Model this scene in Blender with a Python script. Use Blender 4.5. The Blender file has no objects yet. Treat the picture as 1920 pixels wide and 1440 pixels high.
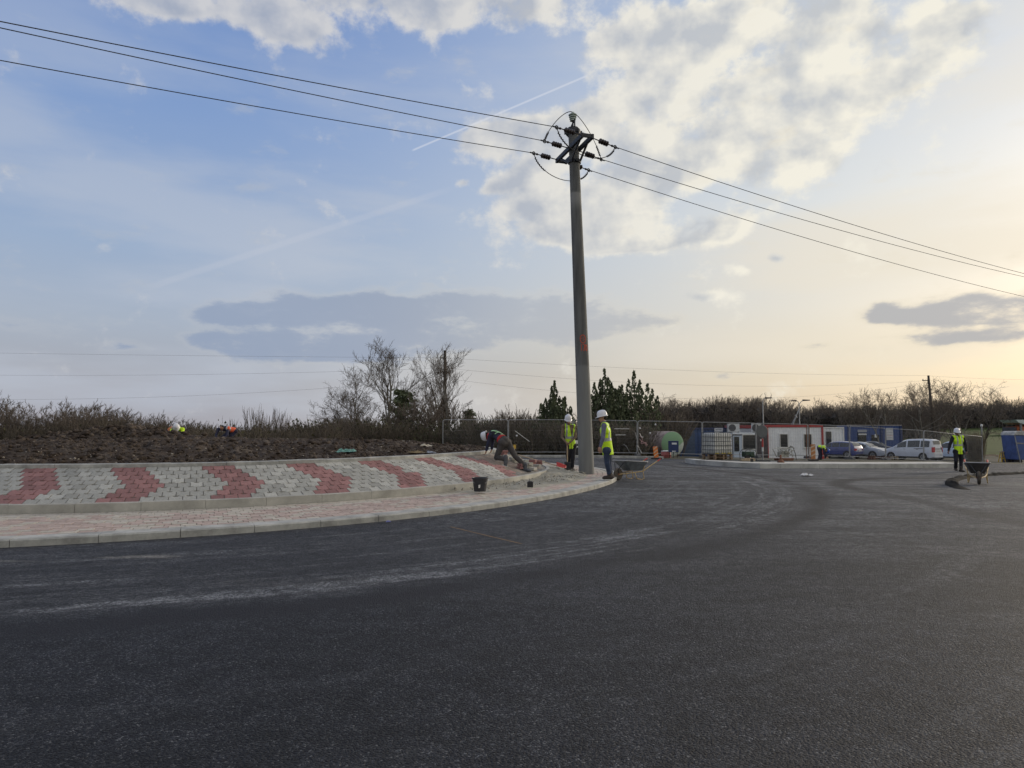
import bpy, bmesh, math, random
import numpy as np
from math import sin, cos, pi, radians, hypot, atan2, sqrt
from mathutils import Vector, Matrix, noise as mnoise

SC = bpy.context.scene
COL = SC.collection
# ------------------------------------------------------------------ camera
CAM_H, PITCH = 1.5, 3.78
cam_data = bpy.data.cameras.new("camera")
cam_data.sensor_width = 36.0
cam_data.lens = 24.975
cam_data.clip_start = 0.1
cam_data.clip_end = 5000.0
cam = bpy.data.objects.new("camera", cam_data)
cam.location = (0, 0, CAM_H)
cam.rotation_euler = (radians(90 + PITCH), 0, 0)
COL.objects.link(cam)
SC.camera = cam
SC.view_settings.view_transform = 'Standard'
SC.view_settings.look = 'None'
SC.view_settings.gamma = 1.0
SC.view_settings.exposure = 0.0
SC.cycles.max_bounces = 5
SC.cycles.diffuse_bounces = 3
SC.cycles.caustics_reflective = False
SC.cycles.caustics_refractive = False
SC.cycles.use_adaptive_sampling = True
SC.cycles.adaptive_threshold = 0.025

# ------------------------------------------------------------------ sun
SUN_AZ, SUN_EL = radians(52), radians(13)
sl = bpy.data.lights.new("sun", 'SUN')
sl.energy = 1.7
sl.angle = radians(11)
sl.color = (1.0, 0.86, 0.68)
sun = bpy.data.objects.new("sun", sl)
sd = Vector((sin(SUN_AZ) * cos(SUN_EL), cos(SUN_AZ) * cos(SUN_EL), sin(SUN_EL)))
sun.rotation_euler = sd.to_track_quat('Z', 'Y').to_euler()
sun.location = sd * 60
COL.objects.link(sun)

# ------------------------------------------------------------------ helpers: colour and view maths
def lin(r, g, b):
    f = lambda c: c / 12.92 if c <= 0.04045 else ((c + 0.055) / 1.055) ** 2.4
    return (f(r / 255), f(g / 255), f(b / 255), 1.0)

FPX = 1332.0
_cp, _sp = cos(radians(PITCH)), sin(radians(PITCH))
def ray(px, py):
    a, c = (px - 960) / FPX, (720 - py) / FPX
    return Vector((a, _cp - c * _sp, _sp + c * _cp))
def PX(px, py, d):
    "a point of the place at distance d ahead, seen in the photo at px, py"
    r = ray(px, py)
    return Vector((r.x / r.y * d, d, CAM_H + r.z / r.y * d))
def azel(px, py):
    r = ray(px, py).normalized()
    return math.degrees(atan2(r.x, r.y)), math.degrees(math.asin(r.z))
def ss(a, b, x):
    t = min(1.0, max(0.0, (x - a) / (b - a)))
    return t * t * (3 - 2 * t)
def g0(x, y):
    "height of the ground"
    z = .1 * ss(10, 19, y) - .018 * max(0.0, min(x, 40.0) - 4) * ss(0, 10, y + 5) - .55 * ss(43, 50, y)
    az = x / max(y, 1.0)
    if y > 120: z += ss(0.12, 0.45, az) * (9.0 * ss(230, 620, hypot(x, y)))
    return z

# ------------------------------------------------------------------ world: Nishita sky, veil of haze and clouds
def make_world():
    w = bpy.data.worlds.new("World")
    SC.world = w
    w.use_nodes = True
    nt = w.node_tree
    nt.nodes.clear()
    N, L = nt.nodes, nt.links
    def math_(op, a, b=None, c=None, clamp=False, tree=nt):
        n = tree.nodes.new('ShaderNodeMath'); n.operation = op; n.use_clamp = clamp
        for i, v in enumerate((a, b, c)):
            if v is None: continue
            if isinstance(v, (int, float)): n.inputs[i].default_value = v
            else: tree.links.new(v, n.inputs[i])
        return n.outputs[0]
    def vmath(op, a, b=None, tree=nt):
        n = tree.nodes.new('ShaderNodeVectorMath'); n.operation = op
        for i, v in enumerate((a, b)):
            if v is None: continue
            if isinstance(v, tuple): n.inputs[i].default_value = v
            else: tree.links.new(v, n.inputs[i])
        return n.outputs['Value'] if op in ('DOT_PRODUCT', 'LENGTH') else n.outputs[0]
    def smooth(x, a, b, tree=nt):
        n = tree.nodes.new('ShaderNodeMapRange'); n.interpolation_type = 'SMOOTHSTEP'
        tree.links.new(x, n.inputs[0]); n.inputs[1].default_value = a; n.inputs[2].default_value = b
        return n.outputs[0]
    def mix(f, a, b, tree=nt):
        n = tree.nodes.new('ShaderNodeMix'); n.data_type = 'RGBA'
        for s, v in ((n.inputs[0], f), (n.inputs[6], a), (n.inputs[7], b)):
            if isinstance(v, (int, float)): s.default_value = v
            elif isinstance(v, tuple): s.default_value = v
            else: tree.links.new(v, s)
        return n.outputs[2]
    def ramp(x, stops):
        n = N.new('ShaderNodeValToRGB'); L.new(x, n.inputs[0])
        e = n.color_ramp.elements
        while len(e) < len(stops): e.new(0.5)
        for k, (p, c) in enumerate(stops): e[k].position = p; e[k].color = c
        return n.outputs[0]
    tc = N.new('ShaderNodeTexCoord')
    d = tc.outputs['Generated']
    sx = N.new('ShaderNodeSeparateXYZ'); L.new(d, sx.inputs[0])
    az = math_('MULTIPLY', math_('ARCTAN2', sx.outputs[0], sx.outputs[1]), 180 / pi)
    el = math_('MULTIPLY', math_('ARCSINE', sx.outputs[2]), 180 / pi)
    cb = N.new('ShaderNodeCombineXYZ'); L.new(az, cb.inputs[0]); L.new(el, cb.inputs[1])
    P = cb.outputs[0]
    # --- cloud density group
    def cloud_group(name, blobs, nscale, warp, rough, amp, stretch):
        gt = bpy.data.node_groups.new(name, 'ShaderNodeTree')
        gt.interface.new_socket('p', in_out='INPUT', socket_type='NodeSocketVector')
        gt.interface.new_socket('d', in_out='OUTPUT', socket_type='NodeSocketFloat')
        gi, go = gt.nodes.new('NodeGroupInput'), gt.nodes.new('NodeGroupOutput')
        p = gi.outputs[0]
        ps = vmath('MULTIPLY', p, (1.0, stretch, 1.0), gt)
        wn = gt.nodes.new('ShaderNodeTexNoise'); wn.noise_dimensions = '2D'; gt.links.new(ps, wn.inputs['Vector'])
        wn.inputs['Scale'].default_value = nscale * 0.55; wn.inputs['Detail'].default_value = 2.5
        wv = vmath('MULTIPLY', vmath('SUBTRACT', wn.outputs['Color'], (.5, .5, .5), gt), (warp, warp / stretch, 0), gt)
        q = vmath('ADD', p, wv, gt)
        acc = None
        for (px, py, rx, ry, wt) in blobs:
            a, e = azel(px, py); a2, _ = azel(px + rx, py); _, e2 = azel(px, py - ry)
            rx_, ry_ = abs(a2 - a), abs(e2 - e)
            v = vmath('MULTIPLY', vmath('SUBTRACT', q, (a, e, 0), gt), (1 / rx_, 1 / ry_, 0), gt)
            r2 = vmath('DOT_PRODUCT', v, v, gt)
            t = math_('MULTIPLY', math_('EXPONENT', math_('MULTIPLY', r2, -1.0, tree=gt), tree=gt), wt, tree=gt)
            acc = t if acc is None else math_('ADD', acc, t, tree=gt)
        out = math_('MINIMUM', acc, 1.1, tree=gt)
        gt.links.new(out, go.inputs[0])
        return gt
    def use(gt, vec):
        n = N.new('ShaderNodeGroup'); n.node_tree = gt; L.new(vec, n.inputs[0]); return n.outputs[0]
    cum = [(640, 22, 90, 38, .8), (870, 25, 80, 35, .9), (1100, 440, 150, 36, .8), (960, 400, 60, 22, .6), (300, 5, 110, 30, .9), (430, 25, 170, 50, 1), (560, 75, 70, 50, 1), (720, 5, 110, 35, .8), (800, 50, 60, 45, .9), (960, 15, 130, 38, .9),
           (1190, 60, 110, 80, 1), (1230, 170, 130, 75, 1), (1370, 80, 100, 70, 1), (1340, 220, 120, 75, 1), (1410, 290, 95, 55, 1.1), (1530, 295, 60, 38, 1.1),
           (1500, 150, 100, 75, 1), (1620, 170, 110, 65, 1), (1700, 80, 120, 75, 1), (1550, 40, 120, 55, 1), (1790, 60, 60, 50, 1), (1250, 300, 90, 40, .7), (1450, 220, 120, 50, .6), (1430, 15, 190, 40, 1),
           (930, 250, 80, 45, .95), (1000, 240, 80, 50, 1), (1140, 250, 110, 55, 1.1), (1190, 320, 110, 60, 1.1), (1150, 390, 120, 50, 1.05), (1000, 325, 55, 28, 1),
           (940, 347, 36, 18, .9), (870, 320, 18, 12, 1), (1060, 400, 130, 45, .9), (1385, 415, 65, 30, 1.1), (1290, 445, 100, 26, 1), (1180, 440, 90, 28, 1),
           (1475, 492, 30, 17, 1.1), (1390, 520, 26, 12, 1), (1300, 575, 70, 12, .8), (1640, 300, 40, 20, .5), (1000, 440, 90, 30, .5)]
    low = [(420, 590, 70, 22, 1), (540, 584, 130, 34, 1.15), (700, 584, 150, 38, 1.15), (900, 578, 160, 38, 1), (1060, 585, 140, 34, .75), (1250, 600, 120, 30, .4),
           (420, 645, 60, 18, .95), (520, 655, 120, 27, 1.15), (640, 660, 130, 30, 1.1), (800, 650, 130, 30, .85), (960, 640, 140, 24, .5),
           (1665, 580, 26, 22, 1), (1700, 594, 50, 15, .9), (1790, 590, 90, 26, 1.1), (1830, 570, 70, 26, 1.1), (1910, 585, 90, 28, 1.1), (2010, 580, 110, 30, 1),
           (1800, 645, 130, 14, .75), (1920, 630, 120, 18, .8), (1525, 653, 55, 8, .7), (1640, 640, 80, 6, .5), (1050, 620, 120, 24, .6),
           (20, 600, 120, 22, .7), (100, 640, 110, 18, .55), (250, 655, 60, 9, .5), (1950, 540, 30, 12, .8), (1080, 690, 160, 8, .4), (1400, 700, 150, 7, .35), (1600, 690, 140, 7, .35)]
    G1 = cloud_group("cumulus", cum, 0.16, 5.0, 0.56, 1.25, 1.25)
    G2 = cloud_group("stratus", low, 0.13, 4.0, 0.5, 0.75, 2.6)
    def fbm(off, sc, rough, det, stretch=1.3):
        n = N.new('ShaderNodeTexNoise'); n.noise_dimensions = '2D'; n.inputs['Scale'].default_value = sc; n.inputs['Detail'].default_value = det; n.inputs['Roughness'].default_value = rough
        L.new(vmath('ADD', vmath('MULTIPLY', P, (1, stretch, 1)), off), n.inputs['Vector']); return n.outputs[0]
    f1 = fbm((17.3, 4.1, 2.2), .22, .60, 9)
    f1s = fbm((17.3 + 1.1, 4.1 - 1.2, 2.2), .23, .50, 4)
    f2 = fbm((7.3, 1.1, 5.2), .20, .60, 8, 2.6)
    d1 = math_('ADD', use(G1, P), math_('MULTIPLY', math_('SUBTRACT', f1, 0.5), 2.5))
    d2 = math_('ADD', use(G2, P), math_('MULTIPLY', math_('SUBTRACT', f2, 0.5), 2.1))
    d2s = math_('ADD', d2, 0.0)
    # --- clear air, by height and by side (the low sun stands to the right)
    t = math_('DIVIDE', el, 60.0)
    cl = ramp(t, [(0.0, lin(170, 168, 176)), (.06, lin(170, 173, 186)), (.13, lin(172, 183, 202)), (.22, lin(160, 180, 210)), (.38, lin(134, 163, 211)), (.55, lin(114, 146, 204)), (1, lin(88, 122, 190))])
    cr = ramp(t, [(0.0, lin(212, 198, 179)), (.06, lin(222, 211, 192)), (.15, lin(228, 223, 213)), (.28, lin(222, 226, 228)), (.45, lin(202, 213, 228)), (.62, lin(165, 186, 218)), (1, lin(110, 145, 205))])
    side = smooth(az, -26.0, 30.0)
    clear = mix(side, cl, cr)
    sky = N.new('ShaderNodeTexSky'); sky.sky_type = 'NISHITA'; sky.sun_disc = False
    sky.sun_elevation = SUN_EL; sky.sun_rotation = SUN_AZ; sky.air_density = 1.2; sky.dust_density = 2.0
    nish = vmath('MULTIPLY', sky.outputs[0], (.1, .1, .1))
    clear = mix(0.85, nish, clear)
    # glow around the veiled sun
    sv = vmath('DOT_PRODUCT', d, (sd.x, sd.y, sd.z))
    glow = math_('POWER', math_('MAXIMUM', sv, 0.0), 26.0)
    gc = N.new('ShaderNodeMix'); gc.data_type = 'RGBA'; gc.blend_type = 'ADD'
    L.new(glow, gc.inputs[0]); L.new(clear, gc.inputs[6]); gc.inputs[7].default_value = (.20, .17, .125, 1)
    clear = gc.outputs[2]
    fill_sky = mix(.62, clear, mix(side, lin(202, 201, 199), lin(238, 228, 208)))  # unseen sky, made whiter and brighter to add ambient light
    # cirrus veil
    cv = vmath('MULTIPLY', P, (.035, .16, 1))
    rot = N.new('ShaderNodeVectorRotate'); rot.inputs['Angle'].default_value = -.22; L.new(cv, rot.inputs['Vector'])
    cn = N.new('ShaderNodeTexNoise'); cn.noise_dimensions = '2D'; L.new(rot.outputs[0], cn.inputs['Vector']); cn.inputs['Scale'].default_value = 1.0; cn.inputs['Detail'].default_value = 6; cn.inputs['Roughness'].default_value = .5
    veil = math_('MULTIPLY', smooth(cn.outputs[0], .38, .68), .6)
    veil = math_('MULTIPLY', veil, smooth(el, 45.0, 8.0))
    clear = mix(veil, clear, mix(side, lin(186, 194, 208), lin(238, 228, 208)))
    # cumulus
    dens = smooth(d1, .27, .98)
    lit = math_('SUBTRACT', f1, f1s)
    thick = smooth(d1, .60, 1.7)
    bright = mix(smooth(az, -20.0, 25.0), lin(208, 208, 210), lin(246, 241, 226))
    shade = mix(smooth(az, -20.0, 25.0), lin(166, 174, 190), lin(196, 199, 202))
    sh = math_('ADD', math_('MULTIPLY', thick, .85), .08)
    sh = math_('SUBTRACT', sh, math_('MULTIPLY', lit, 3.5), clamp=True)
    ccol = mix(sh, bright, shade)
    col = mix(math_('MULTIPLY', dens, .92), clear, ccol)
    # low grey stratus
    dens2 = smooth(d2, .12, 1.15)
    edge = smooth(d2s, .45, .95)
    g_l = mix(smooth(az, -28.0, 26.0), lin(146, 161, 186), lin(172, 174, 179))
    e_l = mix(smooth(az, -28.0, 26.0), lin(184, 189, 197), lin(230, 220, 198))
    a2 = math_('MULTIPLY', dens2, math_('ADD', .48, math_('MULTIPLY', math_('ABSOLUTE', smooth(math_('ABSOLUTE', math_('SUBTRACT', az, 6.0)), 4.0, 18.0)), .35)))
    col = mix(a2, col, mix(edge, e_l, g_l))
    # contrails: thin arcs of great circles
    def trail(a, b, width, strength, fade, colr, src):
        va, vb = ray(*a).normalized(), ray(*b).normalized()
        n = va.cross(vb).normalized()
        m = (va + vb).normalized(); half = va.angle(vb) / 2
        off = math_('ABSOLUTE', vmath('DOT_PRODUCT', d, tuple(n)))
        k = smooth(off, width, width * .25)
        along = smooth(math_('ARCCOSINE', vmath('DOT_PRODUCT', d, tuple(m))), half + fade, half)
        return mix(math_('MULTIPLY', math_('MULTIPLY', k, along), strength), src, colr)
    col = trail((778, 280), (1096, 144), .0018, .45, .006, lin(218, 222, 232), col)
    col = trail((330, 522), (790, 372), .006, .13, .06, lin(214, 214, 220), col)
    # clouds stand only in the part of the sky ahead; the rest, out of view, is whitened as added ambient fill
    def bgs(c):
        n = N.new('ShaderNodeBackground'); L.new(c, n.inputs[0]); n.inputs[1].default_value = 1.0; return n.outputs[0]
    def mixs(f, a, b):
        n = N.new('ShaderNodeMixShader')
        for k, v in enumerate((f, a, b)): L.new(v, n.inputs[k])
        return n.outputs[0]
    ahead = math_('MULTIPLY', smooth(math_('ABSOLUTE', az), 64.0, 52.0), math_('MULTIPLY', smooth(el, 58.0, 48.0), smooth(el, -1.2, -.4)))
    low = N.new('ShaderNodeBackground'); low.inputs[0].default_value = lin(92, 90, 88)
    sky_s = mixs(ahead, bgs(fill_sky), bgs(col))
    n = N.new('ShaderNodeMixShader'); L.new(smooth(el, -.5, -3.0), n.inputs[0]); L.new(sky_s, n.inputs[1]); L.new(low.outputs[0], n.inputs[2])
    out = N.new('ShaderNodeOutputWorld'); L.new(n.outputs[0], out.inputs[0])
make_world()

# ------------------------------------------------------------------ materials
MATS = {}
def mat(name, col, rough=.8, metal=0.0, var=0.0, vscale=6.0, bump=0.0, bscale=40.0, col2=None, spec=.5, alpha=None, trans=0.0, coat=0.0):
    "a procedural surface: base colour broken up by noise, with optional fine bump"
    if name in MATS: return MATS[name]
    m = bpy.data.materials.new(name); m.use_nodes = True
    nt = m.node_tree; b = nt.nodes['Principled BSDF']
    if len(col) == 3: col = (*col, 1)
    b.inputs['Roughness'].default_value = rough; b.inputs['Metallic'].default_value = metal
    b.inputs['Specular IOR Level'].default_value = spec
    if coat: b.inputs['Coat Weight'].default_value = coat
    if trans: b.inputs['Transmission Weight'].default_value = trans
    b.inputs['Base Color'].default_value = col
    if var or col2:
        tc = nt.nodes.new('ShaderNodeTexCoord')
        n = nt.nodes.new('ShaderNodeTexNoise'); nt.links.new(tc.outputs['Object'], n.inputs['Vector'])
        n.inputs['Scale'].default_value = vscale; n.inputs['Detail'].default_value = 8; n.inputs['Roughness'].default_value = .65
        r = nt.nodes.new('ShaderNodeValToRGB'); nt.links.new(n.outputs[0], r.inputs[0])
        c2 = col2 or tuple(c * (1 - var) for c in col[:3]) + (1,)
        if len(c2) == 3: c2 = (*c2, 1)
        c3 = col if col2 else tuple(min(1, c * (1 + var)) for c in col[:3]) + (1,)
        r.color_ramp.elements[0].position = .35; r.color_ramp.elements[0].color = c2
        r.color_ramp.elements[1].position = .65; r.color_ramp.elements[1].color = c3
        nt.links.new(r.outputs[0], b.inputs['Base Color'])
    if bump:
        tc = nt.nodes.new('ShaderNodeTexCoord')
        n = nt.nodes.new('ShaderNodeTexNoise'); nt.links.new(tc.outputs['Object'], n.inputs['Vector'])
        n.inputs['Scale'].default_value = bscale; n.inputs['Detail'].default_value = 6
        bp = nt.nodes.new('ShaderNodeBump'); bp.inputs['Strength'].default_value = bump; bp.inputs['Distance'].default_value = .02
        nt.links.new(n.outputs[0], bp.inputs['Height']); nt.links.new(bp.outputs[0], b.inputs['Normal'])
    MATS[name] = m
    return m

# ------------------------------------------------------------------ mesh builder
class MB:
    def __init__(s): s.v = []; s.f = []; s.m = []; s.mi = 0
    def add(s, vs, fs, mi=None):
        o = len(s.v); s.v += [tuple(p) for p in vs]
        s.f += [tuple(o + i for i in f) for f in fs]; s.m += [s.mi if mi is None else mi] * len(fs)
    def box(s, c, size, rot=None, mi=None):
        hx, hy, hz = size[0] / 2, size[1] / 2, size[2] / 2
        vs = [Vector((x, y, z)) for z in (-hz, hz) for y in (-hy, hy) for x in (-hx, hx)]
        if rot is not None:
            R = rot if isinstance(rot, Matrix) else Matrix.Rotation(rot, 3, 'Z')
            vs = [R @ v for v in vs]
        c = Vector(c)
        s.add([v + c for v in vs], [(0, 2, 3, 1), (4, 5, 7, 6), (0, 1, 5, 4), (2, 6, 7, 3), (0, 4, 6, 2), (1, 3, 7, 5)], mi)
    def tube(s, pts, r, n=8, mi=None, cap=True):
        pts = [Vector(p) for p in pts]
        rs = r if isinstance(r, (list, tuple)) else [r] * len(pts)
        vs, fs = [], []
        up = None
        for i, p in enumerate(pts):
            t = (pts[min(i + 1, len(pts) - 1)] - pts[max(i - 1, 0)]).normalized()
            if up is None: up = t.orthogonal().normalized()
            up = (up - t * up.dot(t))
            up = up.normalized() if up.length > 1e-6 else t.orthogonal().normalized()
            w = t.cross(up)
            for k in range(n):
                a = 2 * pi * k / n
                vs.append(p + (up * cos(a) + w * sin(a)) * rs[i])
        for i in range(len(pts) - 1):
            for k in range(n):
                a, b = i * n + k, i * n + (k + 1) % n
                fs.append((a, b, b + n, a + n))
        if cap:
            fs.append(tuple(range(n - 1, -1, -1))); fs.append(tuple((len(pts) - 1) * n + k for k in range(n)))
        s.add(vs, fs, mi)
    def lathe(s, prof, n=16, base=(0, 0, 0), axis=(0, 0, 1), mi=None):
        "prof: list of (radius, height) along axis"
        ax = Vector(axis).normalized(); u = ax.orthogonal().normalized(); w = ax.cross(u); b = Vector(base)
        vs, fs = [], []
        for (r, h) in prof:
            for k in range(n):
                a = 2 * pi * k / n
                vs.append(b + ax * h + (u * cos(a) + w * sin(a)) * r)
        for i in range(len(prof) - 1):
            for k in range(n):
                a, c = i * n + k, i * n + (k + 1) % n
                fs.append((a, c, c + n, a + n))
        fs.append(tuple(range(n - 1, -1, -1))); fs.append(tuple((len(prof) - 1) * n + k for k in range(n)))
        s.add(vs, fs, mi)
    def prism(s, poly, y0, y1, mi=None, axis='y'):
        "poly in x,z extruded along y (or x,y along z)"
        n = len(poly)
        P = (lambda a, b, t: (a, t, b)) if axis == 'y' else ((lambda a, b, t: (a, b, t)) if axis == 'z' else (lambda a, b, t: (t, a, b)))
        vs = [P(a, b, y0) for a, b in poly] + [P(a, b, y1) for a, b in poly]
        fs = [tuple(range(n)), tuple(range(2 * n - 1, n - 1, -1))] + [(i, i + n, (i + 1) % n + n, (i + 1) % n) for i in range(n)]
        s.add(vs, fs, mi)
    def mesh(s, name, mats, smooth=None):
        me = bpy.data.meshes.new(name)
        me.from_pydata(s.v, [], s.f)
        for m in (mats if isinstance(mats, (list, tuple)) else [mats]): me.materials.append(m)
        me.polygons.foreach_set('material_index', s.m)
        bm = bmesh.new(); bm.from_mesh(me); bmesh.ops.recalc_face_normals(bm, faces=bm.faces); bm.to_mesh(me); bm.free()
        if smooth is not None:
            me.shade_smooth()
            me.set_sharp_from_angle(angle=radians(smooth))
        me.update()
        return me
    def build(s, name, mats, parent=None, smooth=None, loc=None, bevel=0.0):
        o = bpy.data.objects.new(name, s.mesh(name, mats, smooth))
        COL.objects.link(o)
        if parent is not None: o.parent = parent
        if loc is not None: o.location = loc
        if bevel:
            b = o.modifiers.new('bevel', 'BEVEL'); b.width = bevel; b.segments = 2; b.limit_method = 'ANGLE'
        return o

def np_mesh(name, V, F, mats, smooth=False, mi=None):
    "mesh from numpy arrays; F is n x k"
    me = bpy.data.meshes.new(name)
    V = np.asarray(V, dtype=np.float32); F = np.asarray(F, dtype=np.int32)
    k = F.shape[1]
    me.vertices.add(len(V)); me.vertices.foreach_set('co', V.ravel())
    me.loops.add(F.size); me.loops.foreach_set('vertex_index', F.ravel())
    me.polygons.add(len(F)); me.polygons.foreach_set('loop_start', np.arange(0, F.size, k, dtype=np.int32))
    for m in (mats if isinstance(mats, (list, tuple)) else [mats]): me.materials.append(m)
    if mi is not None: me.polygons.foreach_set('material_index', np.asarray(mi, dtype=np.int32))
    me.update(calc_edges=True); me.validate()
    if smooth: me.shade_smooth()
    return me
def put(name, me, parent=None, loc=None, rotz=0.0, scale=None):
    o = bpy.data.objects.new(name, me); COL.objects.link(o)
    if parent is not None: o.parent = parent
    if loc is not None: o.location = loc
    if rotz: o.rotation_euler = (0, 0, rotz)
    if scale is not None: o.scale = (scale,) * 3 if isinstance(scale, (int, float)) else scale
    return o
def tag(o, label=None, cat=None, group=None, kind=None):
    if label: o['label'] = label
    if cat: o['category'] = cat
    if group: o['group'] = group
    if kind: o['kind'] = kind
    return o
def thing(name, loc, label, cat, rotz=0.0, group=None):
    o = bpy.data.objects.new(name, None); o.empty_display_size = .2
    o.location = loc; o.rotation_euler = (0, 0, rotz); COL.objects.link(o)
    return tag(o, label, cat, group)
def dup(root, loc, rotz=0.0, label=None, scale=None, group=None):
    "copy of a thing with its parts and sub-parts"
    def cp(o, par):
        c = o.copy(); COL.objects.link(c)
        if par is not None: c.parent = par
        for ch in KIDS.get(o.name, []): cp(ch, c)
        return c
    KIDS.clear()
    for o in root.children_recursive: KIDS.setdefault(o.parent.name, []).append(o)
    r = cp(root, None)
    r.location = loc; r.rotation_euler = (0, 0, rotz)
    if label: r['label'] = label
    if group: r['group'] = group
    if scale is not None: r.scale = (scale,) * 3 if isinstance(scale, (int, float)) else scale
    return r
KIDS = {}
# ================================================================== THE SETTING
# ---- ground: one sheet to the horizon
def grid_sheet(name, xs, ys, zf, m, smooth=True):
    X, Y = np.meshgrid(xs, ys)
    Z = np.array([[zf(x, y) for x in xs] for y in ys])
    V = np.stack([X, Y, Z], -1).reshape(-1, 3)
    nx, ny = len(xs), len(ys)
    i = np.arange(nx * ny).reshape(ny, nx)
    F = np.stack([i[:-1, :-1], i[:-1, 1:], i[1:, 1:], i[1:, :-1]], -1).reshape(-1, 4)
    return np_mesh(name, V, F, m, smooth)

def ground_mat():
    m = bpy.data.materials.new("rough_ground"); m.use_nodes = True
    nt = m.node_tree; N, L = nt.nodes, nt.links; b = N['Principled BSDF']; b.inputs['Roughness'].default_value = .95
    b.inputs['Specular IOR Level'].default_value = .1
    tc = N.new('ShaderNodeTexCoord')
    n1 = N.new('ShaderNodeTexNoise'); L.new(tc.outputs['Object'], n1.inputs['Vector']); n1.inputs['Scale'].default_value = .35; n1.inputs['Detail'].default_value = 9
    r1 = N.new('ShaderNodeValToRGB'); L.new(n1.outputs[0], r1.inputs[0])
    e = r1.color_ramp.elements; e[0].position = .3; e[0].color = (.05, .048, .035, 1); e[1].position = .7; e[1].color = (.16, .15, .13, 1)
    x = e.new(.5); x.color = (.09, .086, .065, 1)
    n2 = N.new('ShaderNodeTexNoise'); L.new(tc.outputs['Object'], n2.inputs['Vector']); n2.inputs['Scale'].default_value = 9; n2.inputs['Detail'].default_value = 6
    mx = N.new('ShaderNodeMix'); mx.data_type = 'RGBA'; mx.blend_type = 'OVERLAY'; mx.inputs[0].default_value = .6
    L.new(r1.outputs[0], mx.inputs[6]); L.new(n2.outputs[0], mx.inputs[7]); L.new(mx.outputs[2], b.inputs['Base Color'])
    return m
xs = np.concatenate([-np.geomspace(1500, 60, 16), np.linspace(-55, 55, 56), np.geomspace(60, 1500, 24)])
ys = np.concatenate([np.linspace(-60, -12, 5), np.linspace(-8, 60, 69), np.geomspace(64, 2200, 40)])
gr = put('ground', grid_sheet('ground', xs, ys, lambda x, y: g0(x, y) - .02, ground_mat())); tag(gr, kind='structure')

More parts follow.
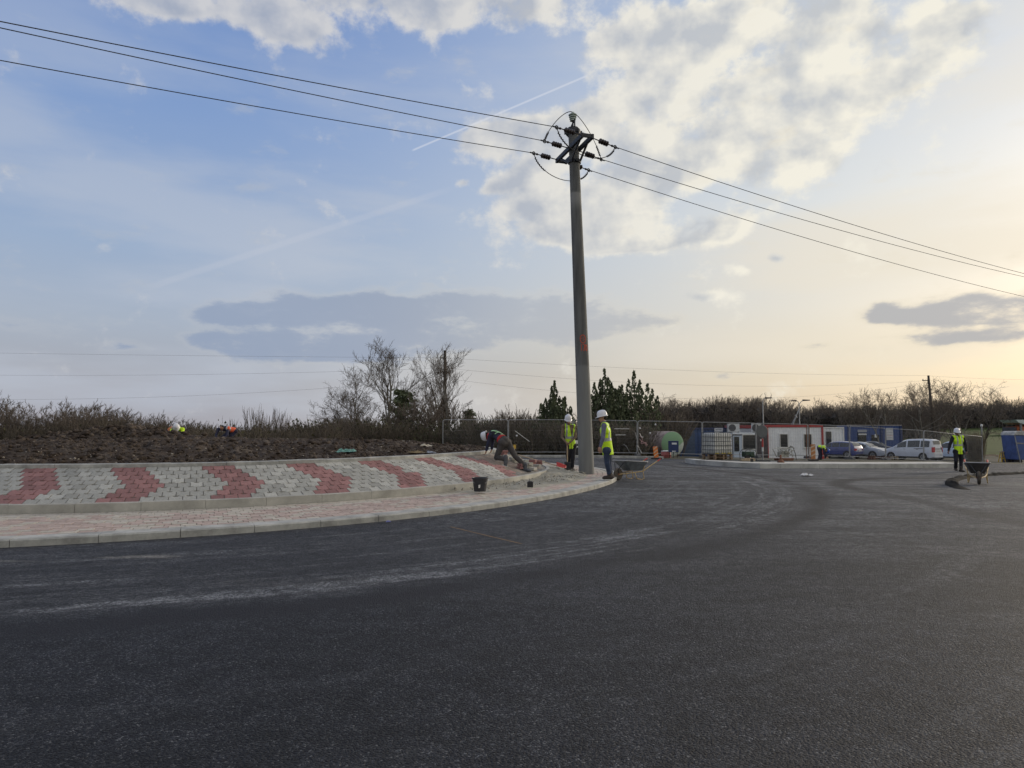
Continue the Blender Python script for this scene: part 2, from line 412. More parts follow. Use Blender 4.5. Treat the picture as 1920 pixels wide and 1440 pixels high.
# ---- asphalt
CX, CY = -10.0, 22.4
def asphalt_mat():
    m = bpy.data.materials.new("asphalt"); m.use_nodes = True
    nt = m.node_tree; N, L = nt.nodes, nt.links; b = N['Principled BSDF']
    def mth(op, a, c=None, d=None, clamp=False):
        n = N.new('ShaderNodeMath'); n.operation = op; n.use_clamp = clamp
        for i, v in enumerate((a, c, d)):
            if v is None: continue
            if isinstance(v, (int, float)): n.inputs[i].default_value = v
            else: L.new(v, n.inputs[i])
        return n.outputs[0]
    def smooth(x, a, c):
        n = N.new('ShaderNodeMapRange'); n.interpolation_type = 'SMOOTHSTEP'
        L.new(x, n.inputs[0]); n.inputs[1].default_value = a; n.inputs[2].default_value = c; return n.outputs[0]
    def noise(vec, sc, det=6, ro=.6, out=0):
        n = N.new('ShaderNodeTexNoise'); L.new(vec, n.inputs['Vector']); n.inputs['Scale'].default_value = sc; n.inputs['Detail'].default_value = det; n.inputs['Roughness'].default_value = ro
        return n.outputs[out]
    def mix(f, a, c, bt='MIX'):
        n = N.new('ShaderNodeMix'); n.data_type = 'RGBA'; n.blend_type = bt
        for s, v in ((n.inputs[0], f), (n.inputs[6], a), (n.inputs[7], c)):
            if isinstance(v, (int, float)): s.default_value = v
            elif isinstance(v, tuple): s.default_value = v
            else: L.new(v, s)
        return n.outputs[2]
    tc = N.new('ShaderNodeTexCoord'); P = tc.outputs['Object']
    sp = N.new('ShaderNodeSeparateXYZ'); L.new(P, sp.inputs[0])
    dx, dy = mth('SUBTRACT', sp.outputs[0], CX), mth('SUBTRACT', sp.outputs[1], CY)
    r = mth('SQRT', mth('ADD', mth('MULTIPLY', dx, dx), mth('MULTIPLY', dy, dy)))
    th = mth('ARCTAN2', dy, dx)
    cb = N.new('ShaderNodeCombineXYZ'); L.new(mth('MULTIPLY', th, 3.0), cb.inputs[0]); L.new(mth('MULTIPLY', r, 2.6), cb.inputs[1])
    PR = cb.outputs[0]                                   # polar: streaks follow the lane
    wob = mth('MULTIPLY', mth('SUBTRACT', noise(P, .35, 3), .5), 1.1)
    rw = mth('ADD', r, wob)
    lane = mth('SUBTRACT', smooth(rw, 18.0, 17.5), 0.0)           # 1 on the older, dusty ring lane
    # dust streaks on the ring lane
    st = mth('MULTIPLY', smooth(noise(PR, 1.1, 8, .68), .42, .70), smooth(noise(P, 1.3, 5, .7), .30, .60))
    rim = mth('MULTIPLY', smooth(rw, 15.6, 16.9), smooth(rw, 18.0, 17.5))
    patch = smooth(noise(P, .55, 5, .6), .45, .75)
    d1 = mth('MULTIPLY', lane, mth('ADD', mth('ADD', mth('MULTIPLY', st, .75), .16), mth('MULTIPLY', mth('MULTIPLY', rim, st), .85)))
    d1 = mth('ADD', d1, mth('MULTIPLY', mth('MULTIPLY', lane, patch), .30))
    # general dust grows with distance along the tracks to the site
    far = smooth(sp.outputs[1], 4.5, 17.0)
    rt = smooth(sp.outputs[0], -3.0, 9.0)
    sv = N.new('ShaderNodeVectorMath'); sv.operation = 'MULTIPLY'; L.new(P, sv.inputs[0]); sv.inputs[1].default_value = (.22, .8, 1)
    trk = smooth(noise(sv.outputs[0], 1.2, 6, .6), .40, .70)
    d2 = mth('MULTIPLY', mth('ADD', mth('MULTIPLY', far, .85), mth('MULTIPLY', rt, .55)), mth('ADD', mth('MULTIPLY', trk, .75), .25))
    lines = mth('MAXIMUM', smooth(mth('ABSOLUTE', mth('SUBTRACT', rw, 17.55)), .16, .02), mth('MULTIPLY', smooth(mth('ABSOLUTE', mth('SUBTRACT', rw, 16.9)), .2, .02), .8))
    lines = mth('MULTIPLY', lines, smooth(noise(PR, 2.2, 8, .75), .42, .66))
    outer = mth('MULTIPLY', mth('MULTIPLY', smooth(noise(PR, .55, 7, .66), .44, .66), smooth(rw, 18.4, 20.0)), mth('ADD', mth('MULTIPLY', rt, .75), .12))
    d1 = mth('ADD', d1, mth('MULTIPLY', lines, .55))
    dust = mth('MAXIMUM', mth('MAXIMUM', d1, d2), outer)
    # second approach curve of the tyres by the far kerb: darker scrubbed arcs
    def arc(cx, cy, rad, wid, soft=1.0):
        ax, ay = mth('SUBTRACT', sp.outputs[0], cx), mth('SUBTRACT', sp.outputs[1], cy)
        q = mth('SQRT', mth('ADD', mth('MULTIPLY', ax, ax), mth('MULTIPLY', ay, ay)))
        q = mth('ADD', q, mth('MULTIPLY', wob, .25))
        return mth('MULTIPLY', smooth(mth('ABSOLUTE', mth('SUBTRACT', q, rad)), wid, wid * .2), soft)
    seam = mth('MULTIPLY', smooth(mth('ABSOLUTE', mth('SUBTRACT', rw, 18.1)), .42, .04), mth('ADD', mth('MULTIPLY', smooth(noise(P, .6, 4), .35, .6), .6), .4))
    track = mth('MULTIPLY', mth('MULTIPLY', smooth(mth('ABSOLUTE', mth('SUBTRACT', mth('ADD', sp.outputs[0], mth('MULTIPLY', wob, .5)), 8.8)), .55, .1), smooth(sp.outputs[1], 18.6, 17.6)), smooth(sp.outputs[1], 8.0, 13.0))
    dark = mth('MAXIMUM', mth('MAXIMUM', seam, mth('MULTIPLY', track, .7)), mth('MULTIPLY', mth('MULTIPLY', arc(14.8, 18.0, 6.0, .5), smooth(sp.outputs[0], 17, 12)), smooth(sp.outputs[1], 17.4, 18.4)))
    # aggregate
    vo = N.new('ShaderNodeTexVoronoi'); L.new(P, vo.inputs['Vector']); vo.inputs['Scale'].default_value = 150
    vo2 = N.new('ShaderNodeTexVoronoi'); L.new(P, vo2.inputs['Vector']); vo2.inputs['Scale'].default_value = 70
    sc2 = N.new('ShaderNodeSeparateColor'); L.new(vo2.outputs['Color'], sc2.inputs[0])
    sc1 = N.new('ShaderNodeSeparateColor'); L.new(vo.outputs['Color'], sc1.inputs[0])
    stone = mth('ADD', mth('MULTIPLY', sc1.outputs[0], .55), mth('MULTIPLY', sc2.outputs[1], .45))
    cr = N.new('ShaderNodeValToRGB'); L.new(stone, cr.inputs[0])
    e = cr.color_ramp.elements; e[0].position = .2; e[0].color = (.004, .004, .006, 1); e[1].position = .93; e[1].color = (.145, .15, .155, 1)
    x = e.new(.58); x.color = (.014, .016, .022, 1)
    x = e.new(.80); x.color = (.040, .041, .045, 1)
    base = cr.outputs[0]
    pv = N.new('ShaderNodeMapRange'); L.new(noise(P, .22, 4, .6), pv.inputs[0]); pv.inputs[1].default_value = .35; pv.inputs[2].default_value = .65; pv.inputs[3].default_value = .6; pv.inputs[4].default_value = 1.25
    pc = N.new('ShaderNodeCombineColor'); [L.new(pv.outputs[0], pc.inputs[k]) for k in range(3)]
    base = mix(1.0, base, pc.outputs[0], 'MULTIPLY')
    pv2 = N.new('ShaderNodeMapRange'); L.new(noise(P, 4.0, 7, .75), pv2.inputs[0]); pv2.inputs[1].default_value = .35; pv2.inputs[2].default_value = .65; pv2.inputs[3].default_value = .55; pv2.inputs[4].default_value = 1.55
    pc2 = N.new('ShaderNodeCombineColor'); [L.new(pv2.outputs[0], pc2.inputs[k]) for k in range(3)]
    base = mix(1.0, base, pc2.outputs[0], 'MULTIPLY')
    fine = mth('MULTIPLY', smooth(noise(P, 30, 5, .8), .42, .60), smooth(noise(P, 6.5, 6, .8), .36, .62))
    dustf = mth('MULTIPLY', mth('MULTIPLY', dust, mth('ADD', mth('MULTIPLY', fine, 1.3), .12)), .8, clamp=True)
    colr = mix(dustf, base, (.235, .243, .258, 1))
    colr = mix(mth('MULTIPLY', dark, .92), colr, (.014, .014, .018, 1))
    # pale spilled sand near the left kerb and at the far right berm
    def spot(cx, cy, rx, ry):
        ax, ay = mth('DIVIDE', mth('SUBTRACT', sp.outputs[0], cx), rx), mth('DIVIDE', mth('SUBTRACT', sp.outputs[1], cy), ry)
        return smooth(mth('ADD', mth('ADD', mth('MULTIPLY', ax, ax), mth('MULTIPLY', ay, ay)), mth('MULTIPLY', mth('SUBTRACT', noise(sv.outputs[0], 5.0, 8, .8), .5), 6.0)), 1.0, -.6)
    sand = mth('MAXIMUM', mth('MAXIMUM', spot(-4.35, 8.6, .6, .16), spot(-6.1, 8.3, .9, .12)), mth('MULTIPLY', spot(16.5, 21.0, 3.2, 2.0), .55))
    sand = mth('MAXIMUM', sand, mth('MULTIPLY', spot(-2.2, 7.2, 1.0, .3), .1))
    colr = mix(mth('MULTIPLY', mth('MULTIPLY', sand, mth('ADD', fine, .45)), .72, clamp=True), colr, (.36, .34, .30, 1))
    L.new(colr, b.inputs['Base Color'])
    b.inputs['Roughness'].default_value = .75; b.inputs['Specular IOR Level'].default_value = .25
    hb = mth('ADD', mth('MULTIPLY', mth('SUBTRACT', 1.0, vo.outputs['Distance']), .5), mth('MULTIPLY', mth('SUBTRACT', 1.0, vo2.outputs['Distance']), .9))
    bp = N.new('ShaderNodeBump'); bp.inputs['Strength'].default_value = .75; bp.inputs['Distance'].default_value = .012; L.new(hb, bp.inputs['Height'])
    L.new(bp.outputs[0], b.inputs['Normal'])
    return m
def road_edge(x):   # far edge of the carriageway
    return 37.6 if x < 12 else 37.6 + (x - 12) * .12
ys = np.concatenate([np.linspace(-14, 4, 10), np.linspace(5, 36, 63)])
xs = np.concatenate([np.linspace(-60, -14, 12), np.linspace(-13, 34, 95), np.linspace(36, 70, 12)])
X, Y = np.meshgrid(xs, np.concatenate([ys, [36.8, 37.6]]))
YS = Y.copy()
for j in range(X.shape[1]):
    k = road_edge(X[0, j]) / 37.6
    YS[:, j] = np.where(Y[:, j] > 20, 20 + (Y[:, j] - 20) * (road_edge(X[0, j]) - 20) / 17.6, Y[:, j])
Z = np.array([[g0(x, y) for x, y in zip(a, c)] for a, c in zip(X, YS)])
i = np.arange(X.size).reshape(X.shape)
F = np.stack([i[:-1, :-1], i[:-1, 1:], i[1:, 1:], i[1:, :-1]], -1).reshape(-1, 4)
road = put('road', np_mesh('road', np.stack([X, YS, Z], -1).reshape(-1, 3), F, asphalt_mat(), True)); tag(road, kind='structure')

# ---- the roundabout island, radii fitted by bearing
def hit(px, py, dz=0.0):
    r = ray(px, py); t = 8.0
    for _ in range(80): t += .6 * ((g0(r.x * t, r.y * t) + dz - CAM_H) / r.z - t)
    return r.x * t, r.y * t
def fitR(pts, dz, deg=2):
    q = [hit(*p, dz) for p in pts]
    th = np.array([atan2(y - CY, x - CX) for x, y in q]); r = np.array([hypot(x - CX, y - CY) for x, y in q])
    c = np.polyfit(th, r, deg); lo, hi = th.min(), th.max()
    return lambda t: float(np.polyval(c, min(max(t, lo - .1), hi + .1)))
Ro = fitR([(0, 1022), (200, 1018), (400, 1008), (600, 992), (800, 968), (1000, 940), (1100, 918), (1150, 905), (1163, 893)], 0.0)
Ri = fitR([(0, 966), (300, 957), (440, 950), (820, 925.6), (887, 919), (970, 905), (1027, 884)], .13)
Ru = lambda t: Ri(t) - 1.62
T0, T1 = radians(-150), radians(60)
def pol(t, r, dz):
    x, y = CX + r * cos(t), CY + r * sin(t)
    return (x, y, g0(x, y) + dz)
def ring(name, m, prof, t0=T0, t1=T1, n=260, parent=None, smooth=40):
    "sweep a profile [(radius function, dz)] round the island"
    mb = MB(); k = len(prof)
    for i in range(n + 1):
        t = t0 + (t1 - t0) * i / n
        mb.v += [pol(t, f(t), dz) for f, dz in prof]
    for i in range(n):
        for j in range(k - 1):
            a = i * k + j; mb.f.append((a, a + k, a + k + 1, a + 1)); mb.m.append(0)
    return mb.build(name, m, parent, smooth)
SL_IN, SL_UP = .27, .77       # height of the slope at its foot and at its head
concrete = mat('kerb_concrete', (.37, .37, .345), .85, var=.32, vscale=3.0, bump=.25, bscale=60)
concrete_w = mat('kerb_concrete_pale', (.40, .39, .35), .85, var=.2, vscale=2.5, bump=.25, bscale=60)
mortar = mat('joint_sand', (.17, .16, .145), .95, var=.35, vscale=8, bump=.4, bscale=30)

def kerb_stones(name, fin, fout, z0, z1, m, length=1.0, gap=.006, t0=T0, t1=T1, top_in=None, cham=.02):
    mb = MB(); t = t0; rng = random.Random(5)
    while t < t1:
        R = fout(t); dt = length / R
        if t + dt > t1: dt = t1 - t
        ta, tb = t + gap / R / 2, t + dt - gap / R / 2
        if tb - ta < .004: break
        jz = rng.uniform(-.004, .004); jr = rng.uniform(-.004, .004)
        n = 4; o = len(mb.v); K = 5
        for i in range(n + 1):
            a = ta + (tb - ta) * i / n
            ri, ro = fin(a) + jr, fout(a) + jr
            zt = z1 + jz; zi = (top_in if top_in is not None else z1) + jz
            mb.v += [pol(a, ri, z0), pol(a, ri, zi), pol(a, ro - cham, zt), pol(a, ro, zt - cham), pol(a, ro, z0)]
        for i in range(n):
            for j in range(K - 1):
                q = o + i * K + j; mb.f.append((q, q + 1, q + K + 1, q + K)); mb.m.append(0)
        mb.f.append(tuple(o + j for j in range(K))); mb.m.append(0)
        mb.f.append(tuple(o + n * K + j for j in range(K - 1, -1, -1))); mb.m.append(0)
        t += dt
    return tag(mb.build(name, m, smooth=30), kind='structure')
kerb_stones('kerb', lambda t: Ro(t) - .3, Ro, -.15, .105, concrete, 1.0, .008, top_in=.112)
kerb_stones('kerb', lambda t: Ri(t) - .10, Ri, 0.0, SL_IN + .02, concrete_w, 1.0, .005, cham=.01)
kerb_stones('kerb', lambda t: Ru(t) - .2, Ru, .2, SL_UP + .075, concrete, 1.0, .006, cham=.01)
AP_IN, AP_OUT = .135, .108
b1 = ring('pavement_bed', mortar, [(lambda t: Ri(t), AP_IN - .012), (lambda t: Ro(t) - .3, AP_OUT - .012)]); tag(b1, kind='structure')
b2 = ring('slope_bed', mortar, [(lambda t: Ru(t), SL_UP - .012), (lambda t: Ri(t) - .1, SL_IN - .004)]); tag(b2, kind='structure')

# pavers of the slope: interlocking shape, chevrons of red on grey
def vmat(name, base, k):
    return [mat(f'{name}_{i}', tuple(c * s for c in base), .9, var=.16, vscale=25, bump=.2, bscale=120) for i, s in enumerate(k)]
GREY = vmat('grey_paver', (.35, .345, .31), (.86, 1.0, 1.12, 1.28))
RED = vmat('red_paver', (.275, .14, .13), (.85, 1.0, 1.2))
rng = random.Random(11)
mb = MB(); ROWS = 8; PER = 8
R_ref = 10.2; NP_ = int(round(2 * pi * R_ref / .212)); dth = 2 * pi / NP_
shift = [0.0, .5, 1.0, 1.5, 2.0, 1.5, 1.0, .5]          # chevron by row, from the head down
LAID_END = radians(-24)
for row in range(ROWS):
    off = .5 * (row % 2) * 0
    s0, s1 = row / ROWS, (row + 1) / ROWS
    for k in range(NP_):
        tm = -pi + (k + .5 * (row % 2)) * dth
        if tm < T0 or tm > LAID_END + radians(4) * (1 - abs(row - 4) / 4) - radians(1.2) * (row % 2): continue
        ph = (k + .5 * (row % 2) - shift[row] - 1.0) % PER
        red = ph < 2.9
        if rng.random() < .006: red = not red
        mi = (4 + rng.choice([0, 1, 1, 2])) if red else rng.choice([0, 1, 1, 1, 2, 2, 3] if rng.random() < .8 else [3, 2])
        gp = .03
        lift = rng.uniform(-.003, .004)
        # I-shaped outline in (along, across) cell units
        a = .5 - gp; w = .5 - gp * .9; nk = .17
        outl = [(-a, -w - .0), (-a * .55, -w + nk * .0), (-a * .3, -w + nk), (a * .3, -w + nk), (a * .55, -w), (a, -w),
                (a, w), (a * .55, w), (a * .3, w + nk), (-a * .3, w + nk), (-a * .55, w), (-a, w)]
        pts = []
        for (u, v) in outl:
            t = tm + u * dth
            s = s0 + (s1 - s0) * (v + .5 - nk * .5)
            s = min(.997, max(.003, s))
            ru, ri = Ru(t), Ri(t) - .1
            x, y = CX + (ru + (ri - ru) * s) * cos(t), CY + (ru + (ri - ru) * s) * sin(t)
            pts.append(Vector((x, y, g0(x, y) + SL_UP + (SL_IN - SL_UP) * s + lift)))
        n = len(pts)
        vs = [p + Vector((0, 0, .008)) for p in pts] + [p - Vector((0, 0, .03)) for p in pts]
        fs = [tuple(range(n))] + [(i, (i + 1) % n, (i + 1) % n + n, i + n) for i in range(n)]
        mb.add(vs, fs, mi)
sp_ = mb.build('paved_slope', GREY + RED); tag(sp_, kind='structure')

# pavers of the walkway: small pink and cream blocks
PINK = vmat('pink_paver', (.44, .345, .30), (.9, 1.0, 1.08)) + vmat('cream_paver', (.47, .43, .365), (.93, 1.0, 1.06))
mb = MB(); r = 0
NR = 12
for row in range(NR):
    R_ref = 12.0; NP2 = int(2 * pi * R_ref / .205); dt = 2 * pi / NP2
    s0, s1 = row / NR, (row + 1) / NR
    for k in range(NP2):
        tm = -pi + (k + .5 * (row % 2) + .12 * sin(row * 2.1)) * dt
        if tm < T0 or tm > T1: continue
        worn = mnoise.noise(Vector((tm * 5, s0 * 1.2, 3))) + .35 * mnoise.noise(Vector((tm * 20, s0 * 5, 9)))
        edge_c = ss(.30, .0, s0) * .75 + ss(.75, 1.0, s0) * .15
        pal = [3, 4, 5] if rng.random() < .42 + edge_c + worn * .6 else [0, 1, 2]
        mi = rng.choice(pal)
        lift = rng.uniform(-.002, .003)
        pts = []
        for (u, v) in ((-.47, .05), (.47, .05), (.47, .95), (-.47, .95)):
            t = tm + u * dt; s = s0 + (s1 - s0) * v
            a_, b_ = Ri(t) + .01, Ro(t) - .31
            x, y = CX + (a_ + (b_ - a_) * s) * cos(t), CY + (a_ + (b_ - a_) * s) * sin(t)
            pts.append(Vector((x, y, g0(x, y) + AP_IN + (AP_OUT - AP_IN) * s + lift)))
        vs = pts + [p - Vector((0, 0, .02)) for p in pts]
        mb.add(vs, [(0, 1, 2, 3), (0, 4, 5, 1), (1, 5, 6, 2), (2, 6, 7, 3), (3, 7, 4, 0)], mi)
pv_ = mb.build('pavement', PINK); tag(pv_, kind='structure')

# ---- soil mound on top of the island
def soil_mat(name, dark, mid, pale, bump=1.0):
    m = bpy.data.materials.new(name); m.use_nodes = True
    nt = m.node_tree; N, L = nt.nodes, nt.links; b = N['Principled BSDF']; b.inputs['Roughness'].default_value = .97; b.inputs['Specular IOR Level'].default_value = .15
    tc = N.new('ShaderNodeTexCoord')
    n1 = N.new('ShaderNodeTexNoise'); L.new(tc.outputs['Object'], n1.inputs['Vector']); n1.inputs['Scale'].default_value = 2.2; n1.inputs['Detail'].default_value = 12; n1.inputs['Roughness'].default_value = .78
    cr = N.new('ShaderNodeValToRGB'); L.new(n1.outputs[0], cr.inputs[0]); e = cr.color_ramp.elements
    e[0].position = .36; e[0].color = (*dark, 1); e[1].position = .68; e[1].color = (*pale, 1); q = e.new(.52); q.color = (*mid, 1)
    L.new(cr.outputs[0], b.inputs['Base Color'])
    n2 = N.new('ShaderNodeTexNoise'); L.new(tc.outputs['Object'], n2.inputs['Vector']); n2.inputs['Scale'].default_value = 16; n2.inputs['Detail'].default_value = 8; n2.inputs['Roughness'].default_value = .7
    bp = N.new('ShaderNodeBump'); bp.inputs['Strength'].default_value = bump; bp.inputs['Distance'].default_value = .06; L.new(n2.outputs[0], bp.inputs['Height']); L.new(bp.outputs[0], b.inputs['Normal'])
    return m
SOIL = soil_mat('brown_soil', (.028, .021, .017), (.085, .066, .053), (.20, .17, .14))
def mound_h(x, y, rough=True):
    r = hypot(x - CX, y - CY); t = atan2(y - CY, x - CX)
    R = Ru(t) - .18
    z = g0(x, y) + SL_UP + .0 + .04 + .24 * ss(0, 4.5, R - r)
    z += .42 * math.exp(-(((x + 13.4) / 2.0) ** 2 + ((y - 25.3) / 1.3) ** 2)) + .2 * math.exp(-(((x + 16.5) / 1.6) ** 2 + ((y - 25.0) / 1.2) ** 2))
    if rough:
        e = ss(0, .5, R - r)
        v = Vector((x, y, 0))
        z += e * (.07 * mnoise.noise(v * .7) + .09 * mnoise.noise(v * 2.1) + .10 * abs(mnoise.noise(v * 4.3 + Vector((5, 5, 5)))) + .05 * mnoise.noise(v * 9.0))
    return z
V, F = [], []
nr, nt_ = 105, 620
for j in range(nt_):
    t = -pi + 2 * pi * j / nt_
    for i in range(nr):
        s = i / (nr - 1)
        r = (Ru(t) - .19) * (1 - s ** 1.25) if True else 0
        x, y = CX + r * cos(t), CY + r * sin(t)
        V.append((x, y, mound_h(x, y) - (.02 if i == 0 else 0)))
for j in range(nt_):
    for i in range(nr - 1):
        a, c = j * nr + i, ((j + 1) % nt_) * nr + i
        F.append((a, c, c + 1, a + 1))
so = put('soil_mound', np_mesh('soil_mound', V, F, SOIL, True)); tag(so, kind='structure')
# loose clods
rs = np.random.RandomState(3)
def clods(name, spots, m, n, kind='stuff'):
    ico = [(0, 0, 1), (.89, 0, .45), (.28, .85, .45), (-.72, .53, .45), (-.72, -.53, .45), (.28, -.85, .45), (.72, .53, -.45), (-.28, .85, -.45), (-.89, 0, -.45), (-.28, -.85, -.45), (.72, -.53, -.45), (0, 0, -1)]
    fc = [(0, 1, 2), (0, 2, 3), (0, 3, 4), (0, 4, 5), (0, 5, 1), (1, 6, 2), (2, 7, 3), (3, 8, 4), (4, 9, 5), (5, 10, 1), (1, 10, 6), (2, 6, 7), (3, 7, 8), (4, 8, 9), (5, 9, 10), (11, 7, 6), (11, 8, 7), (11, 9, 8), (11, 10, 9), (11, 6, 10)]
    base = np.array(ico); fc = np.array(fc); VV, FF = [], []
    for k, (x, y, z, s) in enumerate(spots):
        v = base * (1 + rs.uniform(-.35, .35, (12, 1))) * s * rs.uniform(.6, 1.3, (1, 3)) * np.array([[1, 1, .7]])
        a = rs.uniform(0, 6.28); c_, s_ = cos(a), sin(a)
        v = v @ np.array([[c_, -s_, 0], [s_, c_, 0], [0, 0, 1]]) + np.array([x, y, z])
        VV.append(v); FF.append(fc + 12 * k)
    return tag(put(name, np_mesh(name, np.concatenate(VV), np.concatenate(FF), m)), kind=kind)
sp = []
for k in range(6500):
    t = rs.uniform(-2.4, .6); R = Ru(t) - .25; r = R * sqrt(rs.uniform(.02, 1)) if k % 3 else R - abs(rs.normal(0, 1.6))
    x, y = CX + r * cos(t), CY + r * sin(t)
    if r < .2: continue
    s = min(.12, .012 + abs(rs.normal(0, .022)) + (.05 * rs.rand() if rs.rand() < .06 else 0))
    sp.append((x, y, mound_h(x, y) + s * .25, s))
for k in range(500):
    x, y = rs.normal(-14.4, 1.5), rs.normal(25.0, .9)
    s = rs.uniform(.04, .14); sp.append((x, y, mound_h(x, y) + s * .3, s))
clods('soil_clods', sp, SOIL, 0)
PALE = mat('pale_clod', (.30, .27, .23), .95, var=.3, vscale=9)
sp = []
for k in range(420):
    t = rs.uniform(-2.2, .2); R = Ru(t) - .28; r = R - abs(rs.normal(0, 2.4))
    if r < .5: continue
    x, y = CX + r * cos(t), CY + r * sin(t); s = rs.uniform(.008, .026)
    sp.append((x, y, mound_h(x, y) + s * .5, s))
clods('pebbles', sp, PALE, 0)

# ---- sand spread over the unfinished walkway near the pole, rubble on the unpaved end of the slope
SAND = soil_mat('mortar_sand', (.26, .245, .20), (.37, .35, .29), (.48, .455, .385), .5)
def sand_h(t, s):
    "thickness over the walkway at bearing t, s = 0 at the inner kerb, 1 at the outer"
    k = ss(radians(-47), radians(-30), t) * ss(radians(26), radians(14), t)
    lim = .35 + .35 * ss(radians(-45), radians(-24), t) - .25 * ss(radians(-8), radians(4), t)
    e = ss(lim + .14, lim - .22, s + .10 * mnoise.noise(Vector((t * 9, s * 2, 1))))
    return k * e
V, F = [], []
na, nb = 260, 60
for i in range(na):
    t = radians(-50) + radians(82) * i / (na - 1)
    for j in range(nb):
        s = j / (nb - 1)
        a_, b_ = Ri(t) + .005, Ro(t) - .31
        r = a_ + (b_ - a_) * s; x, y = CX + r * cos(t), CY + r * sin(t)
        h = sand_h(t, s); nn = mnoise.noise(Vector((x * 1.6, y * 1.6, 0))) * .06 + mnoise.noise(Vector((x * 6, y * 6, 3))) * .03 + mnoise.noise(Vector((x * 15, y * 15, 3))) * .012
        bump_ = .10 * math.exp(-((x - .9) ** 2 / .8 + (y - 20.6) ** 2 / 1.6))
        V.append((x, y, g0(x, y) + AP_IN + (AP_OUT - AP_IN) * s - .022 + h * (.055 + nn + bump_)))
for i in range(na - 1):
    for j in range(nb - 1):
        a = i * nb + j; F.append((a, a + nb, a + nb + 1, a + 1))
tag(put('sand', np_mesh('sand', V, F, SAND, True)), kind='structure')
sp = []
for k in range(520):
    t = radians(rs.uniform(-42, 12)); s = rs.uniform(0, .75)
    if sand_h(t, s) < .4: continue
    a_, b_ = Ri(t), Ro(t) - .31; r = a_ + (b_ - a_) * s; x, y = CX + r * cos(t), CY + r * sin(t)
    z = rs.uniform(.008, .03); sp.append((x, y, g0(x, y) + AP_IN + .05 + z * .4, z))
clods('gravel', sp, mat('gravel_stone', (.30, .285, .24), .95, var=.3, vscale=12), 0)
V, F = [], []                                             # bare bedding on the slope end
na, nb = 150, 40
for i in range(na):
    t = LAID_END - radians(1) + radians(60) * i / (na - 1)
    for j in range(nb):
        s = j / (nb - 1); ru, ri = Ru(t), Ri(t) - .1
        r = ru + (ri - ru) * s; x, y = CX + r * cos(t), CY + r * sin(t)
        nn = .5 + .5 * mnoise.noise(Vector((x * 2.2, y * 2.2, 7))) + .3 * mnoise.noise(Vector((x * 8, y * 8, 7)))
        k = ss(radians(-26), radians(-19), t)
        V.append((x, y, g0(x, y) + SL_UP + (SL_IN - SL_UP) * s - .02 + k * nn * .07 * (1 - abs(s - .5) * 1.6)))
for i in range(na - 1):
    for j in range(nb - 1):
        a = i * nb + j; F.append((a, a + nb, a + nb + 1, a + 1))
tag(put('mortar_bed', np_mesh('mortar_bed', V, F, soil_mat('slope_mortar', (.16, .13, .11), (.30, .25, .21), (.44, .40, .35), .7), True)), kind='structure')

# ---- far kerbed platform on the right, and the verge kerb beyond the road
def strip_kerb(name, pts, w, h, m, z0=-.2, seg=1.0):
    "kerb stones along a polyline of (x, y); top at ground + h, w wide to the left of travel"
    mb = MB()
    P = [Vector((x, y, 0)) for x, y in pts]
    for a, b in zip(P[:-1], P[1:]):
        n = max(1, int(round((b - a).length / seg))); d = (b - a).normalized(); lft = Vector((-d.y, d.x, 0))
        for k in range(n):
            p, q = a.lerp(b, k / n) + d * .004, a.lerp(b, (k + 1) / n) - d * .004
            vs = []
            for c in (p, q, q + lft * w, p + lft * w):
                z = g0(c.x, c.y); vs += [(c.x, c.y, z + z0), (c.x, c.y, z + h)]
            mb.add(vs, [(0, 2, 3, 1), (2, 4, 5, 3), (4, 6, 7, 5), (6, 0, 1, 7), (1, 3, 5, 7)])
    return tag(mb.build(name, m, bevel=.012), kind='structure')
Kl, Kc, Kr = hit(1306, 871), hit(1425, 878.5), hit(1815, 877)
kp = [(Kl[0] - .1, Kl[1] + 1.6), Kl, (Kl[0] * .6 + Kc[0] * .4, Kl[1] * .6 + Kc[1] * .4 - .4), Kc, (Kc[0] * .5 + Kr[0] * .5, Kc[1] * .5 + Kr[1] * .5 - .3), Kr, (Kr[0] + .8, Kr[1] + .5), (Kr[0] + 1.0, Kr[1] + 1.4)]
strip_kerb('kerb', kp, .45, .2, mat('platform_concrete', (.42, .42, .40), .85, var=.3, vscale=1.2, bump=.2, bscale=50))
mb = MB()
back = [(x + .1, y + 2.2) for x, y in kp[2:6]]
poly = [kp[1]] + kp[2:6] + [(kp[6][0] - .2, kp[6][1] + 1.6)] + back[::-1] + [(Kl[0], Kl[1] + 2)]
for a, b, c, d in zip(kp[1:5], kp[2:6], [(x, y + 2.1) for x, y in kp[2:6]], [(x, y + 2.1) for x, y in kp[1:5]]):
    mb.add([(x, y, g0(x, y) + .185) for x, y in (a, b, c, d)] + [(x, y, g0(x, y) - .1) for x, y in (a, b, c, d)], [(0, 1, 2, 3), (3, 2, 6, 7)])
tag(mb.build('platform', mat('platform_top', (.48, .47, .43), .9, var=.15, vscale=2)), kind='structure')
strip_kerb('kerb', [(x, road_edge(x)) for x in (-24, -12, 0, 8)] , .25, .12, concrete)
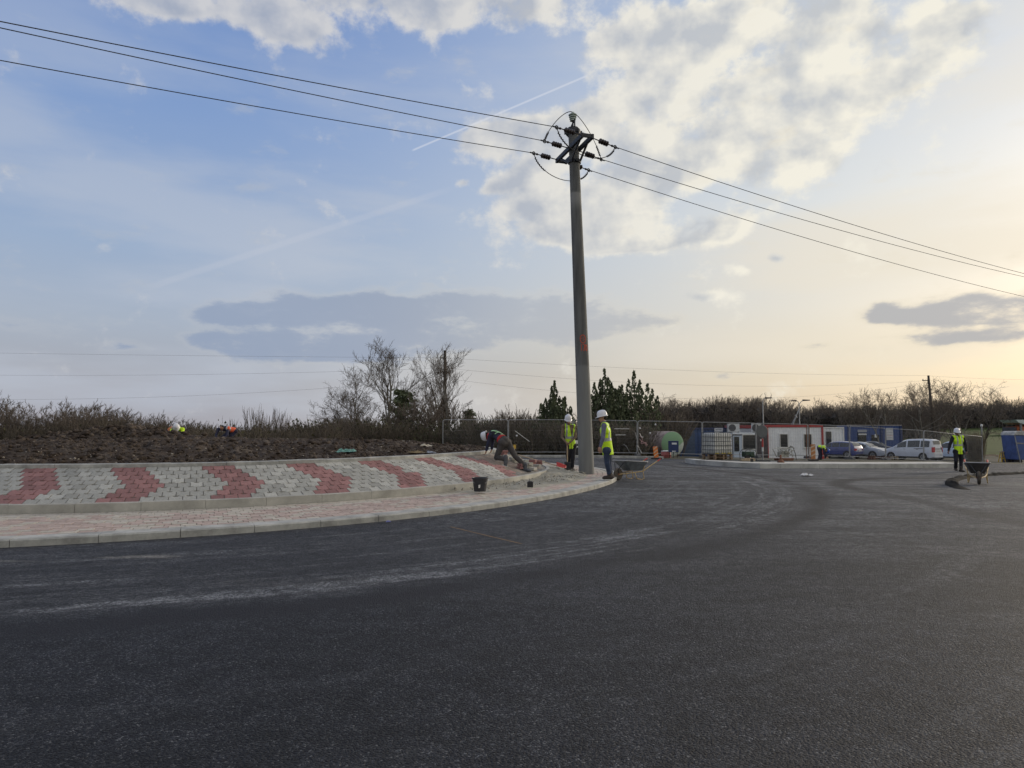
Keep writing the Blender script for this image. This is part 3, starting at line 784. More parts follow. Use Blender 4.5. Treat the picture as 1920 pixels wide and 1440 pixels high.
# dark earthen berm round the right-hand island
def berm():
    pts = [hit(1925, 888), hit(1880, 890), hit(1840, 892.5), hit(1805, 896), hit(1785, 902), hit(1784, 909), hit(1800, 916), hit(1830, 921)]
    pts = [(27.5, pts[0][1] + .9), (23.5, pts[0][1] + .45)] + pts
    m = mat('bitumen_edge', (.012, .012, .013), .95, var=.4, vscale=6, bump=.8, bscale=18, spec=.08)
    mb = MB()
    n = 0
    L_ = []
    for a, b in zip(pts[:-1], pts[1:]):
        for k in range(10): L_.append((a[0] + (b[0] - a[0]) * k / 10, a[1] + (b[1] - a[1]) * k / 10))
    for i, (x, y) in enumerate(L_):
        x2, y2 = L_[min(i + 1, len(L_) - 1)]; x1, y1 = L_[max(i - 1, 0)]
        d = Vector((x2 - x1, y2 - y1, 0)).normalized(); nrm = Vector((-d.y, d.x, 0))
        f = ss(len(L_), len(L_) - 22, i)
        for (o, h) in ((-.2, -.03), (-.13, .06), (0, .10), (.12, .07), (.2, -.03)):
            p = Vector((x, y, 0)) + nrm * (o + .04 * mnoise.noise(Vector((x * 3, y * 3, o))))
            mb.v.append((p.x, p.y, g0(p.x, p.y) + h * f * (1 + .9 * mnoise.noise(Vector((x * 3, y * 3, o * 7)))) - .01))
    for i in range(len(L_) - 1):
        for j in range(4):
            a = i * 5 + j; mb.f.append((a, a + 1, a + 6, a + 5)); mb.m.append(0)
    tag(mb.build('kerb', m, smooth=60), kind='structure')
berm()
# brown soil and pale dust inside it
def patch_sheet(name, cx, cy, rx, ry, m, h=.05, seed=0, dz=.006):
    V, F = [], []; n, k = 72, 14
    for i in range(n):
        a = 2 * pi * i / n
        rr = 1 + .28 * mnoise.noise(Vector((cos(a) * 2, sin(a) * 2, seed))) + .12 * mnoise.noise(Vector((cos(a) * 7, sin(a) * 7, seed)))
        for j in range(k):
            s = j / (k - 1); x, y = cx + cos(a) * rx * rr * (1 - s), cy + sin(a) * ry * rr * (1 - s)
            V.append((x, y, g0(x, y) - .004 + (dz if j else 0) + h * ss(0, .5, s) * (.6 + .7 * mnoise.noise(Vector((x * 2, y * 2, seed))))))
    for i in range(n):
        for j in range(k - 1):
            a, c = i * k + j, ((i + 1) % n) * k + j; F.append((a, c, c + 1, a + 1))
    return tag(put(name, np_mesh(name, V, F, m, True)), kind='structure')
patch_sheet('soil', 18.6, 21.2, 2.9, 1.5, SOIL, .1, 3)

# ---- field and far hill
xs = np.linspace(20, 330, 40); ys = np.geomspace(79, 330, 36)
FIELD = mat('winter_wheat', (.055, .080, .022), .95, var=.18, vscale=.12, spec=.1)
V, F = [], []
for i in range(40):
    for j, y in enumerate(ys):
        x = y * .42 + (y * 1.05 - y * .42) * i / 39
        V.append((x, y, g0(x, y) + .05 - .07 * (i in (0, 39) or j in (0, 35)) + .9 * ss(80, 330, y) * ss(0, 8, i)))
for i in range(39):
    for j in range(35):
        a = i * 36 + j; F.append((a, a + 36, a + 37, a + 1))
tag(put('field', np_mesh('field', V, F, FIELD, True)), kind='structure')
# ================================================================== THE CONCRETE POLE AND ITS LINES
STEEL = mat('dark_steel', (.045, .048, .055), .55, metal=.6, var=.3, vscale=8)
GALV = mat('galvanised', (.33, .34, .35), .55, metal=.5, var=.15, vscale=6)
GALV_D = mat('dull_galvanised', (.30, .305, .31), .6, metal=.5, var=.2, vscale=6)
BLACK = mat('black_rubber', (.018, .018, .02), .6, var=.2)
WIRE = mat('conductor', (.05, .05, .055), .6, metal=.5)
PORC = mat('dark_porcelain', (.035, .025, .022), .25, var=.2)
GLASSI = mat('pale_glass_insulator', (.45, .52, .48), .2, var=.2, vscale=20)

def pole_mat():
    m = bpy.data.materials.new("spun_concrete"); m.use_nodes = True
    nt = m.node_tree; N, L = nt.nodes, nt.links; b = N['Principled BSDF']; b.inputs['Roughness'].default_value = .8; b.inputs['Specular IOR Level'].default_value = .3
    tc = N.new('ShaderNodeTexCoord')
    mp = N.new('ShaderNodeMapping'); mp.inputs['Scale'].default_value = (3.5, 3.5, .35); L.new(tc.outputs['Object'], mp.inputs[0])
    n = N.new('ShaderNodeTexNoise'); L.new(mp.outputs[0], n.inputs['Vector']); n.inputs['Scale'].default_value = 2.2; n.inputs['Detail'].default_value = 9; n.inputs['Roughness'].default_value = .65
    cr = N.new('ShaderNodeValToRGB'); L.new(n.outputs[0], cr.inputs[0]); e = cr.color_ramp.elements
    e[0].position = .3; e[0].color = (.08, .083, .082, 1); e[1].position = .75; e[1].color = (.19, .195, .19, 1)
    sp = N.new('ShaderNodeSeparateXYZ'); L.new(tc.outputs['Object'], sp.inputs[0])
    # paler washed band high up, clean below the sprayed mark
    def band(a, c, d, f):
        r = N.new('ShaderNodeValToRGB'); mr = N.new('ShaderNodeMapRange'); L.new(sp.outputs[2], mr.inputs[0]); mr.inputs[1].default_value = 0; mr.inputs[2].default_value = 10
        L.new(mr.outputs[0], r.inputs[0]); r.color_ramp.interpolation = 'EASE'
        el = r.color_ramp.elements; el[0].position = a; el[0].color = (0, 0, 0, 1); el[1].position = f; el[1].color = (0, 0, 0, 1)
        x = el.new(c); x.color = (1, 1, 1, 1); x = el.new(d); x.color = (1, 1, 1, 1); return r.outputs[0]
    m1 = N.new('ShaderNodeMix'); m1.data_type = 'RGBA'; L.new(cr.outputs[0], m1.inputs[6]); m1.inputs[7].default_value = (.38, .38, .37, 1)
    k = N.new('ShaderNodeMath'); k.operation = 'MULTIPLY'; L.new(band(.80, .845, .86, .865), k.inputs[0]); k.inputs[1].default_value = .5; L.new(k.outputs[0], m1.inputs[0])
    m2 = N.new('ShaderNodeMix'); m2.data_type = 'RGBA'; L.new(m1.outputs[2], m2.inputs[6]); m2.inputs[7].default_value = (.235, .242, .236, 1)
    k = N.new('ShaderNodeMath'); k.operation = 'MULTIPLY'; L.new(band(-.1, 0, .325, .335), k.inputs[0]); k.inputs[1].default_value = .55; L.new(k.outputs[0], m2.inputs[0])
    L.new(m2.outputs[2], b.inputs['Base Color'])
    n3 = N.new('ShaderNodeTexNoise'); L.new(tc.outputs['Object'], n3.inputs['Vector']); n3.inputs['Scale'].default_value = 45; n3.inputs['Detail'].default_value = 5
    bp = N.new('ShaderNodeBump'); bp.inputs['Strength'].default_value = .3; bp.inputs['Distance'].default_value = .01; L.new(n3.outputs[0], bp.inputs['Height']); L.new(bp.outputs[0], b.inputs['Normal'])
    return m
PD = 21.4
base = PX(1100, 884, PD); topc = PX(1074.5, 243, PD)
bz = g0(base.x, base.y) + .06
pole = thing('utility_pole', (base.x, base.y, bz), 'tall grey concrete power pole with insulators on top and an orange sprayed mark', 'utility pole')
axis = Vector((topc.x - base.x, 0, topc.z - bz)); PH = axis.length; axn = axis.normalized()
mb = MB()
NS = 44
for i in range(NS + 1):
    t = i / NS; c = axis * t; r = .232 + (.150 - .232) * t
    for k in range(40):
        a = 2 * pi * k / 40; mb.v.append((c.x + r * cos(a), c.y + r * sin(a), c.z))
for i in range(NS):
    for k in range(40):
        a, b = i * 40 + k, i * 40 + (k + 1) % 40; mb.f.append((a, b, b + 40, a + 40)); mb.m.append(0)
mb.f.append(tuple(NS * 40 + k for k in range(40))); mb.m.append(0)
mb.build('shaft', pole_mat(), pole, smooth=50)
def on_pole(h, ang, off=.004):
    t = h / PH; c = axis * t; r = .232 + (.150 - .232) * t + off
    return Vector((c.x + r * sin(ang), c.y - r * cos(ang), c.z))
# sprayed mark: ring with a cross in it and three figures below, on the side towards the road
SPRAY = mat('orange_spray', (.50, .085, .045), .8, var=.25, vscale=30)
zc = (PX(1093, 637, PD).z - bz)
mb = MB()
def stroke(pts, w):
    "painted stroke on the shaft; pts = (angle metres right of centre line, height)"
    v = []
    for i, (u, h) in enumerate(pts):
        q, p = pts[min(i + 1, len(pts) - 1)], pts[max(i - 1, 0)]
        d = Vector((q[0] - p[0], q[1] - p[1])).normalized(); nx, ny = -d.y, d.x
        for s in (-1, 1): v.append(on_pole(h + ny * w * s / 2, (u + nx * w * s / 2) / .205, .0035))
    mb.add(v, [(2 * i, 2 * i + 1, 2 * i + 3, 2 * i + 2) for i in range(len(pts) - 1)])
u0 = .03
stroke([(u0 + .085 * sin(a), zc + .12 * cos(a)) for a in np.linspace(0, 2 * pi, 28)], .026)
stroke([(u0 - .05, zc + .03), (u0 + .05, zc - .03)], .015); stroke([(u0 + .0, zc + .065), (u0 + .0, zc - .06)], .015)
zb = zc - .26
stroke([(u0 - .075, zb + .08), (u0 - .055, zb + .10), (u0 - .055, zb - .10)], .022)
stroke([(u0 - .02, zb + .10), (u0 + .055, zb + .10), (u0 + .01, zb - .10)], .03)
stroke([(u0 + .105 + .032 * sin(a), zb + .09 * cos(a)) for a in np.linspace(0, 2 * pi, 18)], .028)
mb.build('painted_mark', SPRAY, pole)
# direction of the line (u) and of the cross-arm (v)
U = Vector((.848, .53, 0)).normalized(); Vv = Vector((.30, -.954, 0)); Wv = Vector((.954, .30, 0))
def PP(h, u=0, v=0): return axis * (h / PH) + U * u + Vv * v
HA = PH - .62
armz = HA
mb = MB()
R = Matrix((Vv, Wv, Vector((0, 0, 1)))).transposed()
for s in (-1, 1):
    mb.box(PP(HA) + Wv * s * .16, (2.16, .08, .14), R)
for e in (-1.05, 1.05): mb.box(PP(HA, 0, e), (.05, .24, .12), R)
mb.build('crossarm', STEEL, pole, bevel=.01)
for s in (-1, 1):
    mb = MB(); mb.tube([PP(HA + .0, .15, s * .85), PP(HA - .42, .15, s * .12)], .035, 6); mb.tube([PP(HA + .0, -.15, s * .85), PP(HA - .42, -.15, s * .12)], .035, 6)
    mb.build('brace', STEEL, pole)
mb = MB(); mb.lathe([(.19, -.03), (.205, -.03), (.205, .05), (.19, .05)], 24, PP(HA - .42)); mb.box(PP(HA - .42, 0, .22), (.08, .1, .08), R); mb.box(PP(HA - .42, 0, -.22), (.08, .1, .08), R)
mb.build('clamp_band', STEEL, pole)
mb = MB(); mb.lathe([(.16, -.16), (.22, -.14), (.24, -.06), (.22, .0), (.17, .04), (.17, .06), (.0, .07)], 20, PP(PH - .02))
for a in (0, 1, 2, 3, 4, 5): mb.box(PP(PH - .1) + Vector((.24 * cos(a * pi / 3), .24 * sin(a * pi / 3), 0)), (.07, .05, .1), a * pi / 3)
mb.build('pole_cap', STEEL, pole, smooth=35)
mb = MB(); mb.tube([PP(PH + .02, 0, -.18), PP(PH + .16, 0, -.10), PP(PH + .2, 0, 0)], .024, 6); mb.tube([PP(PH + .02, .0, .14), PP(PH + .26, 0, .14), PP(PH + .2, 0, .02)], .024, 6); mb.tube([PP(PH, 0, 0), PP(PH + .36, 0, 0)], .022, 6)
mb.build('pin_bracket', STEEL, pole)
mb = MB(); prof = []
for k in range(4): prof += [(.05, .06 * k), (.09 + .014 * k, .012 + .06 * k), (.088 + .014 * k, .03 + .06 * k), (.05, .04 + .06 * k)]
mb.lathe([(.0, -.01)] + prof + [(.05, .25), (.045, .29), (.0, .30)], 18, PP(PH + .26)); mb.build('pin_insulator', GLASSI, pole, smooth=30)
ends = {}
for name, vv in (('A', 1.0), ('B', -.02), ('C', -1.0)):
    for s in (-1, 1):
        o = .22
        p0 = PP(HA, s * .19, vv); d = (U * s + Vector((0, 0, -.10 if s > 0 else .02))).normalized()
        mb = MB()
        prof = [(.016, -.33), (.016, -.30), (.03, -.28), (.016, -.26), (.016, -.03)]
        for k in range(4): prof += [(.04, .0 + .085 * k), (.078, .012 + .085 * k), (.082, .04 + .085 * k), (.055, .062 + .085 * k), (.04, .075 + .085 * k)]
        prof += [(.016, .36), (.016, .45), (.035, .47), (.03, .52), (.015, .54), (.015, .64)]
        mb.lathe(prof, 14, p0 + d * .29, d); mb.build('strain_insulator', PORC, pole, smooth=30)
        e = p0 + d * .90; ends[(name, s)] = e
        mb = MB(); ring_ = [e + d * (.05 * cos(a)) + Vector((0, 0, 1)) * (.05 * sin(a)) for a in np.linspace(0, 2 * pi, 13)]
        mb.tube(ring_, .016, 6); mb.tube([e, e + d * .14], .022, 6)
        mb.build('dead_end_clamp', STEEL, pole)
def bez(p, q, r, s, n=20):
    return [p * (1 - t) ** 3 + q * 3 * t * (1 - t) ** 2 + r * 3 * t * t * (1 - t) + s * t ** 3 for t in np.linspace(0, 1, n)]
def jumper(pts, guards):
    mb = MB(); mb.tube(pts, .012, 6)
    for (i0, i1) in guards:                       # spiral vibration guard close to each clamp
        seg = pts[i0:i1 + 1]; L_ = []
        n = 26
        for k in range(n):
            f = k / (n - 1) * (len(seg) - 1); a = int(min(f, len(seg) - 2)); c = seg[a].lerp(seg[a + 1], f - a)
            L_.append(c + Vector((.03 * cos(k * 1.6), .012 * cos(k * 1.6), .03 * sin(k * 1.6))))
        mb.tube(L_, .011, 5)
    mb.build('jumper_wire', WIRE, pole)
for nm in 'AC':
    a, b = ends[(nm, -1)], ends[(nm, 1)]
    jumper(bez(a, a + Vector((0, 0, -.7)) + U * .25 + Vector((0, 0, -.1)), b + Vector((0, 0, -.75)) - U * .3, b), [(1, 5), (15, 18)])
tp = PP(PH + .56)
a, b = ends[('B', -1)], ends[('B', 1)]
jumper(bez(a, a + Vector((0, 0, .4)) + U * .1, tp - U * .3 + Vector((0, 0, .03)), tp) + bez(tp, tp + U * .3 + Vector((0, 0, -.02)), b + Vector((0, 0, .6)) - U * .2, b)[1:], [(1, 4), (34, 37)])

# ---- medium-voltage wires, three spans on either side
def wire(name, pts, r, label, group, m=WIRE, cat='power line', n=5):
    mb = MB(); c = pts[0]; mb.tube([p - c for p in pts], r, n, cap=False)
    o = mb.build(name, m, loc=c, smooth=60); return tag(o, label, cat, group)
def span(p, q, sag, n=60):
    out = []
    for i in range(n + 1):
        t = i / n; c = p.lerp(q, t); c = c.copy(); c.z -= 4 * sag * t * (1 - t); out.append(c)
    return out
PB = Vector((base.x, base.y, bz))
def far_on_ray(px, py, start, zrel):
    "where the ray through px, py crosses the vertical plane of the span"
    r = ray(px, py)
    # solve r*t = start + U*s in plan
    M = Matrix(((r.x, -U.x), (r.y, -U.y))); sol = M.inverted() @ Vector((start.x, start.y))
    t = sol[0]; return Vector((r.x * t, r.y * t, CAM_H + r.z * t))
wl = {'A': ('uppermost', (0, 40), (1920, 513)), 'B': ('middle', (0, 52), (1920, 519)), 'C': ('lowest', (0, 113), (1920, 556))}
for nm, (w_, lp, rp) in wl.items():
    for s, pp in ((-1, lp), (1, rp)):
        st = PB + ends[(nm, s)] + U * s * .12
        md = far_on_ray(*pp, st, 0)
        # extend the parabola through start and this point to the next pole, 46 m on
        d_in = (Vector((md.x, md.y)) - Vector((st.x, st.y))).length; Ls = 46.0; sag = .5
        # z(l) = st.z + a l + c l^2 with c from the sag
        c_ = 4 * sag / Ls ** 2; a_ = (md.z - st.z - c_ * d_in ** 2) / d_in
        pts = [Vector((st.x + U.x * s * l, st.y + U.y * s * l, st.z + a_ * l + c_ * l * l)) for l in np.linspace(0, Ls, 60)]
        wire('power_line', pts, .0115, f'{w_} of the three wires running {"left" if s < 0 else "right"} from the top of the tall concrete pole', 'wires of the tall concrete pole')

# ================================================================== FENCE
FW, FH = 3.45, 2.0
def fence_panel(label):
    t = thing('site_fence', (0, 0, 0), label, 'fence', group='mesh site fence panels')
    mb = MB(); r = .021
    pts = []
    for cx_, cz_, a0 in ((.09, FH - .09, pi), (FW - .09, FH - .09, pi / 2), (FW - .09, .21, 0), (.09, .21, -pi / 2)):
        for k in range(5):
            a = a0 - k * pi / 8; pts.append(Vector((cx_ + .09 * cos(a), 0, cz_ + .09 * sin(a))))
    pts.append(pts[0]); mb.tube(pts, r, 7)
    for x in (.021, FW - .021): mb.tube([(x, 0, .2), (x, 0, .02)], r, 7)
    mb.build('frame', GALV, t, smooth=40)
    mb = MB(); w = .0026
    for k in range(1, 66): mb.box((k * FW / 66, 0, FH / 2 + .06), (w, w, FH - .14))
    for k in range(1, 9): mb.box((FW / 2, .004, .13 + k * (FH - .13) / 9), (FW - .05, w, w))
    mb.build('wire_mesh', GALV_D, t)
    return t
def fence_foot(label):
    mb = MB()
    prof = [(-.34, 0), (.34, 0), (.34, .07), (.27, .14), (-.27, .14), (-.34, .07)]
    mb.prism(prof, -.115, .115); mb.box((0, 0, .145), (.16, .1, .02))
    o = mb.build('concrete_block', mat('foot_concrete', (.13, .13, .13), .9, var=.3, vscale=10), bevel=.01)
    return tag(o, label, 'fence foot', 'concrete feet of the fence')
FP = [(830, 41.5), (953, 41.5), (1074, 41.6), (1194, 41.7), (1315, 41.5), (1416, 42.4), (1513, 43.3), (1590, 44.2), (1657, 45.2), (1728, 46.0), (1786, 47.6), (1838, 49.2)]
fl = ['left end panel of the mesh fence, at the edge of the soil mound', 'fence panel behind the crouching paver worker', 'fence panel behind the worker with the spade and the tall pole',
      'fence panel behind the wheelbarrow, with rubbish caught in it', 'fence panel between the green tank and the caged water tote', 'fence panel behind the white site kiosk window',
      'fence panel in front of the red and white cabin', 'fence panel in front of the dark blue hatchback', 'fence panel in front of the silver sedan', 'fence panel in front of the white van', 'fence panel behind the standing right-hand worker', 'last fence panel on the right, beside the dry reeds']
fl_order = fl
pts = []
for px, d in FP:
    x = (px - 960) / FPX * d; pts.append(Vector((x, d, 0)))
fp0 = fence_panel(fl[0]); ff0 = fence_foot('concrete foot at the left end of the mesh fence')
foot_lab = ['concrete foot at the left end of the mesh fence', 'concrete foot behind the crouching paver worker', 'concrete foot hidden close to the tall pole', 'concrete foot behind the nearest wheelbarrow', 'concrete foot between blue container and water tote', 'concrete foot by the kiosk', 'concrete foot under the right window of the red and white cabin', 'concrete foot in front of the two parked cars', 'concrete foot at the nose of the white van', 'concrete foot under the side of the white van', 'concrete foot at the right-hand worker', 'concrete foot at the right end of the mesh fence']
for i, p in enumerate(pts):
    z = g0(p.x, p.y)
    f = ff0 if i == 0 else dup(ff0, (0, 0, 0), 0, foot_lab[i])
    d = (pts[min(i + 1, len(pts) - 1)] - pts[max(i - 1, 0)]).normalized()
    f.location = (p.x, p.y, z - .01); f.rotation_euler = (0, 0, atan2(d.y, d.x) + pi / 2 + .15 * sin(i * 3))
    if i < len(pts) - 1:
        q = pts[i + 1]; e = q - p; L_ = e.length; ang = atan2(e.y, e.x)
        o = fp0 if i == 0 else dup(fp0, (0, 0, 0), 0, fl_order[i])
        k = (L_ - .05) / FW
        o.location = (p.x + e.x / L_ * .025, p.y + e.y / L_ * .025, z + .05); o.rotation_euler = (0, -atan2(g0(q.x, q.y) - z, L_), ang)
        o.scale = (k, 1, 1)

# ================================================================== SITE CABINS AND CONTAINERS
WHITE = mat('white_panel', (.76, .78, .80), .5, var=.08, vscale=3)
OFFW = mat('offwhite_paint', (.66, .66, .63), .5, var=.08, vscale=4)
REDP = mat('red_trim', (.36, .035, .035), .5, var=.15)
BLUE = mat('container_blue', (.035, .075, .19), .55, var=.25, vscale=2)
BLUE2 = mat('cabin_blue', (.028, .065, .21), .5, var=.12, vscale=2)
NAVY = mat('navy_paint', (.012, .03, .11), .45, var=.15)
GLASS = mat('window_glass', (.016, .018, .02), .08, spec=.6)
GREYM = mat('grey_metal', (.22, .225, .23), .6, var=.2, vscale=6)
SIGNW = mat('sign_white', (.62, .64, .66), .6, var=.1)
INK = mat('sign_ink', (.07, .08, .12), .7)
WOOD = mat('weathered_wood', (.24, .17, .11), .85, var=.35, vscale=9, bump=.3)
WOODL = mat('pale_wood', (.45, .35, .23), .8, var=.25, vscale=9)
RUST = mat('rusty_steel', (.16, .07, .04), .8, var=.4, vscale=9)
YEL = mat('yellow_paint', (.55, .36, .05), .6, var=.2, vscale=9)
ORANGE = mat('orange_plastic', (.62, .17, .03), .5, var=.1)
REDPL = mat('red_plastic', (.45, .035, .03), .5, var=.1)
GREENP = mat('faded_green', (.13, .27, .14), .6, var=.3, vscale=3)

def corrugated(mb, x0, x1, y, z0, z1, pitch=.28, depth=.036, out=-1, mi=None):
    "corrugated sheet in the x-z plane facing out (-y)"
    n = max(1, int(round((x1 - x0) / pitch))); p = (x1 - x0) / n
    xs_, ds = [], []
    for k in range(n):
        for f, d in ((0, 0), (.25, 0), (.4, 1), (.75, 1), (.9, 0)):
            xs_.append(x0 + (k + f) * p); ds.append(d)
    xs_.append(x1); ds.append(0)
    vs = []
    for x, d in zip(xs_, ds): vs += [(x, y - out * d * depth, z0), (x, y - out * d * depth, z1)]
    mb.add(vs, [(2 * i, 2 * i + 2, 2 * i + 3, 2 * i + 1) for i in range(len(xs_) - 1)], mi)
def gpos(px, d, dz=0.0):
    x = (px - 960) / FPX * d; return Vector((x, d, g0(x, d) + dz))

# red and white cabin
def window(parent, x, y, z, w, h, frame=.06, mf=None, shutter=False):
    mb = MB()
    for (cx_, cz_, sx_, sz_) in ((x, z + h / 2 + frame / 2, w + 2 * frame, frame), (x, z - h / 2 - frame / 2, w + 2 * frame, frame), (x - w / 2 - frame / 2, z, frame, h), (x + w / 2 + frame / 2, z, frame, h)):
        mb.box((cx_, y - .02, cz_), (sx_, .07, sz_))
    mb.box((x, y - .05, z - h / 2 - frame - .02), (w + .16, .10, .035))
    f = mb.build('window', mf or OFFW, parent)
    mb = MB(); mb.box((x, y + .005, z), (w, .02, h)); mb.build('pane', GLASS, f)
    return f
c = gpos(1436, 50)
cab = thing('site_cabin', c, 'white site cabin with red trim and two narrow windows', 'cabin', rotz=radians(-2))
W = PX(1541, 800, 50).x - c.x; H = 2.6; D = 2.4
mb = MB(); corrugated(mb, .12, W - .1, 0, .16, H - .12, .16, .012); corrugated(mb, .12, W - .1, D, .16, H - .12, .16, .012)
mb.box((.06, D / 2, H / 2), (.06, D - .02, H - .3)); mb.box((W - .06, D / 2, H / 2), (.06, D - .02, H - .3)); mb.box((W / 2, D / 2, .2), (W - .2, D - .06, .06))
mb.build('wall', WHITE, cab)
mb = MB(); mb.box((W / 2, -.01, H - .06), (W + .02, .1, .17)); mb.box((W / 2, D + .01, H - .06), (W + .02, .1, .17)); mb.box((.03, D / 2, H - .063), (.1, D - .09, .16)); mb.box((W - .03, D / 2, H - .063), (.1, D - .09, .16)); mb.box((W / 2, D / 2, H - .02), (W - .16, D - .1, .03))
mb.build('roof', REDP, cab, bevel=.012)
for x, y in ((W - .045, -.012), (.045, -.012), (W - .045, D + .012), (.045, D + .012)):
    mb = MB(); mb.box((x, y, (H - .15) / 2 + .09), (.14, .11, H - .35)); mb.build('corner_post', REDP, cab, bevel=.01)
mb = MB(); mb.box((W / 2, -.006, .11), (W - .16, .1, .13)); mb.build('base_frame', REDP, cab)
for px in (1468.5, 1512.5):
    x = PX(px, 800, 50).x - c.x
    window(cab, x, -.01, 1.52, .50, .88, .05)
# second cabin further left with red roof edge
c2 = gpos(1376, 53)
cab2 = thing('site_cabin', c2, 'pale cabin with dark red roof edge showing above the kiosk', 'cabin')
mb = MB(); mb.box((1.15, 1.2, 1.2), (2.2, 2.3, 2.3)); mb.build('wall', mat('greyblue_panel', (.36, .40, .46), .6, var=.1), cab2)
mb = MB(); mb.box((1.15, 1.2, 2.48), (2.34, 2.4, .24)); mb.box((.12, .02, 1.2), (.14, .12, 2.35)); mb.build('roof', mat('dark_red_trim', (.20, .02, .025), .6, var=.2), cab2, bevel=.02)
# long blue container on the left
c3 = gpos(1246, 55)
con = thing('shipping_container', c3, 'long blue corrugated container behind the green tank, small white sign by its roof', 'container', rotz=radians(1))
W3 = PX(1394, 800, 55).x - c3.x
H3 = PX(1300, 802, 55).z - c3.z
mb = MB(); corrugated(mb, .08, W3 - .08, 0, .16, H3 - .1, .28, .04); corrugated(mb, .08, W3 - .08, 2.4, .16, H3 - .1, .28, .04)
for x in (.04, W3 - .04): mb.box((x, 1.2, H3 / 2), (.05, 2.36, H3 - .1))
mb.box((W3 / 2, 1.2, H3 - .07), (W3 - .1, 2.36, .04)); mb.build('wall', BLUE, con)
mb = MB()
for y in (-.02, 2.42):
    for z in (H3 - .06, .1): mb.box((W3 / 2, y, z), (W3, .1, .12))
    for x in (.05, W3 - .05): mb.box((x, y + (.001 if y < 0 else -.001), H3 / 2), (.1, .11, H3 - .24))
mb.build('frame', NAVY, con, bevel=.01)
xd = PX(1292, 800, 55).x - c3.x
mb = MB(); mb.box((xd, -.03, 1.12), (.86, .05, 1.96)); dr = mb.build('door', mat('door_blue', (.06, .095, .16), .55, var=.2), con, bevel=.01)
mb = MB(); mb.box((xd - .3, -.07, 1.1), (.12, .04, .03)); mb.build('handle', GALV, dr)
mb = MB(); mb.box((xd, -.058, 1.72), (.3, .012, .1)); mb.build('vent', STEEL, dr)
# white sign (too small to read in the photo: dark strokes only)
xs0 = PX(1347.5, 805, 55).x - c3.x
mb = MB(); mb.box((xs0, -.075, H3 - .16), (.66, .03, .27), mi=0)
for k in range(6): mb.box((xs0 - .2 + k * .075, -.093, H3 - .13), (.045, .006, .07), mi=1)
mb.build('sign', [SIGNW, INK], con)
# white kiosk with door and wide window
c4 = gpos(1372, 49.0)
kio = thing('site_kiosk', c4, 'small white kiosk with glazed door and one wide dark window', 'kiosk')
s_ = 49.0 / FPX; W4 = (1420 - 1372) * s_; H4 = PX(1390, 811, 49).z - c4.z
mb = MB()
xa, xb, xc = 0.0, .66, W4
mb.box((W4 / 2, .9, H4 - .06), (W4 + .1, 1.9, .12)); mb.box((W4 / 2, 1.75, H4 / 2 - .07), (W4, .06, H4 - .14))
mb.box((.0, .9, H4 / 2 - .07), (.06, 1.64, H4 - .14)); mb.box((W4, .9, H4 / 2 - .07), (.06, 1.64, H4 - .14))
mb.box(((xb + xc) / 2, .04, .42), (xc - xb - .04, .07, .80))
mb.build('wall', mat('kiosk_white', (.74, .79, .84), .45, var=.06), kio)
mb = MB(); mb.box(((xa + xb) / 2 + .02, .0, H4 / 2 - .09), (.6, .06, H4 - .24)); dk = mb.build('door', mat('kiosk_door', (.50, .58, .68), .45, var=.06), kio)
mb = MB(); mb.box(((xa + xb) / 2 - .05, -.04, H4 * .61), (.34, .03, H4 * .5)); mb.build('pane', GLASS, dk)
mb = MB(); xm = (xb + xc) / 2; wh = H4 - .14 - .84; zm = .84 + wh / 2
for (x, z, a, b) in ((xm, .86, xc - xb, .06), (xm, H4 - .15, xc - xb, .05), (xb + .03, zm, .06, wh - .06), (xc - .03, zm, .08, wh - .06)): mb.box((x, -.01, z), (a, .08, b))
wk = mb.build('window', OFFW, kio)
mb = MB(); mb.box((xm, .02, zm), (xc - xb - .14, .02, wh - .08)); mb.build('pane', GLASS, wk)
# air conditioners on the roofs
def aircon(loc, label, w=.85):
    t = thing('air_conditioner', loc, label, 'air conditioner', group='air conditioning units')
    mb = MB(); mb.box((0, .15, .31), (w, .32, .6)); mb.build('case', mat('aircon_case', (.45, .46, .45), .5, var=.1), t, bevel=.02)
    mb = MB(); mb.lathe([(.23, 0), (.25, .02), (.25, .03), (.06, .03), (.05, .045), (0, .045)], 20, (-.12, -.012, .31), (0, -1, 0)); mb.build('fan_grille', mat('grille_dark', (.05, .05, .055), .6), t)
    for x in (-w / 2 + .1, w / 2 - .1):
        mb = MB(); mb.box((x, .15, .01), (.06, .36, .06)); mb.build('foot', STEEL, t)
aircon(Vector((PX(1376, 800, 50.2).x, 50.2, c4.z + H4 + .02)), 'air conditioner on the kiosk roof, left of the dark red roof edge', .8)
aircon(Vector((PX(1419.5, 800, 49.2).x, 49.2, c4.z + H4 + .02)), 'air conditioner between the kiosk and the red and white cabin', .62)
# white container beyond
c5 = gpos(1542, 70)
w5 = thing('shipping_container', c5, 'white container with a dark door opening beside the red and white cabin', 'container')
W5 = PX(1582, 800, 70).x - c5.x; H5 = PX(1550, 801, 70).z - c5.z
mb = MB(); corrugated(mb, .08, W5 - .08, 0, .1, H5 - .1, .3, .03); mb.box((W5 / 2, 1.2, H5 - .06), (W5 - .02, 2.3, .06)); mb.box((.04, 1.2, H5 / 2), (.06, 2.3, H5 - .2)); mb.box((W5 - .04, 1.2, H5 / 2), (.06, 2.3, H5 - .2))
mb.build('wall', WHITE, w5)
mb = MB(); mb.box((W5 / 2, -.03, H5 - .05), (W5, .1, .14)); mb.box((.06, -.03, H5 / 2 - .06), (.12, .09, H5 - .14)); mb.box((W5 - .06, -.03, H5 / 2 - .06), (.12, .09, H5 - .14)); mb.build('frame', OFFW, w5, bevel=.01)
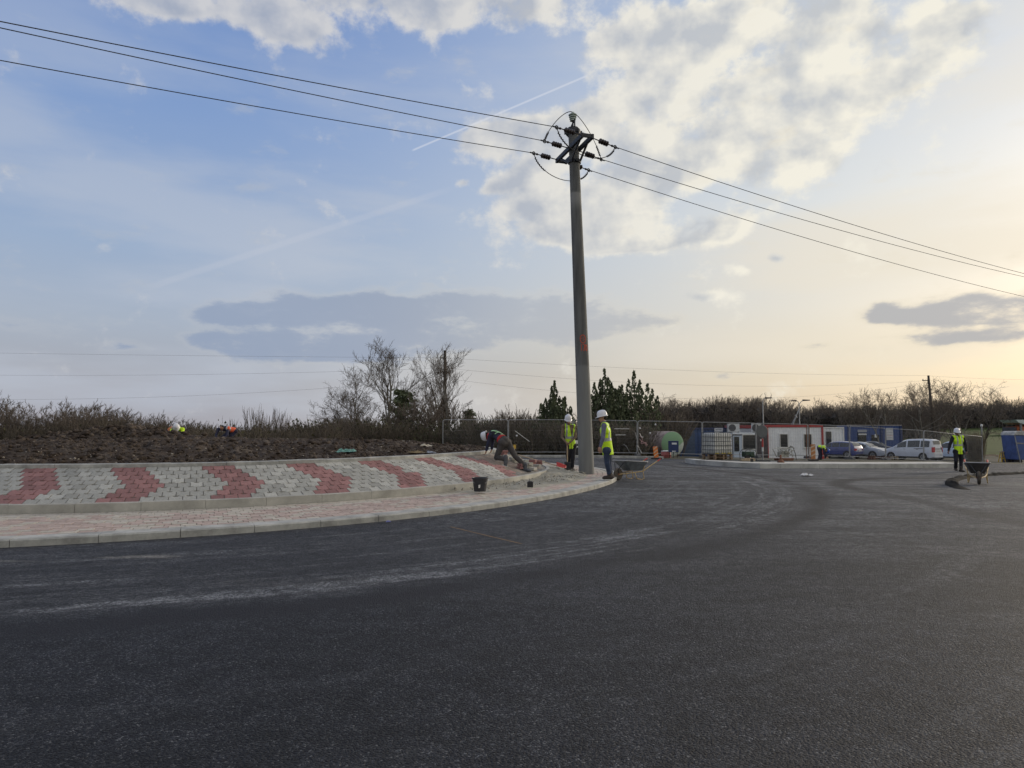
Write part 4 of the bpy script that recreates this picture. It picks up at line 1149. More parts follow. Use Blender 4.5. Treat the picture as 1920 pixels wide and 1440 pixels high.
mb = MB(); mb.box((.52, -.05, 1.62), (.5, .06, 1.5)); mb.build('door', GLASS, w5)
# blue office container
c6 = gpos(1587, 76)
o6 = thing('site_office', c6, 'dark blue office container with white signs behind the parked cars', 'site office')
W6 = PX(1690, 800, 76).x - c6.x; H6 = PX(1640, 797, 76).z - c6.z
mb = MB(); corrugated(mb, .1, W6 - .1, 0, .15, H6 - .1, .3, .02)
mb.box((W6 / 2, 1.2, H6 - .05), (W6 - .02, 2.36, .08)); mb.box((.05, 1.2, H6 / 2), (.08, 2.36, H6 - .2)); mb.box((W6 - .05, 1.2, H6 / 2), (.08, 2.36, H6 - .2))
mb.build('wall', BLUE2, o6)
xp = PX(1652.5, 800, 76).x - c6.x
mb = MB(); mb.box((W6 / 2, -.02, H6 - .02), (W6 + .04, .1, .1)); mb.build('roof_edge', mat('faded_grey_edge', (.26, .25, .25), .6, var=.2), o6)
for x in (.08, xp, W6 - .08):
    mb = MB(); mb.box((x, -.06, H6 / 2 - .04), (.2, .12, H6 - .12)); mb.build('corner_post', NAVY, o6)
s6 = 76 / FPX
def X6(px): return (px - 960) * s6 - c6.x
def Z6(py): return PX(960, py, 76).z - c6.z
mb = MB(); mb.box(((X6(1606) + X6(1622)) / 2, -.05, (Z6(812) + Z6(848)) / 2), (X6(1622) - X6(1606), .05, Z6(812) - Z6(848))); mb.build('window', GLASS, o6)
mb = MB(); mb.box(((X6(1632) + X6(1646)) / 2, -.05, 1.1), (X6(1646) - X6(1632), .05, 2.0)); dd = mb.build('door', GLASS, o6)
mb = MB(); mb.box((X6(1639.5), -.09, Z6(817)), (.24, .02, .36)); mb.build('notice', SIGNW, dd)
mb = MB(); mb.box((X6(1615), -.06, Z6(808)), (.95, .04, .24), mi=0)
for k in range(9): mb.box((X6(1615) - .4 + k * .1, -.084, Z6(808)), (.055, .008, .14), mi=1)
mb.box((X6(1615), -.06, Z6(814.2)), (.9, .04, .15), mi=0); mb.build('sign', [SIGNW, INK], o6)
mb = MB(); yb = Z6(803); 
mb.box((X6(1666), -.06, (Z6(802.5) + Z6(825)) / 2), (.7, .04, Z6(802.5) - Z6(825)), mi=0)
for k in range(7): mb.box((X6(1666), -.083, Z6(805) - k * .17), (.6, .006, .03), mi=1 if k != 4 else 2)
mb.build('sign', [SIGNW, INK, REDP], o6)
# ================================================================== SMALLER SITE THINGS
def put_on(px, py, dz=0.0):
    x, y = hit(px, py, dz); return Vector((x, y, g0(x, y) + dz))
# caged water tote on pallets
t0_ = put_on(1345, 861.5)
d_ = t0_.y
tote = thing('water_tote', t0_, 'white plastic water tote in a grey wire cage on wooden pallets', 'water tank', rotz=radians(24))
TW, TD = 1.2, 1.02
TH = PX(1345, 811, d_).z - t0_.z - .30
mb = MB(); z0 = .30
vs = []; prof = [(-.46, 0), (-.5, .06), (-.5, .28), (-.485, .34), (-.5, .4), (-.5, .62), (-.485, .68), (-.5, .74), (-.5, .93), (-.44, 1.0)]
n = 10
def rrect(sx, sy, r=.09, k=4):
    o = []
    for cx_, cy_, a0 in ((sx - r, sy - r, 0), (-sx + r, sy - r, pi / 2), (-sx + r, -sy + r, pi), (sx - r, -sy + r, 1.5 * pi)):
        for i in range(k + 1): a = a0 + i * pi / 2 / k; o.append((cx_ + r * cos(a), cy_ + r * sin(a)))
    return o
R0 = len(rrect(1, 1)); V_ = []
for a, h in prof: V_ += [(x, y, z0 + .03 + h * (TH - .05)) for x, y in rrect(-a * TW / 1.02, -a * TD / 1.02)]
mb.add(V_, [(i * R0 + k, i * R0 + (k + 1) % R0, (i + 1) * R0 + (k + 1) % R0, (i + 1) * R0 + k) for i in range(len(prof) - 1) for k in range(R0)] + [tuple(range(R0 * (len(prof) - 1), R0 * len(prof)))])
mb.lathe([(.12, 0), (.12, .04), (0, .05)], 12, (0, 0, z0 + TH - .02))
mb.build('bottle', mat('milky_plastic', (.58, .58, .54), .4, var=.12, vscale=3), tote, smooth=40)
mb = MB()
for x in np.linspace(-TW / 2, TW / 2, 9): 
    for y in (-TD / 2, TD / 2): mb.tube([(x, y, z0), (x, y, z0 + TH)], .013, 5)
for y in np.linspace(-TD / 2, TD / 2, 8)[1:-1]:
    for x in (-TW / 2, TW / 2): mb.tube([(x, y, z0), (x, y, z0 + TH)], .013, 5)
for z in np.linspace(.0, TH, 6):
    q = rrect(TW / 2 + .01, TD / 2 + .01, .05); q.append(q[0]); mb.tube([(x, y, z0 + z) for x, y in q], .014, 5)
mb.build('cage', mat('cage_steel', (.10, .11, .12), .5, metal=.4, var=.2), tote)
mb = MB()
for x in (-.38, 0.02, .42): mb.box((x, -.46, z0 + .07), (.26, .05, .1))
mb.build('corner_guard', mat('yellow_plastic', (.60, .47, .05), .5, var=.1), tote)
for k in range(2):
    mb = MB(); zb = .15 * k
    for y in np.linspace(-.45, .45, 6): mb.box((0, y, zb + .132), (1.2, .12, .022))
    for x in (-.54, 0, .54):
        for y in (-.45, 0, .45): mb.box((x, y, zb + .07), (.12, .12, .10))
        mb.box((x, 0, zb + .011), (.1, 1.0, .02))
    mb.build('pallet', WOOD, tote)
# green and white horizontal tank, seen end-on, and the blue switch box in front
tk = gpos(1260, 45.5)
tank = thing('storage_tank', tk, 'horizontal round tank with green and white end lying by the blue container', 'tank', rotz=radians(8))
rT = 23.5 / FPX * 45.5
mb = MB(); mb.lathe([(rT * .98, 0), (rT, .05), (rT, 1.0), (rT * 1.01, 1.02), (rT, 1.04), (rT, 2.4), (rT * .95, 2.5)], 40, (0, 0, rT + .05), (-.12, 1, 0)); mb.build('barrel', mat('dusty_pink_shell', (.34, .28, .26), .7, var=.35, vscale=2), tank, smooth=40)
def tank_end_mat():
    m = bpy.data.materials.new('tank_end'); m.use_nodes = True; nt = m.node_tree; N, L = nt.nodes, nt.links; b = N['Principled BSDF']; b.inputs['Roughness'].default_value = .6
    tc = N.new('ShaderNodeTexCoord'); sp = N.new('ShaderNodeSeparateXYZ'); L.new(tc.outputs['Object'], sp.inputs[0])
    n = N.new('ShaderNodeTexNoise'); n.inputs['Scale'].default_value = 2.5; n.inputs['Detail'].default_value = 6; L.new(tc.outputs['Object'], n.inputs['Vector'])
    a = N.new('ShaderNodeMath'); a.operation = 'MULTIPLY_ADD'; L.new(sp.outputs[0], a.inputs[0]); a.inputs[1].default_value = -.75; L.new(sp.outputs[2], a.inputs[2])
    c = N.new('ShaderNodeMath'); c.operation = 'MULTIPLY_ADD'; L.new(n.outputs[0], c.inputs[0]); c.inputs[1].default_value = .5; L.new(a.outputs[0], c.inputs[2])
    r = N.new('ShaderNodeValToRGB'); L.new(c.outputs[0], r.inputs[0]); e = r.color_ramp.elements
    e[0].position = .62; e[0].color = (.50, .56, .50, 1); e[1].position = .72; e[1].color = (.20, .36, .20, 1)
    L.new(r.outputs[0], b.inputs['Base Color']); return m
mb = MB(); mb.lathe([(rT * .97, -.0), (rT * .8, -.08), (rT * .4, -.13), (0, -.15)], 40, (0, 0, rT + .05), (-.12, 1, 0)); mb.build('end_cap', tank_end_mat(), tank, smooth=50)
for y in (.5, 1.9):
    mb = MB(); mb.box((-.15 * 1, y, .12), (1.3, .16, .26)); mb.build('cradle', RUST, tank)
sb = put_on(1263, 859)
box_ = thing('switch_box', sb, 'navy blue electrical box on thin legs in front of the green tank', 'electrical box', rotz=radians(-6))
ds = sb.y; k_ = ds / FPX
mb = MB(); zb0 = PX(1263, 848, ds).z - sb.z; zb1 = PX(1263, 827.5, ds).z - sb.z
mb.box((0, 0, (zb0 + zb1) / 2), (18 * k_, .3, zb1 - zb0)); mb.box((0, 0, zb1 + .012), (18.6 * k_, .34, .03)); mb.build('cabinet', NAVY, box_, bevel=.012)
mb = MB(); mb.box((.03, -.156, zb1 - .12), (.26, .01, .1)); mb.build('label_plate', SIGNW, box_)
mb = MB(); mb.box((.0, -.156, zb0 + .06), (.2, .01, .05)); mb.build('label_plate', SIGNW, box_)
for x in (-.2, .0, .2):
    mb = MB(); mb.tube([(x, 0, zb0), (x * 1.05, .05, 0)], .015, 6); mb.build('leg', STEEL, box_)
# red and white drum behind
dr_ = put_on(1249, 858)
dt = thing('drum', dr_, 'low red drum with a pale lid beside the green tank', 'drum'); mb = MB(); mb.lathe([(.26, 0), (.27, .02), (.27, .15), (.28, .165), (.27, .18), (.27, .32), (.26, .34)], 20); mb.build('body', mat('faded_red', (.35, .10, .09), .6, var=.3, vscale=6), dt, smooth=40)
mb = MB(); mb.lathe([(.275, .34), (.275, .37), (.1, .40), (0, .40)], 20); mb.build('lid', OFFW, dt, smooth=40)
# traffic beacon boards
def beacon(loc, h, label, rz=0.0, lean=0.0, m0=ORANGE):
    t = thing('barrier_board', loc, label, 'barrier board', rotz=rz, group='orange and white barrier boards')
    mb = MB(); W_ = .26; n = 5
    mb.box((0, 0, h / 2 + .06), (W_, .04, h - .06), mi=0)
    o = mb.build('board', [m0, OFFW], t, bevel=.006)
    o.rotation_euler = (0, lean, 0)
    mb = MB()
    for k in range(3):
        z = .25 * h + k * .27 * h
        mb.add([(-W_ / 2 + .01, -.024, z), (W_ / 2 - .01, -.024, z + .12), (W_ / 2 - .01, -.024, z + .12 + .09 * h), (-W_ / 2 + .01, -.024, z + .09 * h)], [(0, 1, 2, 3)])
    s = mb.build('stripe', mat('stripe_white', (.55, .42, .30), .6), o)
    mb = MB(); mb.box((0, 0, .04), (.5, .26, .08)); mb.build('foot', BLACK, t, bevel=.015)
    return t
b1_ = put_on(1231, 861); beacon(b1_, PX(1230, 838, b1_.y).z - b1_.z, 'orange barrier board leaning beside the wheelbarrow handles', .3, -.12)
b2_ = put_on(1525, 864); beacon(b2_, PX(1525, 834, b2_.y).z - b2_.z, 'worn orange barrier board between the cabin window and the bent worker', .1, 0, mat('worn_orange', (.42, .18, .07), .7, var=.3, vscale=5))
# road sign seen from behind
sg = put_on(1430, 866)
sign = thing('road_sign', sg, 'round road sign seen from behind on a red banded post by the cabin', 'road sign')
zt = PX(1430, 809, sg.y).z - sg.z
mb = MB(); mb.lathe([(.0, 0), (.31, 0), (.325, .01), (.31, .02), (.0, .02)], 32, (0, 0, zt), (.2, -1, 0)); mb.build('sign_disc', mat('sign_back', (.10, .11, .115), .5, var=.15), sign)
mb = MB(); mb.tube([(.03, .04, 0), (.03, .04, zt + .2)], .035, 10)
mb.build('post', GALV_D, sign)
mb = MB(); mb.lathe([(.045, 0), (.045, .42)], 12, (.03, .04, zt - .78)); mb.build('post_band', REDP, sign)
mb = MB(); mb.lathe([(.045, 0), (.045, .2)], 12, (.03, .04, zt - 1.0)); mb.build('post_band', OFFW, sign)
mb = MB(); mb.box((.0, 0, .04), (.6, .4, .1)); mb.build('foot', BLACK, sign, bevel=.02)
# dark tall locker behind the sign
lk = gpos(1429, 44.5)
lock = thing('tool_locker', lk, 'tall dark brown locker standing behind the round road sign', 'locker')
mb = MB(); mb.box((0, .25, .85), (.62, .5, 1.7)); mb.build('body', mat('brown_locker', (.055, .045, .05), .6, var=.3), lock, bevel=.01)
mb = MB(); mb.box((-.12, -.012, 1.1), (.1, .02, .13)); mb.build('sticker', OFFW, lock); mb = MB(); mb.box((-.02, -.012, .7), (.1, .02, .09)); mb.build('sticker', OFFW, lock)
mb = MB(); mb.box((-.03, -.02, .85), (.01, .02, 1.6)); mb.build('door_gap', BLACK, lock)
# generator
ge = put_on(1403, 862)
gen = thing('generator', ge, 'small dark green generator with hoop frame in front of the kiosk', 'generator', rotz=.2)
mb = MB(); mb.box((0, 0, .3), (.55, .42, .3)); mb.lathe([(.13, 0), (.13, .2)], 14, (.1, -.28, .3), (0, 1, 0)); mb.build('engine', mat('dark_green', (.03, .06, .04), .5, var=.3), gen, bevel=.03)
mb = MB()
for y in (-.25, .25): mb.tube([(-.34, y, .02), (-.36, y, .35), (-.25, y, .52), (0, y, .57), (.25, y, .52), (.36, y, .35), (.34, y, .02), (-.34, y, .02)], .016, 6)
mb.build('hoop_frame', STEEL, gen)
mb = MB(); mb.lathe([(.03, -.05), (.13, -.05), (.14, 0), (.13, .05), (.03, .05)], 14, (-.2, -.27, .14), (0, 1, 0)); mb.build('wheel', BLACK, gen)
# timber under it
tb = put_on(1402, 864.5); mb = MB(); mb.box((0, 0, .05), (.7, .3, .1)); mb.box((.1, .05, .12), (.5, .2, .05)); tag(mb.build('timber_block', WOODL, loc=tb), 'pale timber block under the green generator', 'timber')
# plate compactor and its steel foot on the platform
pc = put_on(1470, 864)
pl = thing('plate_compactor', pc, 'grey plate compactor with tangled hoses and tilted handle before the cabin', 'compactor', rotz=.35)
mb = MB(); mb.prism([(-.42, .02), (.4, .02), (.5, .14), (-.5, .14)], -.24, .24); mb.build('base_plate', RUST, pl, bevel=.01)
mb = MB(); mb.box((-.05, 0, .34), (.5, .34, .3)); mb.lathe([(.14, 0), (.14, .3), (.1, .33)], 14, (.05, -.2, .42), (0, 1, 0)); mb.build('engine', mat('pale_engine', (.36, .36, .32), .6, var=.4, vscale=8), pl, bevel=.03)
mb = MB(); mb.tube([(-.3, -.2, .2), (-.55, -.2, .62), (-.2, -.2, .70), (.3, -.2, .62), (.42, -.2, .2)], .025, 7); mb.tube([(-.3, .2, .2), (-.55, .2, .62), (-.2, .2, .70), (.3, .2, .62), (.42, .2, .2)], .025, 7); mb.build('hoop_frame', mat('pale_frame', (.42, .42, .38), .5, var=.2), pl, smooth=40)
mb = MB(); mb.tube([(.2, -.1, .45), (.38, -.1, .78), (.55, -.1, .72)], .025, 7); mb.tube([(.55, -.1, .72), (.68, -.1, .35), (.74, -.1, .03)], .02, 7); mb.build('handle', BLACK, pl, smooth=40)
for k in range(3):
    mb = MB(); mb.tube([Vector((-.45 + .9 * t, -.26 + .04 * sin(t * 9 + k), .42 + .1 * k + .11 * sin(t * 5 + k * 2))) for t in np.linspace(0, 1, 14)], .022, 6); mb.build('hose', mat('grey_hose', (.30, .30, .27), .6, var=.3), pl, smooth=60)
px_ = put_on(1464, 867, .19)
mb = MB(); mb.lathe([(.16, 0), (.15, .03), (.05, .14), (.04, .3), (.03, .32)], 14); tag(mb.build('rusty_cone', RUST, loc=px_, smooth=30), 'rusty cone-shaped steel foot standing on the kerb platform', 'steel foot')
px_ = put_on(1410, 866, .19); mb = MB(); mb.box((0, 0, .06), (.1, .1, .12)); mb.box((0, 0, .125), (.07, .07, .02)); tag(mb.build('kerb_block', BLACK, loc=px_, bevel=.008), 'small black block on the kerb platform near the generator', 'block')
px_ = put_on(1739, 862.5, .19); mb = MB(); mb.box((0, 0, .06), (.1, .1, .12)); mb.box((0, 0, .125), (.07, .07, .02)); tag(mb.build('kerb_block', BLACK, loc=px_, bevel=.008), 'small black block on the kerb platform below the white van', 'block')
# two rusty rods standing at the fence joint
for px, lab in ((1509.5, 'left of two thin rusty rods standing before the right cabin window'), (1514.5, 'right of two thin rusty rods standing before the right cabin window')):
    p = gpos(px, 42.6); mb = MB(); mb.tube([(0, 0, 0), (.06, .02, PX(px, 796, 42.6).z - p.z)], .022, 6); mb.box((0, 0, .012), (.1, .1, .024)); tag(mb.build('steel_rod', RUST, loc=p, smooth=40), lab, 'steel rod', 'rusty rods at the fence')
# heap of blocks and crates below the vans
rr = random.Random(8)
for k in range(8):
    p = put_on(1632 + k * 5.2 + rr.uniform(-1, 1), 861 + rr.uniform(-.6, .6)); mb = MB(); s = rr.uniform(.12, .17)
    mb.box((0, 0, s / 2), (.3, .22, s), rr.uniform(0, 1)); mb.box((.03, .02, s + .05), (.22, .16, .1), rr.uniform(0, 1))
    tag(mb.build('brick_stack', mat('dark_brick', (.10, .055, .045), .9, var=.4, vscale=7), loc=p, bevel=.008), 'small dark red block stack in the row below the silver car and van', 'brick stack', 'low stacks of blocks')
p = put_on(1677, 862); cr_ = thing('crate', p, 'pale open wooden crate at the end of the dark block stacks', 'crate', rotz=.1)
mb = MB(); mb.box((0, 0, .26), (.5, .36, .03)); mb.build('top_board', WOODL, cr_)
for x, y in ((-.21, -.14), (.21, -.14), (-.21, .14), (.21, .14)): mb = MB(); mb.box((x, y, .125), (.06, .06, .24)); mb.build('leg', WOODL, cr_)

# wheelbarrows -----------------------------------------------------
def wheelbarrow(loc, rotz, label, tray_m):
    "wheel towards +x, handles towards -x"
    t = thing('wheelbarrow', loc, label, 'wheelbarrow', rotz, 'wheelbarrows')
    FR = mat('barrow_frame', (.50, .36, .17), .6, var=.3, vscale=10)
    mb = MB()
    bot = [(.22, -.17), (.22, .17), (-.34, .2), (-.34, -.2)]; top = [(.56, -.3), (.56, .3), (-.46, .34), (-.46, -.34)]
    n = 5; rings = []
    def rr4(c, f=.06):
        o = []
        for i in range(4):
            p, q, s_ = Vector(c[i - 1]), Vector(c[i]), Vector(c[(i + 1) % 4])
            a = q + (p - q).normalized() * f; b = q + (s_ - q).normalized() * f
            for u in np.linspace(0, 1, 4): o.append((a * (1 - u) ** 2 + q * 2 * u * (1 - u) + b * u * u))
        return o
    levels = [(0, .30), (.35, .40), (.75, .51), (1.0, .575)]
    zz = lambda u, x: .30 + .275 * u + (.055 * u if x > 0 else 0)
    V_ = []; B, T_ = rr4(bot), rr4(top)
    for sgn in (0, 1):
        for u, _ in levels:
            for b_, t_ in zip(B, T_):
                c = b_ * (1 - u) + t_ * u
                V_.append((c.x * (1 - .02 * sgn), c.y * (1 - .03 * sgn), zz(u, c.x) + .008 * sgn))
    m_ = len(B); F_ = []
    for sgn in (0, 1):
        o = sgn * 4 * m_
        for i in range(3):
            for k in range(m_):
                q = (o + i * m_ + k, o + i * m_ + (k + 1) % m_, o + (i + 1) * m_ + (k + 1) % m_, o + (i + 1) * m_ + k); F_.append(q)
        F_.append(tuple(o + k for k in range(m_)))
    for k in range(m_): a, b = 3 * m_ + k, 3 * m_ + (k + 1) % m_; F_.append((a, b, b + 4 * m_, a + 4 * m_))
    mb.add(V_, F_)
    rim = [Vector((c.x, c.y, zz(1, c.x))) for c in T_]; rim.append(rim[0]); RIMO = rim
    ty_ = mb.build('tray', tray_m, t, smooth=35)
    mb = MB(); mb.tube(rim, .016, 6); mb.build('rim', GALV, ty_, smooth=50)
    for s in (-1, 1):
        mb = MB(); mb.tube([(.60, s * .05, .19), (.30, s * .17, .22), (-.30, s * .24, .27), (-.62, s * .29, .45), (-1.0, s * .30, .62)], .017, 8)
        a = mb.build('handle', FR, t, smooth=50)
        mb = MB(); mb.tube([(-.93, s * .30, .588), (-1.08, s * .30, .655)], .024, 8); mb.build('grip', REDPL, a, smooth=50)
        mb = MB(); mb.tube([(-.30, s * .24, .27), (-.34, s * .25, .03), (-.22, s * .245, .0), (-.02, s * .235, .04), (.04, s * .2, .24)], .015, 7); mb.tube([(-.30, s * .24, .27), (-.40, s * .27, .56)], .014, 7); mb.build('leg', FR, t, smooth=50)
        mb = MB(); mb.tube([(.60, s * .055, .19), (.66, s * .06, .34), (.55, s * .2, .56)], .013, 6); mb.build('brace', STEEL, t)
    mb = MB(); mb.lathe([(.10, -.04), (.165, -.045), (.195, -.02), (.2, 0), (.195, .02), (.165, .045), (.10, .04)], 26, (.60, 0, .195), (0, 1, 0)); w = mb.build('wheel', mat('dusty_tyre', (.09, .075, .06), .9, var=.4, vscale=10), t, smooth=40)
    mb = MB(); mb.lathe([(.03, -.055), (.04, -.03), (.105, -.034), (.12, -.02), (.12, .02), (.105, .034), (.04, .03), (.03, .055)], 22, (.60, 0, .195), (0, 1, 0)); mb.build('rim', mat('rust_rim', (.26, .09, .05), .7, var=.4, vscale=8), w, smooth=40)
    return t
wb1 = put_on(1181, 899.5)
wbo = wheelbarrow(wb1 + Vector((.06, .12, 0)), radians(180 + 36), 'grey steel wheelbarrow with yellow frame and red grips behind the jeans worker', mat('grey_tray', (.13, .15, .17), .5, var=.3, vscale=5))
wbo.scale = (.88, .88, .88)
wb2 = put_on(1834, 909)
wheelbarrow(wb2 + Vector((.33, .50, .01)), radians(-121), 'dark-trayed wheelbarrow seen wheel first on the right-hand island', mat('dark_tray', (.085, .082, .08), .6, var=.45, vscale=6))

# bucket, black block, spade and shovel, litter ----------------------
bp_ = put_on(900, 921, AP_IN + .04)
bk = thing('bucket', bp_, 'black plastic mortar bucket standing by the inner kerb', 'bucket')
mb = MB(); mb.lathe([(.10, 0), (.125, 0), (.128, .02), (.158, .25), (.172, .255), (.175, .285), (.16, .29), (.152, .27), (.12, .03), (0, .03)], 32); mb.build('shell', mat('bucket_plastic', (.022, .023, .028), .5, var=.4, vscale=9), bk, smooth=30)
mb = MB(); mb.tube([Vector((.17 * cos(a), -.05 - .13 * sin(a) ** 2 * .6, .26 - .11 * sin(a))) for a in np.linspace(0, pi, 14)], .005, 5); mb.build('handle', GALV, bk)
mb = MB(); 
for k in range(6): mb.box((-.012 + .005 * (k % 3), -.151, .085 + .011 * k), (.035, .012, .012), .1 * k)
mb.build('mortar_stain', OFFW, bk)
p = put_on(994, 914, AP_IN + .05); mb = MB(); mb.box((0, 0, .065), (.13, .12, .12)); mb.box((0, 0, .128), (.09, .09, .02)); tag(mb.build('black_cube', mat('matt_black', (.012, .012, .013), .6), loc=p, bevel=.012), 'small black cube-shaped cap lying on the sand heap', 'plastic cap')
# long-handled shovel with red blade lying from the slope to the sand
a = PX(972, 853, 24.3); b = put_on(1052, 877, AP_IN + .12)
sh = thing('shovel', b, 'shovel with red blade lying across the kerb behind the sand', 'shovel')
mb = MB(); mb.tube([a - b + Vector((0, 0, -.0)), Vector((-.12, .05, .06))], .017, 8); mb.build('handle', WOODL, sh, smooth=50)
mb = MB()
V_ = []
for i in range(7):
    u = i / 6
    for j in range(7):
        w_ = (j / 6 - .5) * 2; V_.append((-.14 + u * .30, w_ * .12 * (1 - .35 * u ** 3) , .06 - .05 * u + .03 * (w_ ** 2) + .05 * (1 - u)))
F_ = [(i * 7 + j, i * 7 + j + 1, i * 7 + j + 8, i * 7 + j + 7) for i in range(6) for j in range(6)]
mb.add(V_, F_); o = mb.build('blade', REDPL, sh, smooth=60); o.rotation_euler = (.5, 0, -.1)
so_ = o.modifiers.new('thick', 'SOLIDIFY'); so_.thickness = .006
# yellow-headed stake behind the crouching worker
p = PX(965, 840, 28.5); zg = g0(p.x, p.y)
st = thing('marker_stake', (p.x, p.y, zg), 'thin stake with a yellow head behind the crouching paver worker', 'stake')
mb = MB(); mb.tube([(0, 0, 0), (0, 0, p.z - zg)], .015, 6); mb.build('stake', WOODL, st)
mb = MB(); mb.box((0, 0, p.z - zg + .05), (.10, .03, .16)); mb.build('head', YEL, st, bevel=.01)
# stacked loose pavers on the bare end of the slope
rr = random.Random(4)
lp = [(948, 862), (952, 858), (958, 862), (944, 854), (962, 868), (998, 872), (1006, 876), (984, 872), (972, 862), (1010, 872), (1016, 868), (978, 880), (1000, 882), (992, 878)]
def slope_pt(px, py):
    "point on the paved slope"
    r = ray(px, py); t = 10.0
    while t < 60:
        x, y, z = r.x * t, r.y * t, CAM_H + r.z * t
        q = hypot(x - CX, y - CY); th = atan2(y - CY, x - CX); ru, ri = Ru(th), Ri(th) - .1
        s = min(1, max(0, (q - ru) / (ri - ru))); h = g0(x, y) + SL_UP + (SL_IN - SL_UP) * s
        if q < ri and z <= h: return Vector((x, y, h))
        if q < Ri(th) + 2 and z <= g0(x, y) + AP_IN: return Vector((x, y, g0(x, y) + AP_IN))
        t += .02
    return Vector((x, y, h))
LOOSE = [GREY[3], GREY[1], RED[1], mat('pale_block', (.44, .42, .36), .9, var=.15, vscale=20)]
for i, (px, py) in enumerate(lp):
    p = slope_pt(px, py); mb = MB(); n = rr.choice([1, 2, 2])
    for k in range(n): mb.box((rr.uniform(-.02, .02), rr.uniform(-.02, .02), .045 + .075 * k), (.2, .16, .07), rr.uniform(0, 3))
    tag(mb.build('loose_paver', rr.choice(LOOSE), loc=p, bevel=.006), 'one of the loose paving blocks lying about on the unfinished end of the slope', 'paving block', 'loose pavers on the slope')
# crumpled rubbish
def crumple(px, py, dz, s, m, label, cat, name='litter', soil=False, flat=.45):
    if soil:
        r = ray(px, py); t = 8.0
        while t < 40:
            x, y, z = r.x * t, r.y * t, CAM_H + r.z * t
            if z <= mound_h(x, y): break
            t += .02
        p = Vector((x, y, mound_h(x, y)))
    else: p = put_on(px, py, dz)
    mb = MB(); n = 10; V_ = []
    for i in range(n + 1):
        for j in range(n + 1):
            u, v = i / n - .5, j / n - .5
            q = Vector((u, v, px))
            V_.append((u * s * 1.3 + .12 * s * mnoise.noise(q * 5), v * s * .7 + .12 * s * mnoise.noise(q * 5 + Vector((9, 0, 0))), s * flat * max(.02, .42 + .9 * mnoise.noise(q * 4.2)) * (1 - 2.6 * max(abs(u), abs(v)) ** 2)))
    mb.add(V_, [(i * (n + 1) + j, i * (n + 1) + j + 1, (i + 1) * (n + 1) + j + 1, (i + 1) * (n + 1) + j) for i in range(n) for j in range(n)])
    o = mb.build(name, m, loc=p + Vector((0, 0, .01)))
    k = o.modifiers.new('t', 'SOLIDIFY'); k.thickness = .004
    tag(o, label, cat)
WPL = mat('white_film', (.66, .66, .66), .5)
crumple(1513, 893, 0, .3, WPL, 'crumpled white plastic bag lying on the open asphalt', 'plastic bag', 'plastic_bag')
crumple(650, 850, 0, .34, mat('green_net', (.16, .33, .29), .7, var=.5, vscale=25), 'torn pale green netting on the soil mound', 'netting', 'netting', True)
crumple(799, 838, 0, .26, mat('cream_film', (.55, .50, .40), .6), 'cream scrap of packaging on the soil near the bare tree pole', 'scrap', 'litter', True)
crumple(802, 851, 0, .34, mat('grey_film', (.30, .32, .37), .5), 'grey plastic sheet scrap at the upper kerb', 'plastic sheet', 'plastic_sheet', True, .2)
crumple(779, 850, 0, .36, mat('ochre_scrap', (.20, .15, .08), .8, var=.4), 'brown scrap of sacking beside the grey plastic sheet', 'sacking', 'sacking', True, .2)
crumple(545, 815, 0, .16, WPL, 'tiny white scrap far back on the soil mound', 'scrap', 'litter', True)
crumple(728, 980, 0, .06, mat('blue_scrap', (.2, .22, .5), .6), 'tiny violet scrap of film lying on the asphalt near the kerb', 'scrap', 'litter', False)
# sprayed orange line on the asphalt
p, q = Vector((*hit(845, 988), 0)), Vector((*hit(978, 1020), 0)); mb = MB(); d = (q - p).normalized(); nn = Vector((-d.y, d.x, 0)); n = 40; V_ = []
for i in range(n + 1):
    c = p.lerp(q, i / n); w_ = .018 * (1 + .6 * mnoise.noise(Vector((i * .7, 0, 0))))
    for s in (-1, 1): e = c + nn * w_ * s; V_.append((e.x, e.y, g0(e.x, e.y) + .004))
mb.add(V_, [(2 * i, 2 * i + 1, 2 * i + 3, 2 * i + 2) for i in range(n)]); tag(mb.build('road_marking', mat('faded_orange_mark', (.16, .10, .05), .9, var=.5, vscale=20)), kind='structure')

# street lamps ------------------------------------------------------
def lamp(px, d, topy, arms, label, strut=False):
    p = gpos(px, d); t = thing('street_lamp', p, label, 'street lamp', group='street lamps behind the cabins')
    h = PX(px, topy, d).z - p.z
    mb = MB(); mb.tube([(0, 0, 0), (0, 0, h)], [.085, .05], 10); mb.build('pole', GALV, t, smooth=50)
    for dx, dz in arms:
        mb = MB(); mb.tube([(0, 0, h - .05), (dx * .5, 0, h + dz * .7), (dx, 0, h + dz)], .035, 7); a = mb.build('arm', GALV, t, smooth=60)
        mb = MB(); mb.prism([(dx - .1, h + dz - .07), (dx + .62 * (1 if dx > 0 else -1), h + dz - .02), (dx + .6 * (1 if dx > 0 else -1), h + dz + .07), (dx - .1, h + dz + .10)], -.14, .14); mb.build('lamp_head', STEEL, a)
    if strut:
        mb = MB(); mb.tube([(-.85, 0, h - 2.6), (-.05, 0, h - .6)], .05, 7); mb.tube([(-1.1, 0, h - 2.6), (-.15, 0, h - .9)], .03, 6); mb.tube([(-.3, 0, h - 1.5), (-.42, 0, h - 1.2)], .09, 8); mb.build('strut', GALV, t)
lamp(1430.5, 75, 751, [(.35, .25)], 'street lamp with one arm rising above the round road sign')
lamp(1498.5, 75, 757, [(.5, .35), (-.2, .3)], 'street lamp with two heads and a slanting strut above the red cabin roof', True)
